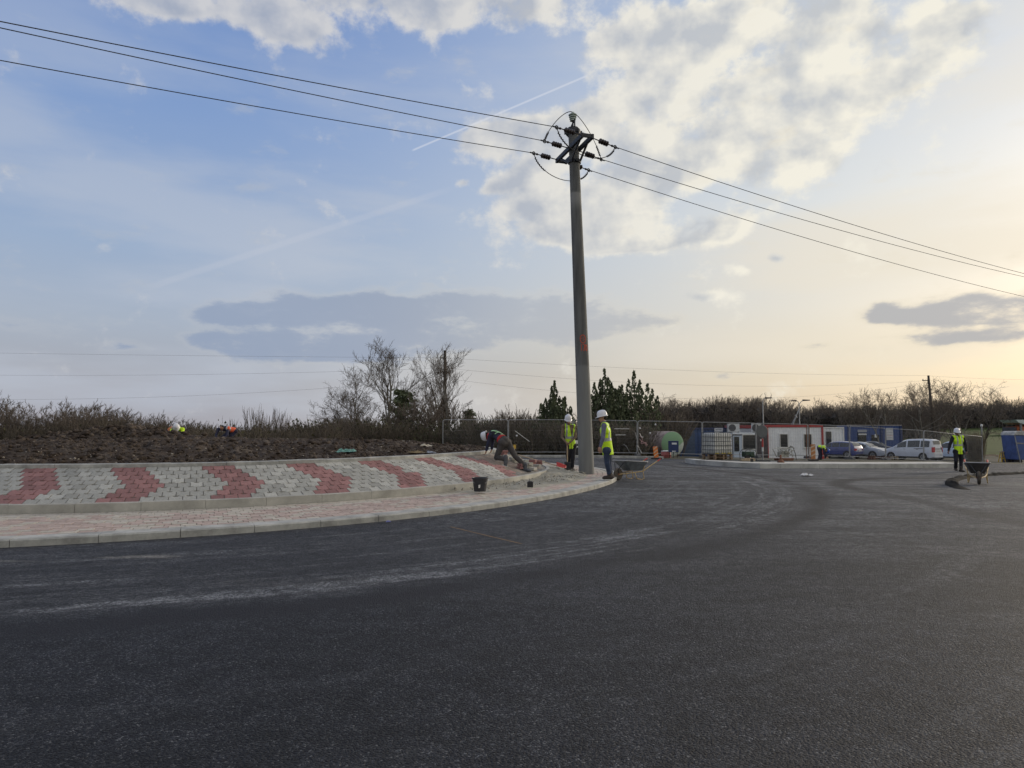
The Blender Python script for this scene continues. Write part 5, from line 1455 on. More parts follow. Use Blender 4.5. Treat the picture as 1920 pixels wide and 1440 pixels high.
# distant poles and their thin lines
def wood_pole(px, d, topy, label, arms, lean=0.0):
    p = gpos(px, d); t = thing('utility_pole', p, label, 'utility pole')
    h = PX(px, topy, d).z - p.z
    mb = MB(); mb.tube([(lean * h, 0, 0), (0, 0, h)], [.17, .12], 10); mb.build('shaft', mat('tarred_pole', (.055, .05, .045), .85, var=.3, vscale=4), t, smooth=50)
    for py, xa, xb in arms:
        z = PX(px, py, d).z - p.z; mb = MB(); mb.box(((xa + xb) / 2, 0, z), (xb - xa, .1, .09)); 
        a = mb.build('crossarm', STEEL, t)
        for x in (xa + .08, xb - .08):
            mb = MB(); mb.lathe([(.02, 0), (.06, .05), (.06, .12), (.03, .16), (0, .17)], 8, (x, 0, z + .045)); mb.build('insulator', GLASSI, a)
    return p
lpole = wood_pole(833.5, 60, 657, 'dark far power pole overgrown low down, standing among the bare trees', [(671, -.4, .12), (697.5, -.4, .5)], .01)
rpole = wood_pole(1743, 85, 704, 'slim far power pole among the bare trees above the white van', [(713.5, -.75, .05)], .05)
THIN = mat('thin_wire', (.22, .22, .23), .7)
def PXd(px, py, d): return PX(px, py, d)
G_ = 'thin far wires'
for a, b, sag, lab in (((-60, 661, 62), (833, 671, 60), .05, 'faint topmost far wire running left from the dark far pole'),
                       ((-60, 703, 62), (833, 690, 60), .25, 'middle far wire running left from the dark far pole'),
                       ((-60, 748.5, 60), (833, 709, 60), .55, 'lowest far wire running left from the dark far pole'),
                       ((833, 671, 60), (1743, 704, 85), .4, 'topmost far wire between the two distant poles'),
                       ((833, 690, 60), (1743, 713, 85), 1.1, 'middle far wire between the two distant poles'),
                       ((833, 709, 60), (1743, 716, 85), 1.9, 'lowest far wire between the two distant poles'),
                       ((1743, 705, 85), (2050, 712, 90), .2, 'far wire running right from the slim far pole')):
    wire('power_line', span(PX(*a), PX(*b), sag, 40), .0085, lab, G_, THIN, n=4)
# far things at the right edge -----------------------------------------
# blue site toilet-like unit with pale domed roof, dark blue drum, yellow frame
u = gpos(1905, 46)
bu = thing('blue_hopper', u, 'blue hopper unit with pale domed lid at the right edge of the site', 'hopper')
ku = 46 / FPX; zt_ = PX(1900, 808, 46).z - u.z
mb = MB(); mb.prism([(-5 * ku, .28), (26 * ku, .28), (28 * ku, zt_ - .28), (-9 * ku, zt_ - .28)], -.1, 1.1); mb.build('body', mat('hopper_blue', (.045, .085, .24), .5, var=.3, vscale=2), bu, bevel=.03)
mb = MB(); q = [(-9.5 * ku, zt_ - .28), (29 * ku, zt_ - .28), (29 * ku, zt_ - .05), (20 * ku, zt_), (-2 * ku, zt_ - .01), (-7 * ku, zt_ - .08)]; mb.prism(q, -.16, 1.16); mb.build('lid', mat('pale_lid', (.38, .38, .36), .6, var=.35, vscale=4), bu, bevel=.03)
mb = MB(); mb.box((9 * ku, -.115, zt_ * .62), (.95, .03, .09), Matrix.Rotation(.06, 3, 'Y')); mb.build('band', GREYM, bu)
mb = MB(); mb.tube([(-9 * ku, -.2, zt_ - .3), (-1 * ku, -.25, 0)], .03, 7); mb.build('brace', GALV_D, bu)
for x in (0, 20 * ku): 
    for y in (.15, .85): mb = MB(); mb.lathe([(.12, -.05), (.15, -.03), (.15, .03), (.12, .05)], 16, (x, y, .15), (0, 1, 0)); mb.build('wheel', BLACK, bu, smooth=40)
u = gpos(1889, 47.5); mb = MB(); mb.lathe([(.42, 0), (.43, .03), (.43, .4), (.45, .42), (.43, .44), (.43, .95), (.4, 1.0), (.1, 1.05), (0, 1.05)], 28); tag(mb.build('plastic_drum', mat('drum_blue', (.018, .026, .085), .5, var=.2), loc=u, smooth=35), 'big dark blue plastic drum left of the domed blue hopper', 'drum')
u = gpos(1875.5, 47); yf = thing('trestle', u, 'yellow brown wooden trestle standing left of the dark blue drum', 'trestle')
for s in (-1, 1):
    mb = MB(); mb.tube([(s * .16, -.1, 0), (s * .04, 0, .85)], .028, 6); mb.tube([(s * .16, .25, 0), (s * .04, .12, .85)], .028, 6); mb.build('leg', YEL, yf)
mb = MB(); mb.box((0, .05, .86), (.24, .16, .07)); mb.build('top_board', WOODL, yf); mb = MB(); mb.box((0, -.06, .45), (.26, .03, .08)); mb.build('crossbar', YEL, yf)
rr = random.Random(5)
for k in range(7):
    u = put_on(1848 + k * 7, 856.5 + rr.uniform(-3, 2)); a = rr.uniform(-.35, .3); L_ = rr.uniform(.7, 1.4)
    mb = MB(); mb.tube([(-L_ / 2 * cos(a), -L_ / 2 * sin(a), .03), (0, 0, .05 + rr.uniform(0, .06)), (L_ / 2 * cos(a), L_ / 2 * sin(a), .03 + rr.uniform(0, .1))], rr.uniform(.02, .035), 6)
    tag(mb.build('timber_pole', WOOD, loc=u), 'one of the thin weathered timbers lying on the ground left of the yellow trestle', 'timber', 'timbers lying on the verge')
# lamp post by the last fence panel
u = gpos(1839, 51); t = thing('lamp_post', u, 'short grey post with a small pale lamp at the end of the fence', 'lamp post')
h = PX(1838, 800, 51).z - u.z
mb = MB(); mb.tube([(0, 0, 0), (0, 0, h)], .05, 8); mb.build('post', GALV_D, t); mb = MB(); mb.lathe([(.05, 0), (.08, .03), (.085, .12), (.05, .17), (0, .18)], 12, (0, 0, h)); mb.build('lamp', OFFW, t, smooth=40)
# filling-station roof and far low sheds
u = PX(1915, 806, 240); zg = g0(u.x, u.y) + .3
fs = thing('canopy_building', (u.x, u.y, zg), 'far low orange building under a pale flat canopy at the right edge', 'building')
kk = 240 / FPX; zr = PX(1915, 790, 240).z - zg
mb = MB(); mb.prism([(-25 * kk, zr + .5), (-20 * kk, zr - .5), (-10 * kk, zr - 1.0), (40 * kk, zr - 1.2), (40 * kk, zr + .4), (-8 * kk, zr + .5)], -4, 4); mb.build('roof', mat('pale_canopy', (.50, .56, .56), .5, var=.1, vscale=.3), fs)
mb = MB(); mb.box((-12 * kk, 0, zr * .45), (12 * kk, 6, zr * .35)); mb.box((12 * kk, 0, zr * .5), (22 * kk, 6, zr * .5)); mb.build('fascia', mat('orange_fascia', (.45, .12, .05), .6, var=.2, vscale=.5), fs)
mb = MB(); mb.box((0, .6, zr * .3), (44 * kk, 6, zr * .6)); mb.build('wall', mat('dim_wall', (.08, .08, .09), .7, var=.2, vscale=.4), fs)
for x in (-14, 5, 24):
    mb = MB(); mb.box((x * kk, -3.4, zr * .45), (.5, .5, zr * .9)); mb.build('column', GREYM, fs)
for (xa, xb, yt, yb, lab) in ((1868, 1893, 804.5, 809.5, 'far long grey-blue shed beyond the green field'), (1845, 1862, 806.5, 810.5, 'far small grey shed at the left end of the green field')):
    a = PX(xa, yb, 300); b = PX(xb, yt, 300); w_ = b.x - a.x; h = b.z - a.z
    t = thing('shed', (a.x, 300, a.z), lab, 'shed'); mb = MB(); mb.box((w_ / 2, 2, h * .3), (w_, 5, h * .6)); mb.build('wall', mat('shed_wall', (.16, .18, .21), .7, var=.2, vscale=.3), t)
    mb = MB(); mb.prism([(-.3, h * .58), (w_ + .3, h * .58), (w_ - .6, h), (.6, h)], -.6, 4.6); mb.build('roof', mat('shed_roof', (.30, .33, .38), .6, var=.1, vscale=.3), t)
# rubbish caught in the fence behind the wheelbarrow
for i, (a, b, m_, lab) in enumerate((((966, 808), (993, 828), OFFW, 'pale batten caught in the fence right of the crouching worker'), ((1152, 804), (1180, 804), OFFW, 'upper white tape across the fence right of the pole'), ((1154, 815.5), (1173, 815.5), OFFW, 'short white tape across the fence right of the jeans worker'),
                                   ((1194, 835), (1203, 848), OFFW, 'pale strip hanging at the fence joint behind the wheelbarrow'), ((1199, 814), (1206, 820), OFFW, 'short white strip high at the fence joint behind the wheelbarrow'), ((1199, 822), (1214, 836), mat('pinkish_tape', (.50, .30, .30), .6), 'tangled pink and white tape on the fence joint'),
                                   ((1169, 832), (1181, 847), GREYM, 'grey strip leaning low in the fence right of the jeans worker'), ((1191, 812), (1199, 842), GREYM, 'long grey strip at the fence joint left of the green tank'))):
    p, q = PX(*a, 41.35), PX(*b, 41.35); c = (p + q) / 2; mb = MB(); n = 10
    mb.tube([p - c + (q - p) * t + Vector((0, .03 * sin(t * 9 + i), .05 * sin(t * 5 + i * 2) * (0 if i < 3 else 1))) for t in np.linspace(0, 1, n)], .018, 5)
    if i == 5:
        mb.tube([p - c + (q - p) * t + Vector((.1 * sin(t * 12), -.03, .12 * cos(t * 8))) for t in np.linspace(0, 1, 24)], .012, 5)
    tag(mb.build('plastic_strip', m_, loc=c, smooth=60), lab, 'plastic strip', 'rubbish caught in the fence')
for px, py, lab in ((1200, 803, 'upper of the small white scraps stuck in the fence'), (1219, 812, 'right-hand small white scrap stuck in the fence'), (1229, 796, 'tiny pale scrap high in the fence above the green tank'), (969, 817, 'small pale scrap under the batten in the fence')):
    p = PX(px, py, 41.4); mb = MB(); mb.lathe([(.02, -.05), (.06, -.02), (.055, .03), (.015, .06)], 7, axis=(.2, 1, .3)); tag(mb.build('plastic_scrap', WPL, loc=p), lab, 'plastic scrap', 'rubbish caught in the fence')
# machine glimpsed between the spade worker and the pole
u = gpos(1081, 41.0); t = thing('hand_cart', u, 'small dark cart with a white body behind the spade worker', 'cart')
mb = MB(); mb.box((0, 0, .42), (.5, .4, .22)); mb.box((.03, -.0, .75), (.3, .3, .2)); mb.build('body', OFFW, t, bevel=.03); mb = MB(); mb.lathe([(.2, -.04), (.24, 0), (.2, .04)], 16, (.1, -.2, .24), (0, 1, 0)); mb.build('wheel', BLACK, t)
mb = MB(); mb.tube([(-.1, 0, .5), (-.15, 0, .95), (.1, 0, 1.05)], .03, 6); mb.build('handle', STEEL, t)
# plank lying on the back of the soil mound
crumple(760, 817.5, 0, 1.0, mat('pale_board', (.36, .33, .26), .8, var=.2), 'long pale board lying at the back edge of the soil mound', 'board', 'board', True, .06)
# ================================================================== PEOPLE
SKIN = mat('skin', (.36, .20, .14), .6, var=.08)
SKIN_D = mat('tanned_skin', (.20, .105, .075), .6, var=.08)
HIVIS = mat('hivis_yellow', (.62, .97, .02), .75, var=.12, vscale=14, bump=.9, bscale=11)
HIVIS2 = mat('hivis_lime', (.56, .86, .04), .75, var=.15, vscale=14, bump=.9, bscale=11)
HIORANGE = mat('hivis_orange', (.75, .13, .05), .75, var=.15, vscale=14, bump=.9, bscale=11)
REFL = mat('reflective_tape', (.36, .38, .38), .4, var=.1)
HELM = mat('helmet_white', (.72, .73, .77), .35, var=.05)
HELMB = mat('helmet_blue', (.02, .08, .38), .35)
BLACKC = mat('black_cloth', (.012, .012, .018), .9, var=.3, vscale=10, bump=.9, bscale=11)
NAVYC = mat('navy_cloth', (.028, .03, .06), .9, var=.3, vscale=10, bump=.9, bscale=11)
JEANS = mat('blue_jeans', (.03, .045, .085), .9, var=.35, vscale=9, bump=.9, bscale=11)
GREYC = mat('grey_trousers', (.062, .057, .056), .9, var=.3, vscale=9, bump=.9, bscale=11)
SLEEVE = mat('greyblue_sleeve', (.13, .135, .20), .9, var=.2, vscale=9, bump=.9, bscale=11)
BROWNC = mat('olive_sleeve', (.17, .125, .085), .9, var=.25, vscale=9, bump=.9, bscale=11)
BOOT = mat('boots', (.045, .035, .03), .8, var=.4, vscale=14)
REDC = mat('red_cloth', (.42, .03, .03), .9, var=.25, vscale=14, bump=.9, bscale=11)

def capsule(p, q, r0, r1, flat=None, n=14):
    "tapered capsule; flat = (axis, factor) squashes it along an axis through its own line"
    p, q = Vector(p), Vector(q); ax = q - p; L_ = ax.length
    if L_ < 1e-5: ax = Vector((0, 0, 1)); L_ = 1e-5
    ax = ax / L_; u = ax.orthogonal().normalized(); w = ax.cross(u)
    prof = [(r0 * cos(a), r0 * sin(a)) for a in np.linspace(-pi / 2 + .12, 0, 6)] + [(r1 * cos(a), L_ + r1 * sin(a)) for a in np.linspace(0, pi / 2 - .12, 6)]
    vs = []
    for r, h in prof:
        for k in range(n):
            a = 2 * pi * k / n; o = (u * cos(a) + w * sin(a)) * r
            if flat is not None:
                f = Vector(flat[0]).normalized(); f = (f - ax * f.dot(ax))
                if f.length > .1: f.normalize(); o = o + f * (o.dot(f) * (flat[1] - 1))
            vs.append(p + ax * h + o)
    m = len(prof)
    fs = [(i * n + k, i * n + (k + 1) % n, (i + 1) * n + (k + 1) % n, (i + 1) * n + k) for i in range(m - 1) for k in range(n)]
    fs += [tuple(range(n - 1, -1, -1)), tuple((m - 1) * n + k for k in range(n))]
    return vs, fs
def blob(name, prims, m, parent, voxel=.011, smooth=6, drop=None, paint=None):
    "one continuous surface grown over tapered capsules"
    mb = MB()
    for pr in prims: mb.add(*capsule(*pr))
    me = mb.mesh(name + '_src', m); o = bpy.data.objects.new(name + '_src', me); COL.objects.link(o)
    r = o.modifiers.new('r', 'REMESH'); r.mode = 'VOXEL'; r.voxel_size = voxel
    s = o.modifiers.new('s', 'SMOOTH'); s.iterations = smooth; s.factor = .5
    dg = bpy.context.evaluated_depsgraph_get(); ev = o.evaluated_get(dg)
    out = bpy.data.meshes.new_from_object(ev); out.name = name
    bpy.data.objects.remove(o); bpy.data.meshes.remove(me)
    out.materials.clear()
    for k in (m if isinstance(m, list) else [m]): out.materials.append(k)
    if drop or paint:
        bm = bmesh.new(); bm.from_mesh(out)
        if paint:
            for f in bm.faces: f.material_index = paint(f.calc_center_median())
        if drop: bmesh.ops.delete(bm, geom=[f for f in bm.faces if drop(f.calc_center_median())], context='FACES')
        bm.to_mesh(out); bm.free()
    out.shade_smooth(); out.update()
    ob = bpy.data.objects.new(name, out); COL.objects.link(ob); ob.parent = parent
    return ob
def hand_prims(wr, d, palm_n, side, s=1.0, curl=.5):
    "palm and five fingers; d = towards the fingers, palm_n = out of the palm, side = towards the thumb"
    d, palm_n, side = Vector(d).normalized(), Vector(palm_n).normalized(), Vector(side)
    side = (side - d * side.dot(d)).normalized()
    P = []
    pc = wr + d * .05 * s
    P.append((wr, wr + d * .07 * s, .026 * s, .030 * s, (palm_n, .62)))
    P.append((wr + d * .03 * s + side * .022 * s, wr + d * .08 * s + side * .02 * s, .018 * s, .018 * s)); P.append((wr + d * .03 * s - side * .022 * s, wr + d * .08 * s - side * .024 * s, .016 * s, .016 * s))
    for k, ln in enumerate((.068, .078, .072, .056)):
        b = wr + d * .085 * s + side * (.032 - .021 * k) * s
        cu = curl * (1 + .12 * k)
        k1 = b + (d * cos(cu * .6) + palm_n * sin(cu * .6)) * ln * .5 * s
        k2 = k1 + (d * cos(cu * 1.6) + palm_n * sin(cu * 1.6)) * ln * .35 * s
        k3 = k2 + (d * cos(cu * 2.3) + palm_n * sin(cu * 2.3)) * ln * .25 * s
        P += [(b, k1, .0095 * s, .009 * s), (k1, k2, .009 * s, .008 * s), (k2, k3, .008 * s, .007 * s)]
    tb = wr + d * .025 * s + side * .026 * s
    t1 = tb + (d * .6 + side * .65 + palm_n * .3).normalized() * .038 * s; t2 = t1 + (d * .8 + side * .15 + palm_n * .5).normalized() * .03 * s
    P += [(tb, t1, .0125 * s, .0105 * s), (t1, t2, .0105 * s, .0085 * s)]
    return P
def head_prims(c, up, fwd, s=1.0):
    up, fwd = Vector(up).normalized(), Vector(fwd).normalized(); rt = fwd.cross(up).normalized()
    P = [(c + up * .03 * s - fwd * .015 * s, c + up * .035 * s + fwd * .012 * s, .088 * s, .086 * s, (rt, .86)),
         (c + up * .0 * s + fwd * .02 * s, c - up * .055 * s + fwd * .035 * s, .068 * s, .05 * s, (rt, .9)),
         (c - up * .075 * s + fwd * .05 * s, c - up * .08 * s + fwd * .058 * s, .03 * s, .026 * s, (rt, 1.2)),       # chin
         (c + up * .015 * s + fwd * .085 * s, c - up * .022 * s + fwd * .103 * s, .010 * s, .016 * s),              # nose
         (c - up * .045 * s + fwd * .082 * s + rt * .018 * s, c - up * .045 * s + fwd * .082 * s - rt * .018 * s, .012 * s, .012 * s)]   # mouth
    for k in (-1, 1):
        P.append((c + rt * k * .076 * s - fwd * .01 * s + up * .015 * s, c + rt * k * .078 * s - fwd * .012 * s - up * .03 * s, .016 * s, .012 * s, (rt, .5)))
        P.append((c + rt * k * .03 * s + fwd * .078 * s + up * .03 * s, c + rt * k * .045 * s + fwd * .07 * s + up * .03 * s, .012 * s, .01 * s))   # brow
    return P
def face_bits(parent, c, up, fwd, s=1.0, beard=None):
    up, fwd = Vector(up).normalized(), Vector(fwd).normalized(); rt = fwd.cross(up).normalized()
    for k in (-1, 1):
        mb = MB(); p = c + rt * k * .034 * s + fwd * .084 * s + up * .008 * s
        mb.lathe([(.001, .006), (.008, .003), (.011, 0), (.008, -.003)], 8, p, fwd); mb.build('eye', mat('eye_dark', (.03, .02, .018), .3), parent)
    q = c - rt * .001 - up * .047 * s
    mb = MB(); mb.tube([q + rt * x + fwd * (.096 - 12 * x * x) * s for x in np.linspace(-.024, .024, 7)], .0045 * s, 5); mb.build('mouth', mat('lip', (.25, .09, .08), .6), parent)
    if True:
        P = [(c + up * .035 * s - fwd * .03 * s, c - up * .015 * s - fwd * .05 * s, .088 * s, .07 * s, (rt, .9))]
        blob('hair', P, beard or mat('dark_hair', (.02, .015, .012), .9, var=.3), parent, .01, 2)
def helmet(parent, c, up, fwd, m, s=1.0):
    up, fwd = Vector(up).normalized(), Vector(fwd); fwd = (fwd - up * fwd.dot(up)).normalized(); rt = fwd.cross(up).normalized()
    n = 30; V_ = []; o = c + up * .052 * s - fwd * .004 * s
    prof = [(1.16, -.022, .0), (1.02, -.008, .0), (1.0, 0, 0), (.985, .04, 0), (.92, .08, 0), (.78, .112, 0), (.55, .132, 0), (.25, .142, 0), (.03, .144, 0)]
    for ri, (f, h, _) in enumerate(prof):
        for k in range(n):
            a = 2 * pi * k / n; cx_, sx_ = cos(a), sin(a)
            L_ = .136 * f; W_ = .112 * f
            if ri == 0: L_ += .045 * max(0, cx_) ** 3; 
            ridge = .010 * math.exp(-(sx_ * W_ / .018) ** 2) if ri > 3 else 0
            V_.append(o + fwd * (cx_ * L_) + rt * (sx_ * W_) + up * (h + ridge - (.012 * max(0, cx_) ** 2 if ri == 0 else 0)) * 1.0)
    m_ = len(prof)
    fs = [(i * n + k, i * n + (k + 1) % n, (i + 1) * n + (k + 1) % n, (i + 1) * n + k) for i in range(m_ - 1) for k in range(n)] + [tuple((m_ - 1) * n + k for k in range(n))]
    mb = MB(); mb.add(V_, fs); ob = mb.build('helmet', m, parent, smooth=50)
    k = ob.modifiers.new('t', 'SOLIDIFY'); k.thickness = .004
    return ob
def foot_prims(an, toe_dir, s=1.0):
    d = Vector(toe_dir).normalized(); h = Vector(an) - Vector((0, 0, .055 * s))
    return [(h - d * .05 * s, h + d * .03 * s, .046 * s, .044 * s), (h + d * .03 * s - Vector((0, 0, .012)), h + d * .15 * s - Vector((0, 0, .018)), .042 * s, .034 * s, (Vector((0, 0, 1)), .85)), (an, Vector(an) + Vector((0, 0, .07 * s)), .05 * s, .052 * s)]

def person(root, J, skin, top_m, leg_m, vest_m, helm_m, vest=True, sleeves=True, s=1.0, hands=True, vee=.0, side_axis=None, tops_label=None, boots=BOOT, curl=.6, stripes=True, vest_len=1.0, arm_r=1.0):
    """J: joints relative to the root: pelvis, chest, neck, head, head_up, head_fwd, front (chest normal),
       shoulder/elbow/wrist/hip/knee/ankle with l and r, toe_l, toe_r, fingers l r (direction)"""
    g = lambda k: Vector(J[k])
    rt = (g('sh_r') - g('sh_l')).normalized(); fr = Vector(J['front']).normalized()
    sp_ = (g('neck') - g('pelvis')).normalized()
    B = []
    B += [(g('hip_l'), g('hip_r'), .105 * s, .105 * s), (g('pelvis'), g('pelvis').lerp(g('chest'), .5), .13 * s, .125 * s, (fr, .8)), (g('pelvis').lerp(g('chest'), .5), g('chest'), .125 * s, .15 * s, (fr, .75)),
          (g('chest') + rt * .06 * s, g('chest') - rt * .06 * s, .12 * s, .12 * s, (fr, .85)), (g('sh_l'), g('sh_r'), .062 * s, .062 * s), (g('neck'), g('head'), .056 * s, .052 * s)]
    for k in 'lr':
        B += [(g('sh_' + k), g('el_' + k), .052 * s, .040 * s), (g('el_' + k), g('wr_' + k), .040 * s, .026 * s), (g('hip_' + k), g('kn_' + k), .085 * s, .055 * s), (g('kn_' + k), g('an_' + k), .054 * s, .036 * s)]
        if hands:
            d = Vector(J.get('fg_' + k, g('wr_' + k) - g('el_' + k))).normalized()
            pn = Vector(J.get('pn_' + k, (-rt if k == 'r' else rt)))
            sd_ = Vector(J.get('th_' + k, fr))
            pn = (pn - d * pn.dot(d)).normalized()
            B += hand_prims(g('wr_' + k), d, pn, sd_, s, curl)
        B += foot_prims(g('an_' + k), J['toe_' + k], s * .9)
    B += head_prims(g('head'), J['head_up'], J['head_fwd'], s)
    body = blob('body', B, skin, root, .0085, 3)
    face_bits(root, g('head'), J['head_up'], J['head_fwd'], s)
    # trousers
    T_ = [(g('hip_l'), g('hip_r'), .125 * s, .125 * s, (fr, .95)), (g('pelvis'), g('pelvis') + sp_ * .10, .142 * s, .138 * s, (fr, .85))]
    for k in 'lr':
        T_ += [(g('hip_' + k), g('kn_' + k), .104 * s, .074 * s), (g('kn_' + k), g('an_' + k) + Vector((0, 0, .02)), .073 * s, .062 * s)]
        kn = g('kn_' + k); an = g('an_' + k)
        T_ += [(an.lerp(kn, .22) + Vector((.01, 0, 0)), an.lerp(kn, .16), .066 * s, .066 * s)]
    blob('trousers', T_, leg_m, root, .012, 3)
    # jacket or shirt
    S_ = [(g('pelvis') + sp_ * .04, g('pelvis').lerp(g('chest'), .5), .145 * s, .138 * s, (fr, .82)), (g('pelvis').lerp(g('chest'), .5), g('chest'), .138 * s, .163 * s, (fr, .76)),
          (g('chest') + rt * .07 * s, g('chest') - rt * .07 * s, .128 * s, .128 * s, (fr, .86)), (g('sh_l'), g('sh_r'), .073 * s, .073 * s), (g('neck') - sp_ * .03, g('neck').lerp(g('head'), .25), .066 * s, .060 * s)]
    for k in 'lr':
        w_ = g('wr_' + k) if sleeves else g('sh_' + k).lerp(g('el_' + k), .6)
        S_ += [(g('sh_' + k), g('el_' + k), .066 * s * arm_r, .054 * s * arm_r)]
        if sleeves: S_ += [(g('el_' + k), g('el_' + k).lerp(w_, .93), .053 * s * arm_r, .040 * s * arm_r)]
    blob('jacket', S_, top_m, root, .011, 3)
    if vest:
        c0 = g('pelvis') - sp_ * .10 * vest_len
        V1 = [(c0, g('pelvis').lerp(g('chest'), .5), .168 * s, .156 * s, (fr, .84)), (g('pelvis').lerp(g('chest'), .5), g('chest'), .156 * s, .178 * s, (fr, .79)),
              (g('chest') + rt * .075 * s, g('chest') - rt * .075 * s, .140 * s, .140 * s, (fr, .88)), (g('sh_l').lerp(g('neck'), .18), g('sh_r').lerp(g('neck'), .18), .086 * s, .086 * s)]
        Lsp = (g('neck') - c0).length
        def h_of(p): return (p - c0).dot(sp_) / Lsp
        def paint(p):
            if not stripes: return 0
            h = h_of(p); q = p - g('chest'); x = q.dot(rt); 
            if .42 < h < .52: return 1
            if h > .50 and .065 < abs(x) < .115: return 1
            return 0
        def drop(p):
            h = h_of(p); q = p - c0; x = q.dot(rt); f = q.dot(fr)
            if h < -.03: return True
            if h > 1.06 and abs(x) < .075: return True
            if abs(x) > .222 * s: return True
            if vee and f > 0 and h > vee and abs(x) < (h - vee) * .15: return True
            if vee and f > .02 and h <= vee and abs(x) < .006: return True
            return False
        v = blob('vest', V1, [vest_m, REFL], root, .010, 3, drop, paint)
        k = v.modifiers.new('t', 'SOLIDIFY'); k.thickness = .006
    for k in 'lr':
        blob('boot', [(a, b, r0 + .012, r1 + .012) + tuple(z) for (a, b, r0, r1, *z) in foot_prims(g('an_' + k), J['toe_' + k], s)], boots, root, .010, 2)
    if helm_m: helmet(root, g('head'), J['head_up'], J['head_fwd'], helm_m, s)
    return root

# ---- observer in jeans, right of the pole
D = 18.9
rp = put_on(1140, 898, AP_IN - .01)
ob = thing('person', rp, 'standing worker in blue jeans, yellow vest and white helmet, right of the tall pole', 'person')
q = lambda px, py, dy=0.0, rp=rp, D=D: PX(px, py, D + dy) - rp
J = dict(pelvis=q(1139, 842), chest=q(1135, 808), neck=q(1132.5, 794), head=q(1129.5, 783), head_up=(-.18, 0, 1), head_fwd=(-.92, .12, -.38), front=(-.93, .36, .0),
         sh_l=q(1132.5, 798.5, -.20), sh_r=q(1137, 798.5, .19), el_l=q(1130.5, 821, -.27), el_r=q(1133, 822, .24), wr_l=q(1126, 837.5, -.25), wr_r=q(1127.5, 840, .20),
         hip_l=q(1138, 845, -.085), hip_r=q(1140.5, 845, .085), kn_l=q(1138.5, 868, -.09), kn_r=q(1141.5, 868, .11), an_l=q(1143, 890.5, -.08), an_r=q(1144.5, 889.5, .13), toe_l=(-1, -.1, 0), toe_r=(-1, .25, 0), fg_l=(-.35, 0, -1), fg_r=(-.2, 0, -1))
dz = -.055 * 1 + .055 + .09 - J['an_l'].z
person(ob, J, SKIN, SLEEVE, JEANS, HIVIS, HELM, vest_len=1.3, s=1.02)
# ---- worker with the spade, left of the pole
D = 22.9
rp = put_on(1069, 882, AP_IN + .02)
sw = thing('person', rp, 'worker in yellow vest and white helmet holding a spade left of the tall pole', 'person')
q = lambda px, py, dy=0.0, rp=rp, D=D: PX(px, py, D + dy) - rp
hands_c = q(1063.5, 834, -.34)
J = dict(pelvis=q(1070, 833), chest=q(1067.5, 807.5, -.07), neck=q(1066.8, 797, -.12), head=q(1065.5, 788.5, -.17), head_up=(-.02, -.30, 1), head_fwd=(-.1, -.9, -.42), front=(-.12, -.95, -.25),
         sh_l=q(1076.5, 800, -.1), sh_r=q(1056.5, 799.5, -.1), el_l=q(1079.5, 819, -.12), el_r=q(1053.5, 820, -.12), wr_l=hands_c + Vector((.07, .02, .06)), wr_r=hands_c + Vector((-.05, .03, .10)),
         hip_l=q(1074.5, 836), hip_r=q(1066, 836), kn_l=q(1074, 857, -.06), kn_r=q(1065, 855, -.03), an_l=q(1072.5, 877.5, -.02), an_r=q(1067.5, 874.5, .22), toe_l=(.25, -1, 0), toe_r=(-.3, -1, 0),
         fg_l=(-.6, -.2, -.7), fg_r=(.4, -.3, -.8), pn_l=(-.3, -.3, .3), pn_r=(.6, .2, .1), th_l=(0, -.5, .5), th_r=(.2, .6, .2))
person(sw, J, SKIN_D, BROWNC, BLACKC, HIVIS2, HELM, vee=.48, s=.98, curl=1.0, vest_len=1.0, arm_r=.82)
b_ = put_on(1064, 881, AP_IN + .03); tp_ = hands_c + rp
spd = thing('spade', b_, 'long-handled spade held upright by the worker left of the tall pole', 'spade')
mb = MB(); mb.tube([Vector((0, 0, .22)), tp_ - b_ + Vector((0, 0, .10))], .019, 8); mb.build('handle', WOODL, spd, smooth=50)
mb = MB(); V_ = []
for i in range(7):
    u = i / 6
    for j in range(5): w_ = (j / 4 - .5) * 2; V_.append((w_ * .10 * (1 - .4 * u ** 4), -.01 - .02 * w_ * w_, .26 - .28 * u))
mb.add(V_, [(i * 5 + j, i * 5 + j + 1, i * 5 + j + 6, i * 5 + j + 5) for i in range(6) for j in range(4)]); mb.tube([(0, -.01, .16), (0, 0, .36)], .022, 8); o = mb.build('blade', STEEL, spd, smooth=50); k = o.modifiers.new('t', 'SOLIDIFY'); k.thickness = .004
# ---- right-hand worker walking towards the camera
D = 29.2
rp = put_on(1797, 883.5)
wk_ = thing('person', rp, 'worker in black clothes and bright yellow vest walking towards the camera on the right', 'person')
q = lambda px, py, dy=0.0, rp=rp, D=D: PX(px, py, D + dy) - rp
J = dict(pelvis=q(1797, 845), chest=q(1796.5, 826), neck=q(1796, 817), head=q(1794.5, 811.5, -.04), head_up=(-.05, -.1, 1), head_fwd=(-.15, -1, -.25), front=(-.05, -1, 0),
         sh_l=q(1805.5, 820.5), sh_r=q(1786.5, 820.5), el_l=q(1810.5, 834), el_r=q(1781, 834), wr_l=q(1812, 846, -.08), wr_r=q(1778.5, 845, -.06),
         hip_l=q(1801.5, 847), hip_r=q(1792.5, 847), kn_l=q(1802, 864, .0), kn_r=q(1792.5, 864, -.12), an_l=q(1802, 880, -.10), an_r=q(1792, 877.5, .12), toe_l=(.1, -1, 0), toe_r=(-.35, -1, 0), th_l=(0, -1, 0), th_r=(0, -1, 0))
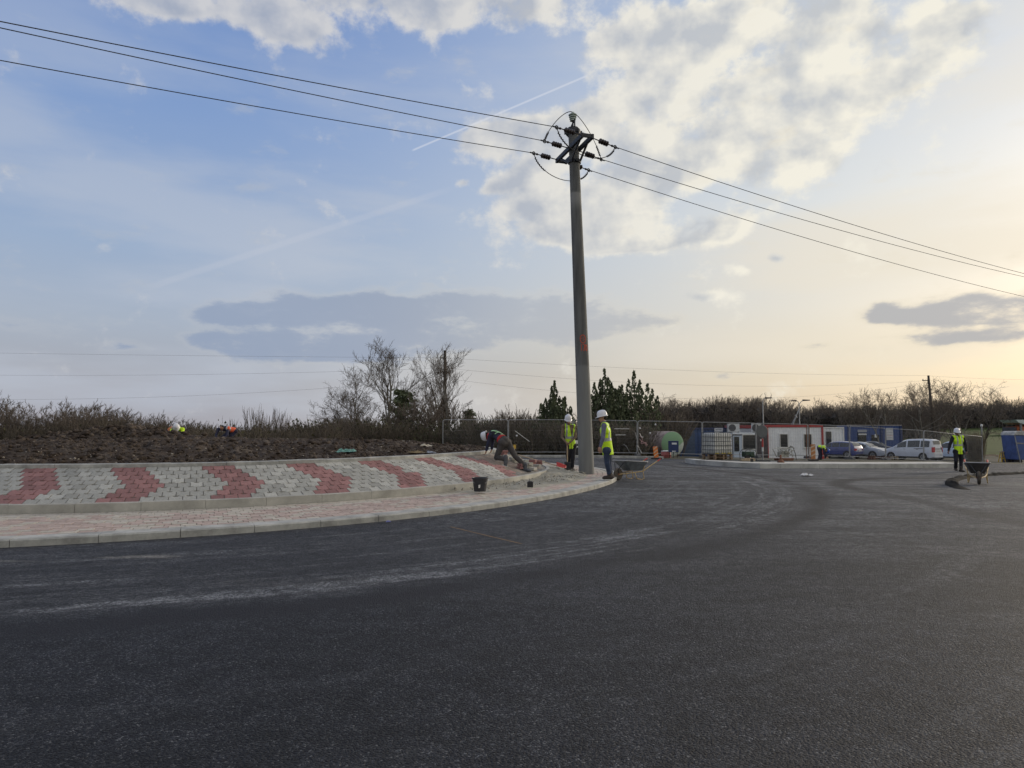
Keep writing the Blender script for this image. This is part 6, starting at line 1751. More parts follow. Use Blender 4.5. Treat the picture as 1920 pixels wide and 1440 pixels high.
person(wk_, J, SKIN_D, BLACKC, BLACKC, HIVIS, HELM, vee=.80, s=1.0, arm_r=1.15, vest_len=1.15)
# ---- crouching paver worker on the slope
D = 18.6
p_kn = slope_pt(929, 866); rp = Vector((p_kn.x, p_kn.y, p_kn.z))
pw = thing('person', rp, 'paver worker bent forward on one knee on the slope, dark jacket, red waistband, grey trousers', 'person')
q = lambda px, py, d: PX(px, py, d) - rp
dk_ = rp.y
ft = slope_pt(987, 883)
J = dict(pelvis=q(945.5, 826, dk_ + .05), chest=q(927, 814.5, dk_ + .42), neck=q(918.5, 813.5, dk_ + .52), head=q(914.5, 817.5, dk_ + .60), head_up=(-.90, .2, -.08), head_fwd=(-.25, .45, -.85), front=(-.18, .30, -.95),
         sh_l=q(919, 818, dk_ + .36), sh_r=q(926, 812.5, dk_ + .72), el_l=q(915.5, 832, dk_ + .38), el_r=q(924, 829, dk_ + .78), wr_l=q(912, 844.5, dk_ + .40), wr_r=q(922, 842, dk_ + .70),
         hip_l=q(941.5, 830, dk_ - .02), hip_r=q(951, 829.5, dk_ + .12), kn_l=q(931, 858, dk_ + .02), kn_r=q(966, 855.5, dk_ + .10), an_l=q(948.5, 862, dk_ - .16), an_r=ft + Vector((-.03, -.02, .10)) - rp, toe_l=(-.15, -.2, -1), toe_r=(.8, -.5, -.12),
         fg_l=(-.3, .2, -1), fg_r=(-.3, .2, -1), th_l=(.2, 1, 0), th_r=(.2, 1, 0), pn_l=(-.8, 0, -.3), pn_r=(-.8, 0, -.3))
person(pw, J, SKIN, NAVYC, GREYC, BLACKC, HELM, vest=False, s=.98, boots=mat('grey_boots', (.085, .09, .10), .85, var=.4, vscale=20))
g_ = lambda k: Vector(J[k])
spn = (g_('neck') - g_('pelvis')).normalized()
mid = g_('pelvis').lerp(g_('chest'), .30)
Z_ = lambda p: (p - g_('pelvis')).dot(spn)
blob('waistband', [(g_('pelvis') + spn * .07, g_('pelvis') + spn * .13, .156, .153, (Vector(J['front']), .86))], REDC, pw, .012, 3, lambda p: not (.035 < Z_(p) < .135))
vb = [(g_('pelvis').lerp(g_('chest'), .30), g_('chest'), .153, .176, (Vector(J['front']), .80)), (g_('sh_l').lerp(g_('neck'), .1), g_('sh_r').lerp(g_('neck'), .1), .083, .083)]
rt_ = (g_('sh_r') - g_('sh_l')).normalized()
def vpaint(p):
    h = Z_(p); x = (p - g_('chest')).dot(rt_)
    if abs(h - .17) < .016 or abs(h - .30) < .012: return 1
    if h > .17 and abs(abs(x) - (.10 - .12 * (h - .3))) < .017: return 1
    return 0
vo_ = blob('vest', vb, [BLACKC, mat('pale_green_piping', (.42, .72, .36), .6)], pw, .008, 3, lambda p: Z_(p) < .12 or Z_(p) > .50 or abs((p - g_('chest')).dot(rt_)) > .215, vpaint)
vo_.modifiers.new('t', 'SOLIDIFY').thickness = .006
blob('collar', [(g_('neck') + Vector((0, -.03, -.05)), g_('head') + Vector((.03, -.04, -.06)), .085, .07)], REDC, pw, .012, 2)
# ---- far worker with white helmet, behind the soil mound, kneeling and bent
def far_worker(px, py_head, d, label, vest_m, helm_m, top_m, leg_m, dirx, helmeted=True):
    x = (px - 960) / FPX * d; z0_ = mound_h(x, d, False) if hypot(x - CX, d - CY) < 8.8 else g0(x, d) + SL_IN + .2
    rp = Vector((x, d, z0_)); t = thing('person', rp, label, 'person')
    hz = PX(px, py_head, d).z - z0_                       # height of the head centre
    sx = dirx
    J = dict(pelvis=(sx * -.34, .28, hz - .10), chest=(sx * -.10, .08, hz - .03), neck=(sx * -.02, .0, hz + .0), head=(0.0, -.07, hz), head_up=(sx * .15, -.75, .55), head_fwd=(sx * .3, -.55, -.8), front=(sx * .35, -.3, -.85),
             sh_l=(.20, .02, hz - .06), sh_r=(-.21, .02, hz - .05), el_l=(.25, -.12, hz - .32), el_r=(-.25, -.12, hz - .32), wr_l=(.12, -.28, hz - .50), wr_r=(-.12, -.30, hz - .52),
             hip_l=(sx * -.34 + .1, .28, hz - .14), hip_r=(sx * -.34 - .1, .28, hz - .14), kn_l=(.12, .12, .10), kn_r=(-.32, .10, .10), an_l=(.14, .5, .08), an_r=(-.36, .5, .08), toe_l=(0, 1, -.1), toe_r=(0, 1, -.1))
    if hz > .8:
        J['kn_l'] = (.14, .12, .42); J['kn_r'] = (-.3, .10, .42); J['an_l'] = (.16, .35, .09); J['an_r'] = (-.32, .35, .09); J['toe_l'] = (0, -1, 0); J['toe_r'] = (0, -1, 0)
    person(t, J, SKIN, top_m, leg_m, vest_m, helm_m, s=1.0, hands=True, curl=.7, vest_len=.6)
    return t
far_worker(334, 802, 27.8, 'far worker with white helmet and orange and yellow vest bent down behind the soil mound', mat('yelloworange_vest', (.72, .22, .06), .8, var=.2), HELM, HIVIS, NAVYC, 1)
far_worker(419, 802.5, 31.8, 'far worker in orange vest without helmet stooping behind the soil mound', HIORANGE, None, NAVYC, NAVYC, -1)
# ---- worker with blue helmet stooping by the cabin
D = 42.9 - 1.6
rp = gpos(1543, D)
bwk = thing('person', rp, 'worker with blue helmet and lime vest bent double beside the orange barrier board', 'person')
q = lambda px, py, dy=0.0: PX(px, py, D + dy) - rp
J = dict(pelvis=q(1536.5, 839), chest=q(1543.5, 838.5, -.10), neck=q(1547, 840.5, -.12), head=q(1549.5, 844.5, -.14), head_up=(.95, -.1, -.25), head_fwd=(.2, -.2, -.9), front=(.2, -.25, -.9),
         sh_l=q(1546.5, 840.5, .10), sh_r=q(1544.5, 841.5, -.28), el_l=q(1547, 849, .05), el_r=q(1545, 850, -.30), wr_l=q(1551, 856, 0), wr_r=q(1549, 857, -.25),
         hip_l=q(1537, 841.5, .1), hip_r=q(1536, 841.5, -.1), kn_l=q(1540, 851.5, .1), kn_r=q(1537, 852, -.12), an_l=q(1539, 862.5, .1), an_r=q(1534.5, 863, -.12), toe_l=(1, -.2, 0), toe_r=(1, -.4, 0))
person(bwk, J, SKIN, NAVYC, NAVYC, HIVIS2, HELMB, s=.95, vest_len=.6)
# ================================================================== VEHICLES
TYRE = mat('tyre', (.015, .015, .016), .85, var=.2); RIM = mat('alloy', (.32, .33, .34), .35, metal=.7, var=.1)
CGLASS = mat('car_glass', (.02, .025, .028), .06, spec=.8); TRIM = mat('black_trim', (.02, .02, .022), .6)
def paint(name, c): return mat(name, c, .28, coat=.6, var=.05, vscale=2)
def car(loc, rotz, label, P, L, Wd, H, kind, category='car'):
    """nose towards +x. stations: (x fraction, lower z, belt z, roof z, half-width factor, roof half-width factor)"""
    t = thing('parked_car' if category == 'car' else 'parked_van', loc, label, category, rotz, 'vehicles parked behind the fence')
    if kind == 'sedan':
        top = [(0, .58), (.02, .74), (.07, .96), (.16, 1.02), (.24, 1.20), (.34, 1.40), (.44, 1.46), (.54, 1.44), (.62, 1.34), (.72, 1.06), (.76, 1.0), (.86, .92), (.95, .80), (.985, .66), (1, .52)]
        belt = [(0, .58), (.02, .74), (.07, .93), (.30, .95), (.5, .93), (.76, .90), (.86, .88), (.95, .78), (.985, .66), (1, .52)]; ws = (.62, .755); wr = (.16, .34); wheels = (.17, .80); rw = .32
        sidew = [(.255, .41), (.425, .56), (.575, .68)]
    elif kind == 'hatch':
        top = [(0, .60), (.015, .85), (.04, 1.02), (.09, 1.30), (.15, 1.42), (.30, 1.47), (.48, 1.46), (.58, 1.36), (.69, 1.06), (.74, 1.0), (.86, .92), (.95, .80), (.985, .66), (1, .52)]
        belt = [(0, .60), (.015, .85), (.04, .98), (.30, .96), (.5, .93), (.74, .90), (.86, .88), (.95, .78), (.985, .66), (1, .52)]; ws = (.585, .725); wr = (.045, .135); wheels = (.17, .80); rw = .32
        sidew = [(.14, .33), (.345, .50), (.515, .65)]
    elif kind == 'mpv':
        top = [(0, .60), (.008, 1.0), (.02, 1.30), (.045, 1.68), (.09, 1.76), (.30, 1.80), (.52, 1.76), (.62, 1.62), (.70, 1.38), (.78, 1.13), (.83, 1.04), (.93, .92), (.98, .72), (1, .52)]
        belt = [(0, .60), (.008, 1.0), (.02, 1.08), (.30, 1.06), (.6, 1.03), (.80, 1.0), (.83, .98), (.93, .88), (.98, .70), (1, .52)]; ws = (.615, .785); wr = (.018, .045); wheels = (.19, .82); rw = .32
        sidew = [(.07, .235), (.255, .49), (.52, .70)]
    else:
        top = [(0, .62), (.01, 1.0), (.03, 1.30), (.07, 1.56), (.12, 1.63), (.35, 1.67), (.55, 1.63), (.62, 1.50), (.71, 1.16), (.74, 1.10), (.88, 1.03), (.96, .90), (.985, .72), (1, .55)]
        belt = [(0, .62), (.01, 1.0), (.03, 1.10), (.35, 1.05), (.6, 1.03), (.74, 1.02), (.88, .98), (.96, .88), (.985, .70), (1, .55)]; ws = (.62, .72); wr = (.03, .075); wheels = (.18, .81); rw = .36
        sidew = [(.11, .25), (.27, .43), (.45, .66)]
    hs = H / max(z for _, z in top)
    tx, tz = zip(*top); bx, bz = zip(*belt)
    T = lambda u: float(np.interp(u, tx, tz)) * hs; Bz = lambda u: min(T(u), float(np.interp(u, bx, bz)) * hs)
    def hw(u): return Wd / 2 * (1 - .30 * max(0, (.09 - u) / .09) ** 2.2 - .34 * max(0, (u - .86) / .14) ** 2.0)
    zb = .20
    us = sorted(set([0, .005, .015, .03, .045, .06, .09, .12, .16, .2, .25, .3, .35, .4, .45, .5, .55, .6, .65, .7, .73, .76, .8, .84, .88, .91, .94, .965, .985, 1]))
    mb = MB(); rings = []
    for u in us:
        w = hw(u); tz_, bz_ = T(u), Bz(u); x = (u - .5) * L
        f = min(1, max(0, (tz_ - bz_) / .45)); wrf = w * (.93 - .17 * f)
        z_low = zb + (.12 * max(0, (.05 - u) / .05) + .10 * max(0, (u - .95) / .05))
        ring_ = [(w * .80, z_low), (w * .97, z_low + .05), (w * 1.0, z_low + (bz_ - z_low) * .45), (w * .99, z_low + (bz_ - z_low) * .75), (w * .955, bz_), (wrf + (w * .955 - wrf) * .45, bz_ + (tz_ - bz_) * .5), (wrf, bz_ + (tz_ - bz_) * .86), (wrf * .82, tz_ - .012 * f), (wrf * .4, tz_ + .012), (0, tz_ + .018)]
        pts = [(x, y, z) for y, z in ring_] + [(x, -y, z) for y, z in ring_[-2::-1]]
        rings.append(pts)
    n = len(rings[0]); vs = [p for r in rings for p in r]
    fs = [(i * n + k, (i + 1) * n + k, (i + 1) * n + k + 1, i * n + k + 1) for i in range(len(rings) - 1) for k in range(n - 1)]
    fs += [tuple(range(n)), tuple(range(len(vs) - n, len(vs)))]
    fs += [(i * n, i * n + n - 1, (i + 1) * n + n - 1, (i + 1) * n) for i in range(len(rings) - 1)]
    mb.add(vs, fs); mb.build('body', P, t, smooth=32)
    def side_pt(u, v, s, off=.008):
        "v from belt 0 to roof edge 1"
        w = hw(u); f = min(1, max(0, (T(u) - Bz(u)) / .45)); wrf = w * (.93 - .17 * f); bz_ = Bz(u); tz_ = T(u)
        if v < .58: y = w * .955 + ((wrf + (w * .955 - wrf) * .45) - w * .955) * v / .58; z = bz_ + (tz_ - bz_) * .5 * v / .58
        else: k = (v - .58) / .42; y0 = wrf + (w * .955 - wrf) * .45; y = y0 + (wrf - y0) * k; z = bz_ + (tz_ - bz_) * (.5 + .36 * k)
        return ((u - .5) * L, s * (y + off), z)
    for s in (-1, 1):
        for (a, b) in sidew:
            mb = MB(); V_ = []; n_ = 6
            for i in range(n_ + 1):
                u = a + (b - a) * i / n_
                for v in (.08, .5, .95): V_.append(side_pt(u, v, s))
            mb.add(V_, [(i * 3 + j, i * 3 + j + 1, i * 3 + j + 4, i * 3 + j + 3) for i in range(n_) for j in range(2)]); mb.build('window', CGLASS, t)
    def screen(name, a, b, m, w0=.80):
        mb = MB(); V_ = []; n_ = 5
        for i in range(n_ + 1):
            u = a + (b - a) * i / n_; x = (u - .5) * L; w = hw(u); f = min(1, max(0, (T(u) - Bz(u)) / .45)); ww = w * (.93 - .17 * f) * .84
            dx = .012 * (1 if a > .5 else -1)
            for k in (-1, -.5, 0, .5, 1): V_.append((x + dx, ww * k, T(u) + .018 - .016 * abs(k) + .010))
        mb.add(V_, [(i * 5 + j, i * 5 + j + 1, i * 5 + j + 6, i * 5 + j + 5) for i in range(n_) for j in range(4)]); mb.build(name, m, t)
    screen('windscreen', ws[0] + .012, ws[1] - .012, CGLASS); screen('rear_window', wr[0] + .004, wr[1] - .004, CGLASS)
    for u in wheels:
        for s in (-1, 1):
            x = (u - .5) * L; y = s * (Wd / 2 - .10)
            mb = MB(); mb.lathe([(rw + .05, -.09), (rw + .05, .101)], 28, (x, y, rw), (0, s, 0)); mb.build('wheel_arch', BLACK, t)
            mb = MB(); mb.lathe([(rw * .6, -.1), (rw * .95, -.1), (rw, -.06), (rw, .08), (rw * .95, .115), (rw * .66, .115)], 28, (x, y, rw), (0, s, 0)); wo = mb.build('wheel', TYRE, t, smooth=40)
            mb = MB(); mb.lathe([(rw * .66, .10), (rw * .62, .122), (rw * .2, .112), (rw * .12, .125), (0, .125)], 20, (x, y, rw), (0, s, 0)); mb.build('rim', RIM, wo)
    wf = hw(.985)
    for s in (-1, 1):
        zh = Bz(.93) * .86
        mb = MB(); mb.add([((u - .5) * L + .015, s * (hw(u) * k + .006), z) for u, k, z in ((.90, 1.0, zh + .06), (.965, .97, zh + .03), (.985, .80, zh - .02), (.98, .82, zh - .12), (.95, .985, zh - .10), (.90, 1.005, zh - .02))], [(0, 1, 2, 3, 4, 5)]); mb.build('headlight', mat('lamp_glass', (.62, .64, .66), .15, spec=.8), t)
        zt_, zk = (Bz(.03) * 1.05, .42) if kind in ('mpv', 'suv') else (Bz(.03) * .93, .16)
        mb = MB(); mb.add([(-L / 2 + dx, s * (hw(u) * k + .012), z) for dx, u, k, z in ((-.012, .0, .78, zt_), (.03, .01, 1.02, zt_), (.13, .03, 1.005, zt_ - .02), (.12, .03, 1.005, zt_ - zk), (.03, .01, 1.02, zt_ - zk - .02), (-.012, .0, .84, zt_ - zk))], [(0, 1, 4, 5), (1, 2, 3, 4)]); mb.build('tail_light', mat('tail_red', (.42, .02, .03), .3), t)
        mb = MB(); mb.box(((ws[1] - .06 - .5) * L, s * (Wd / 2 + .06), Bz(.7) + .09), (.12, .18, .12)); mb.build('mirror', P, t, bevel=.02)
        for u in (sidew[1][0] + .02, sidew[2][0] + .01):
            mb = MB(); mb.box(((u + .02 - .5) * L, s * (Wd / 2 * .99 + .004), Bz(.5) - .1), (.16, .02, .03)); mb.build('door_handle', TRIM, t)
        mb = MB(); mb.box(((.49 - .5) * L, s * (Wd / 2 + .001), zb + .09), (L * .46, .02, .10)); mb.build('sill', TRIM, t)
    mb = MB(); mb.box((L / 2 - .015, 0, .62 * hs), (.05, Wd * .5, .14)); mb.build('grille', TRIM, t); mb = MB(); mb.box((L / 2 - .0, 0, .36), (.06, Wd * .62, .12)); mb.build('bumper', TRIM, t)
    mb = MB(); mb.box((L / 2 + .02, 0, .47), (.02, .5, .1)); mb.build('number_plate', OFFW, t)
    zp = .82 if kind == 'mpv' else .68
    mb = MB(); mb.box((-L / 2 - .012, 0, zp), (.02, .5, .1)); mb.build('number_plate', mat('plate_white', (.5, .5, .5), .6), t)
    mb = MB(); mb.box((-L / 2 + .03, 0, .33), (.09, Wd * .7, .1)); mb.build('rear_bumper', TRIM if kind != 'mpv' else P, t, bevel=.02)
    if kind == 'mpv':
        mb = MB(); mb.box((-L / 2 + .005, 0, 1.0), (.03, .85, .05)); mb.build('boot_trim', TRIM, t)
        for s in (-1, 1):
            mb = MB(); mb.box(((.26 - .5) * L, s * (Wd / 2 * .985 + .006), 1.02), (L * .2, .02, .035)); mb.build('door_rail', TRIM, t)
    return t
WHITEP = paint('white_car_paint', (.56, .60, .68)); SILV = paint('silver_car_paint', (.32, .36, .44)); DBLUE = paint('blue_car_paint', (.035, .05, .20)); DARKP = paint('dark_car_paint', (.02, .025, .05)); PALEB = paint('pale_blue_car_paint', (.45, .56, .74))
def cpos(px, d): return gpos(px, d)
# nose to the left and away from the camera, rear towards the camera
car(cpos(1708, 61.5), radians(180 - 60), 'white high-roofed passenger van with its rear to the camera, behind the fence', WHITEP, 4.4, 1.75, 1.83, 'mpv', 'van')
car(cpos(1783, 63.5), radians(180 - 52), 'pale blue-white off-roader partly hidden behind the right-hand worker', PALEB, 4.4, 1.82, 1.68, 'suv')
car(cpos(1613, 65.0), radians(-52), 'silver sedan with its nose to the right, between blue hatchback and white van', SILV, 4.6, 1.8, 1.46, 'sedan')
car(cpos(1566, 64.0), radians(180 - 52), 'dark blue hatchback with pale rear window, right of the red and white cabin', DBLUE, 4.2, 1.76, 1.48, 'hatch')
car(cpos(1636, 72.0), radians(-40), 'very dark car with only its roof and bonnet showing behind the silver sedan', DARKP, 4.4, 1.8, 1.5, 'sedan')
# ================================================================== TREES AND SHRUBS
def grow(rng, height, r0, levels, spread=.55, n_child=(3, 5), up=.25, trunk_frac=.9, first=.3, len_ratio=.5, wobble=.12, twig_r=.012, lean=(0, 0)):
    "recursive branching; returns segments (p0, p1, r0, r1, level)"
    S = []
    def branch(p, d, L_, r, lev):
        n = max(2, int(4 if lev == 0 else 3)) + (2 if lev == 0 else 0)
        pts = [p]; dirs = [d]; q = p
        for i in range(n):
            d = d + np.array([rng.gauss(0, wobble), rng.gauss(0, wobble), rng.gauss(0, wobble * .5) + (up * .35 if lev else .05)]); d = d / np.linalg.norm(d)
            q = q + d * L_ / n; pts.append(q); dirs.append(d)
        rt_ = max(twig_r * .6, r * (.30 if lev < 2 else .45))
        for i in range(n):
            a, b = r + (rt_ - r) * i / n, r + (rt_ - r) * (i + 1) / n
            S.append((pts[i], pts[i + 1], a, b, lev))
        if lev >= levels: return
        k = rng.randint(*n_child) + (4 if lev == 0 else 0)
        for j in range(k):
            f = first + (1 - first) * (j + rng.random()) / k if lev == 0 else .25 + .75 * (j + rng.random()) / k
            f = min(.98, f); x = f * n; i = min(int(x), n - 1)
            c = pts[i] + (pts[i + 1] - pts[i]) * (x - i); dd = dirs[i]
            a = rng.uniform(0, 2 * pi) if lev else j * 2.4 + rng.uniform(-.5, .5)
            u = np.cross(dd, [0.3, 0.1, 1.0]); u = u / (np.linalg.norm(u) + 1e-6); w = np.cross(dd, u)
            sp = spread * rng.uniform(.7, 1.25)
            nd = dd * cos(sp) + (u * cos(a) + w * sin(a)) * sin(sp); nd[2] += up * .5; nd = nd / np.linalg.norm(nd)
            rr_ = max(twig_r, (r + (rt_ - r) * f) * rng.uniform(.45, .65))
            branch(c, nd, L_ * len_ratio * rng.uniform(.7, 1.2) * (1.25 - .55 * f if lev == 0 else 1), rr_, lev + 1)
    d0 = np.array([lean[0], lean[1], 1.0]); d0 /= np.linalg.norm(d0)
    branch(np.zeros(3), d0, height * trunk_frac, r0, 0)
    return S
def seg_arrays(S, ns=4):
    P0 = np.array([s[0] for s in S]); P1 = np.array([s[1] for s in S]); R0 = np.array([s[2] for s in S]); R1 = np.array([s[3] for s in S])
    D = P1 - P0; D /= np.linalg.norm(D, axis=1)[:, None] + 1e-9
    A = np.where(np.abs(D[:, 2:3]) < .9, np.array([[0, 0, 1.0]]), np.array([[1.0, 0, 0]])); U_ = np.cross(D, A); U_ /= np.linalg.norm(U_, axis=1)[:, None]; W_ = np.cross(D, U_)
    V = []
    for (P, R) in ((P0, R0), (P1, R1)):
        for k in range(ns):
            a = 2 * pi * k / ns; V.append(P + (U_ * cos(a) + W_ * sin(a)) * R[:, None])
    V = np.stack(V, 1).reshape(-1, 3); m = len(S); b = np.arange(m)[:, None] * 2 * ns
    F = np.concatenate([b + np.array([[k, (k + 1) % ns, (k + 1) % ns + ns, k + ns]]) for k in range(ns)])
    return V, F
BARK = mat('bark_grey', (.10, .09, .075), .95, var=.4, vscale=7, bump=.3)
BARK_P = mat('bark_pale', (.20, .19, .165), .95, var=.45, vscale=4, bump=.3)
TWIG = mat('twigs', (.12, .098, .08), .95, var=.3, vscale=3)
TWIG_D = mat('twigs_dark', (.04, .034, .03), .95, var=.3, vscale=3)
def split(S, cut):
    a = [s for s in S if s[4] <= cut]; b = [s for s in S if s[4] > cut]
    return a, b
def bare_proto(seed, height, r0, levels, cut=1, **kw):
    rng = random.Random(seed); S = grow(rng, height, r0, levels, **kw); a, b = split(S, cut)
    va, fa = seg_arrays(a, 6); vb, fb = seg_arrays(b, 3)
    return np_mesh('trunk', va, fa, BARK_P if kw.get('twig_r', 0) > .0001 and seed % 2 else BARK, True), np_mesh('crown', vb, fb, TWIG), max(s[1][2] for s in S)
def add_tree(name, proto, px, d, top_y, label, cat, group=None, sx=1.0, rot=0.0, dz=0.0):
    me_t, me_c, h0 = proto
    p = gpos(px, d, dz); h = PX(px, top_y, d).z - p.z
    t = thing(name, p, label, cat, rot, group); k = h / h0; t.scale = (k * sx, k * sx, k)
    put('trunk', me_t, t); put('crown', me_c, t); return t
T1 = bare_proto(21, 8, .15, 4, first=.32, spread=.62, n_child=(5, 6), len_ratio=.50, up=.26, wobble=.14, twig_r=.0085)
T2 = bare_proto(35, 8, .12, 4, first=.28, spread=.50, n_child=(4, 6), len_ratio=.44, up=.30, wobble=.14, twig_r=.0085, lean=(.16, 0))
T3 = bare_proto(48, 8, .14, 4, first=.24, spread=.66, n_child=(5, 6), len_ratio=.50, up=.24, wobble=.14, twig_r=.0085)
T4 = bare_proto(57, 8, .20, 4, first=.18, spread=.80, n_child=(5, 6), len_ratio=.55, up=.18, wobble=.2, twig_r=.013)
T5 = bare_proto(64, 8, .18, 4, first=.15, spread=.90, n_child=(5, 6), len_ratio=.56, up=.16, wobble=.22, twig_r=.013)
G_T = 'bare trees behind the soil mound'
add_tree('bare_tree', T1, 722, 56, 632, 'tallest bare tree with broad rounded crown behind the soil mound', 'tree', G_T, 1.3)
add_tree('bare_tree', T2, 762, 57, 640, 'slender bare tree leaning right, between the tall rounded one and the far pole', 'tree', G_T, .9, .2)
add_tree('bare_tree', T3, 826, 58, 641, 'narrow bare tree standing just left of the dark far pole', 'tree', G_T, .8, 1.0)
add_tree('bare_tree', T1, 853, 55, 650, 'bare tree with pale trunk just right of the dark far pole', 'tree', G_T, 1.2, 2.2)
add_tree('bare_tree', T4, 698, 53, 682, 'low wide bare tree spreading left of the tallest bare tree', 'tree', G_T, 1.05, 2.6)
add_tree('bare_tree', T5, 672, 50, 712, 'lowest spreading bare tree at the left of the tree group', 'tree', G_T, 1.1, 1.1)
# big bare trees right, behind the vans
G_R = 'bare trees behind the parked vehicles'
for i, (px, d, ty, pr, sx, lab) in enumerate(((1648, 74, 722, T2, .9, 'narrow bare tree above the blue office, left of the group'), (1672, 92, 724, T4, 1.0, 'spreading bare tree above the gap between office and white van'), (1700, 80, 723, T5, .9, 'gnarled bare tree above the nose of the white van'),
        (1722, 78, 709, T4, 1.1, 'forked dark bare tree just left of the slim far pole'), (1760, 82, 704, T5, 1.15, 'widest bare tree just right of the slim far pole'), (1786, 80, 714, T3, 1.1, 'bare tree directly above the right-hand worker'), (1812, 84, 710, T4, 1.0, 'tall bare tree over the last fence panel'), (1836, 86, 714, T5, 1.0, 'outermost bare tree on the right, over the green field'),
        (1566, 110, 737, T5, 1.2, 'small thin bare tree on the skyline above the white container'), (1598, 95, 730, T4, 1.1, 'bare tree on the skyline above the left end of the blue office'))):
    add_tree('bare_tree', pr, px, d, ty, lab, 'tree', G_R, sx, i * 1.3)
# ---- evergreens
def leafy(name, P, size, m, rng, stretch=1.6):
    "many small leaf cards at points P"
    n = len(P); a = rng.uniform(0, 2 * pi, n); tl = rng.normal(0, .5, n)
    u = np.stack([np.cos(a), np.sin(a), rng.normal(0, .3, n)], 1); w = np.stack([np.sin(tl) * np.sin(a), -np.sin(tl) * np.cos(a), np.cos(tl)], 1)
    s = size * rng.uniform(.5, 1.4, n)[:, None]
    V = np.stack([P - u * s, P + w * s * -.3 * stretch, P + u * s, P + w * s * stretch], 1).reshape(-1, 3)
    F = np.arange(4 * n).reshape(-1, 4)
    return np_mesh(name, V, F, m)
def cypress_proto(seed, h=6.0, w=3.2, n=9000, spires=16):
    rng = np.random.RandomState(seed); pts = []; mb = MB(); mb.tube([(0, 0, -.1), (.02, 0, h * .5), (0, 0, h * .9)], [.13, .07, .015], 7)
    for k in range(spires):
        rho = 0 if k == 0 else sqrt((k + .3) / spires) * w * .42; a0 = k * 2.399 + rng.uniform(-.3, .3)
        cx_, cy_ = rho * cos(a0), rho * sin(a0); th = h if k == 0 else h * (1 - .42 * (rho / (w / 2)) ** 1.5) * rng.uniform(.86, 1.0)
        m = int(n / spires * th / h * 1.3); f = rng.beta(1.1, 1.05, m); z0 = th * rng.uniform(.02, .12)
        z = z0 + (th - z0) * f; bump_ = .72 + .28 * np.sin(f * rng.uniform(16, 30) + k)
        rr_ = .95 * (1 - f) ** .75 * bump_ * np.sqrt(rng.uniform(.05, 1, m)) + .03; a = rng.uniform(0, 2 * pi, m)
        kk = .45 + .55 * np.clip(f * 1.6, 0, 1)
        q = np.stack([cx_ * kk + rr_ * np.cos(a), cy_ * kk + rr_ * np.sin(a), z], 1)
        keep = np.sin(q[:, 2] * 5.3 + a * 2 + k) + rng.normal(0, .5, m) > -.35
        pts.append(q[keep]); mb.tube([(cx_ * .1, cy_ * .1, .1), (cx_ * .8, cy_ * .8, th * .4), (cx_, cy_, th * .97)], [.05, .03, .008], 5)
    return mb.mesh('trunk', BARK), leafy('crown', np.concatenate(pts), .075, LEAFD, rng, 1.8), h
def two_tone(name, a, b, sc):
    m = mat(name, a, .85, col2=b, vscale=sc, spec=.2); m.node_tree.nodes['Principled BSDF'].inputs['Subsurface Weight'].default_value = 0; return m
LEAFD = two_tone('evergreen_leaf', (.15, .175, .10), (.06, .072, .042), 1.4)
C1 = cypress_proto(3, 6.0, 3.6, 14000, 17); C2 = cypress_proto(9, 6.0, 4.0, 15500, 19); C3 = cypress_proto(14, 6.0, 4.3, 8500, 18)
G_E = 'evergreens behind the fence'
for px, d, ty, pr, sx, lab in ((1040, 47, 716, C1, .95, 'lowest evergreen, left of the tall concrete pole'), (1134, 48, 693, C2, .95, 'tallest dense evergreen just right of the tall concrete pole'), (1190, 49, 697, C3, 1.0, 'evergreen with sparse open crown, right of the dense one')):
    add_tree('evergreen_tree', pr, px, d, ty, lab, 'tree', G_E, sx)
# pine and small dark conifers in the left group
def pine_proto(seed, h=5.0, w=2.6, n=5200):
    rng = np.random.RandomState(seed); P = []; mb = MB(); mb.tube([(0, 0, 0), (.05, 0, h * .6), (0, 0, h)], [.11, .06, .02], 7)
    for k in range(26):
        z = h * (.12 + .84 * k / 26); a = k * 2.4; L_ = w / 2 * (1 - z / h) ** .7 * rng.uniform(.7, 1.15) + .15
        e = np.array([cos(a) * L_, sin(a) * L_, z + .12 * L_]); mb.tube([(0, 0, z - .1), tuple(e)], [.03, .01], 4)
        m = int(n / 26); t = rng.uniform(.3, 1.08, m)[:, None]
        P.append(np.array([[0, 0, z - .1]]) * (1 - t) + e[None] * t + rng.normal(0, .15, (m, 3)) * np.array([[1, 1, .6]]))
    return mb.mesh('trunk', BARK), leafy('crown', np.concatenate(P), .075, LEAFD, rng, 1.2), h
Pn = pine_proto(5)
add_tree('pine_tree', Pn, 757, 53, 727, 'dark young pine standing among the bare trees left of the far pole', 'tree', None, 1.25)
add_tree('pine_tree', Pn, 879, 50, 765, 'small dark conifer at the left end of the mesh fence', 'tree', None, 1.0, 1.7)
# ivy on the far pole: part of neither; a plant of its own
rng_ = np.random.RandomState(2); z = rng_.uniform(0, 1, 1500); a = rng_.uniform(0, 2 * pi, 1500)
pz0 = PX(833, 800, 60).z - lpole.z; pz1 = PX(833, 745, 60).z - lpole.z
rr_ = (.16 + .42 * np.sin(np.clip(z * 1.05, 0, 1) * pi) ** 1.2) * np.sqrt(rng_.uniform(.3, 1, 1500))
P = np.stack([rr_ * np.cos(a) - .05, rr_ * np.sin(a), pz0 - .8 + (pz1 - pz0 + .8) * z], 1)
tag(put('ivy', leafy('ivy', P, .07, two_tone('ivy_leaf', (.07, .06, .035), (.03, .028, .018), 2.0), rng_), loc=lpole), 'brown ivy clump wrapped round the lower part of the dark far pole', 'ivy')
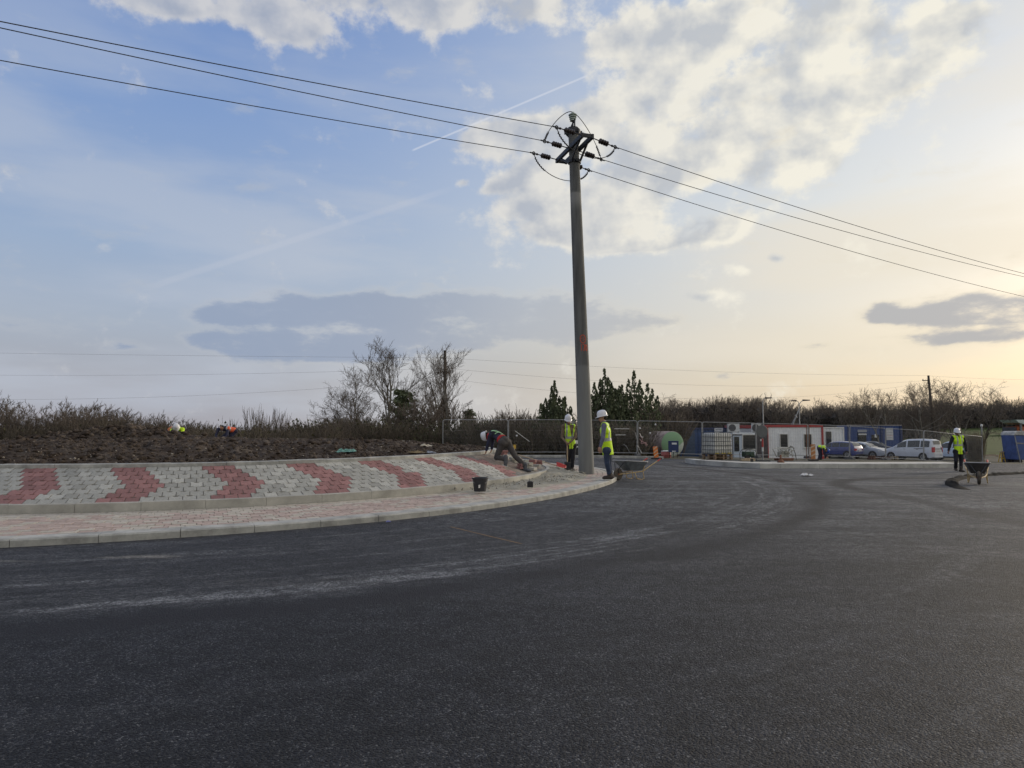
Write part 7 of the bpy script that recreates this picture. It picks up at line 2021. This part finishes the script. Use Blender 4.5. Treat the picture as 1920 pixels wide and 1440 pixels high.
# ---- shrubs
def shrub_proto(seed, h=2.5, stems=16, levels=2, spread=.4, rad=.5, twig=.008, fan=.35):
    rng = random.Random(seed); S = []
    for k in range(stems):
        a = rng.uniform(0, 2 * pi); r = rad * sqrt(rng.random()); o = np.array([r * cos(a), r * sin(a), 0])
        lx, ly = cos(a) * fan * rng.uniform(.3, 1.3), sin(a) * fan * rng.uniform(.3, 1.3)
        for s in grow(rng, h * rng.uniform(.6, 1.0), .022, levels, spread=spread, n_child=(3, 5), len_ratio=.42, up=.35, first=.25, twig_r=twig, lean=(lx, ly), wobble=.1): S.append((s[0] + o, s[1] + o, s[2], s[3], s[4]))
    V, F = seg_arrays(S, 3); return V, F, max(s[1][2] for s in S)
def bush_proto(seed, h=2.6, stems=6, rad=.3):
    rng = random.Random(seed); S = []
    for k in range(stems):
        a = k * 2.4 + rng.uniform(-.4, .4); o = np.array([rad * cos(a), rad * sin(a), 0])
        for s in grow(rng, h * rng.uniform(.7, 1.0), .035, 3, spread=.62, n_child=(4, 6), len_ratio=.46, up=.26, first=.18, twig_r=.0075, lean=(cos(a) * .42, sin(a) * .42), wobble=.15): S.append((s[0] + o, s[1] + o, s[2], s[3], s[4]))
    V, F = seg_arrays(S, 3); return V, F, max(s[1][2] for s in S)
SH = [bush_proto(101), bush_proto(102, 2.6, 5, .35), bush_proto(103, 2.6, 7, .3), shrub_proto(104, 2.6, 9, 2, .28, .4, .009, .18)]
SHM = [np_mesh('shrub', V, F, TWIG) for V, F, _ in SH]
for me, (V, F, h) in zip(SHM, SH): me['h'] = h
def add_shrub(k, px, d, top_y, label, group, sx=1.0, rot=0.0, name='bare_shrub'):
    p = gpos(px, d); h = PX(px, top_y, d).z - p.z
    o = put(name, SHM[k], None, p, rot); s = h / SH[k][2]; o.scale = (s * sx, s * sx, s); return tag(o, label, 'shrub', group)
G_S = 'bare shrubs along the left skyline'
rs = np.random.RandomState(12)
left = [(8, 728, 0, 'leftmost'), (40, 748, 2, ''), (-25, 735, 1, ''), (95, 770, 1, ''), (118, 752, 0, ''), (140, 742, 2, ''), (165, 748, 1, ''), (190, 752, 2, ''), (212, 756, 0, ''), (236, 762, 2, ''), (262, 766, 1, ''), (288, 772, 2, ''), (312, 776, 0, ''), (340, 779, 1, ''), (366, 783, 2, ''), (392, 788, 0, ''), (432, 778, 3, ''), (462, 786, 1, ''), (478, 754, 3, ''), (494, 760, 3, ''), (512, 756, 3, ''), (530, 766, 3, ''), (556, 784, 0, ''), (578, 786, 1, ''), (600, 776, 3, ''), (622, 778, 1, ''), (640, 770, 2, ''), (662, 775, 1, '')]
marks = ['at the far left edge of the photo', 'just outside the left edge', 'second from the left edge', 'in the low gap near the left edge', 'at the left foot of the long thicket', 'forming the first peak of the thicket', 'right of the first peak', 'at the middle of the thicket', 'left of the soil heap top', 'above the soil heap top', 'above the soil heap, right side', 'left above the white-helmeted far worker', 'directly behind the white-helmeted far worker', 'right of the white-helmeted far worker', 'left of the orange-vested far worker', 'directly behind the orange-vested far worker', 'right of the orange-vested far worker',
         'low, between the far workers and the tall stalks', 'first of the tall stalks', 'second of the tall stalks', 'third of the tall stalks', 'last of the tall stalks', 'low, right of the tall stalks', 'low, second right of the tall stalks', 'thin, left of the bare tree group', 'left foot of the bare tree group', 'under the lowest spreading bare tree', 'under the low wide bare tree']
order = sorted(range(len(left)), key=lambda i: left[i][0])
shapes = ['dense twiggy', 'open spreading', 'fan-shaped', 'tall thin']
for n_, i in enumerate(order):
    px, ty, k, _ = left[i]; d = 40 + 9 * rs.rand()
    add_shrub(k, px, d, ty, f'{shapes[k]} bare shrub {marks[n_]}', G_S, 1.15 if k < 3 else .8, rs.uniform(0, 6))
mid_ = [(905, 772, 3, 'left of the crouching worker'), (925, 762, 3, 'above the crouching worker'), (948, 757, 0, 'behind the fence joint over the crouching worker'), (970, 757, 3, 'between the fence joint and the lowest evergreen'), (990, 772, 1, 'at the left foot of the lowest evergreen'), (790, 730, 0, 'tall and thick left of the dark far pole'), (806, 722, 2, 'reddish, beside the dark far pole'), (775, 745, 1, 'right of the dark young pine'), (870, 765, 3, 'beside the small dark conifer'),
        (1225, 757, 3, 'right foot of the sparse evergreen'), (1240, 748, 0, 'above the left end of the blue container'), (1262, 746, 3, 'thin, above the green tank'), (1085, 760, 1, 'between lowest evergreen and tall pole'), (1160, 745, 2, 'between the two right evergreens')]
for px, ty, k, w in mid_: add_shrub(k, px, (44 if px < 1200 else 51) + 5 * rs.rand(), ty, f'{shapes[k]} bare shrub {w}', 'bare shrubs behind the fence', 1.1, rs.uniform(0, 6))
# dense thicket behind the fence and behind the mound: uncountable
def mass(name, spots, protos, m, kind='stuff'):
    VV, FF = [], []; o = 0
    for (x, y, z, s, sx, a, k) in spots:
        V, F, h = protos[k]; c_, s_ = cos(a), sin(a); q = V * np.array([[s * sx, s * sx, s]]); q = q @ np.array([[c_, s_, 0], [-s_, c_, 0], [0, 0, 1]]) + np.array([[x, y, z]])
        VV.append(q.astype(np.float32)); FF.append(F + o); o += len(q)
    return tag(put(name, np_mesh(name, np.concatenate(VV), np.concatenate(FF), m)), kind=kind)
LOWP = [shrub_proto(200 + k, 2.5, 11, 1, .5, .6, .014, .4) for k in range(4)]
spots = []
for k in range(430):
    px = rs.uniform(560, 1250); d = 42.9 + 9 * rs.rand() ** 1.3
    if px > 1200: d = 50.5 + 4 * rs.rand()
    top = 792 - 10 * sin(px * .021) + rs.normal(0, 7) if px < 1230 else 772 + rs.normal(0, 6)
    if px < 850: top += 6
    p = gpos(px, d); h = PX(px, top, d).z - p.z
    spots.append((p.x, p.y, p.z - .05, h / LOWP[k % 4][2], 1.2, rs.uniform(0, 6), k % 4))
for k in range(260):                                  # low growth behind the soil mound, to the left
    px = rs.uniform(-40, 640); d = 38 + 14 * rs.rand(); env = np.interp(px, [-40, 60, 75, 130, 200, 300, 400, 560, 640], [788, 792, 802, 786, 782, 794, 799, 800, 797])
    p = gpos(px, d); h = PX(px, env + rs.normal(0, 4), d).z - p.z; spots.append((p.x, p.y, p.z - .05, h / LOWP[k % 4][2], 1.3, rs.uniform(0, 6), k % 4))
mass('undergrowth', spots, LOWP, mat('brush_twigs', (.12, .10, .075), .95, var=.35, vscale=.6))
# leaves and dry grass in the thicket
n = 26000; px = rs.uniform(540, 1240, n); d = 42.8 + 8.5 * rs.rand(n); d = np.where(px > 1200, 50.5 + (d - 42.8) * .5, d); x = (px - 960) / FPX * d; z = rs.beta(1.1, 2.2, n) * 2.3
P = np.stack([x, d, np.array([g0(a, b) for a, b in zip(x, d)]) + z], 1)
tag(put('foliage', leafy('foliage', P, .07, two_tone('brush_leaf', (.11, .105, .065), (.045, .048, .03), .8), np.random.RandomState(4))), kind='stuff')
n = 5200; px = rs.uniform(-60, 640, n); d = 38 + 13 * rs.rand(n); x = (px - 960) / FPX * d; z = rs.beta(1.2, 2.5, n) * 2.0
P = np.stack([x, d, np.array([g0(a, b) for a, b in zip(x, d)]) + z], 1)
tag(put('foliage', leafy('foliage', P, .07, two_tone('dry_leaf', (.12, .10, .055), (.04, .045, .025), .8), np.random.RandomState(5))), kind='stuff')
# brushwood behind the last panel (column of dry reeds)
q = []
for k in range(26):
    p = gpos(rs.uniform(1811, 1836), 50.3 + rs.uniform(-.5, .5)); q.append((p.x, p.y, p.z, (PX(1820, 809 + rs.normal(0, 3), 50).z - p.z) / LOWP[k % 4][2], .35, rs.uniform(0, 6), k % 4))
o = mass('dry_reeds', q, LOWP, mat('reed', (.17, .14, .09), .95, var=.4, vscale=3), 'thing'); tag(o, 'clump of dry brown reeds behind the last fence panel, beside the green field', 'reeds')
# ---- far woods on the rising ground, right
FARP = []
for k in range(5):
    rng = random.Random(300 + k); S = grow(rng, 9, .17, 3, first=.25, spread=.5, n_child=(3, 4), len_ratio=.48, up=.3, twig_r=.022)
    V, F = seg_arrays(S, 3); FARP.append((V, F, max(s[1][2] for s in S)))
spots = []
env_x = [1215, 1245, 1280, 1330, 1400, 1440, 1500, 1600, 1700, 1800, 1860, 1925, 1990]; env_y = [766, 756, 752, 747, 746, 752, 758, 758, 754, 752, 749, 748, 748]
for k in range(1300):
    px = rs.uniform(1205, 1990); d = rs.uniform(105, 190) if px < 1650 else rs.uniform(150, 330)
    if px > 1760: d = rs.uniform(310, 400)
    top = np.interp(px, env_x, env_y) + 2 + 5 * sin(px * .047) * sin(px * .013 + 1) + rs.normal(0, 4.5) + 7 * rs.rand() - (9 if k % 9 == 0 else 0)
    p = gpos(px, d); h = PX(px, top, d).z - p.z
    if h < 2: continue
    spots.append((p.x, p.y, p.z - .2, h / FARP[k % 5][2], 1.1 * rs.uniform(.8, 1.2), rs.uniform(0, 6), k % 5))
mass('woods', spots, FARP, mat('far_twigs', (.12, .105, .092), .95, var=.3, vscale=.05))
# undergrowth of the woods: solid low brush
n = 60000; px = rs.uniform(1200, 1995, n); near = px < 1650; d = np.where(near, rs.uniform(108, 200, n), rs.uniform(200, 330, n)); d = np.where(px > 1760, rs.uniform(312, 400, n), d)
topz = (808 - np.interp(px, env_x, env_y) - 23 + 4 * np.sin(px * .13) * np.sin(px * .041)) / FPX * d + 1.5
x = (px - 960) / FPX * d; gz = np.array([g0(a, b) for a, b in zip(x, d)]); z = gz + (topz - gz) * rs.uniform(0, 1, n) ** .9
tag(put('woods_undergrowth', leafy('woods_undergrowth', np.stack([x, d, z], 1), .55, two_tone('far_brush', (.085, .077, .070), (.050, .047, .045), .03), np.random.RandomState(6), 1.3)), kind='stuff')
# individual trees standing proud of the woods on the skyline
for i, (px, ty) in enumerate(((1252, 742), (1268, 736), (1290, 748), (1352, 738), (1372, 740), (1390, 741), (1412, 745), (1424, 742), (1462, 743), (1480, 745), (1530, 747), (1545, 748))):
    where = ['above the left end of the blue container', 'above the navy electrical box', 'above the door in the blue container', 'left above the water tote', 'above the water tote', 'above the kiosk door', 'above the kiosk window', 'beside the one-armed street lamp', 'between the two street lamps', 'just left of the two-headed street lamp', 'above the right end of the red cabin', 'above the right corner of the red cabin'][i]
    add_tree('bare_tree', (T4, T5, T3)[i % 3], px, 104 + 3 * (i % 4), ty, f'skyline bare tree {where}', 'tree', 'bare trees on the skyline of the woods', 1.15, i * 1.7)
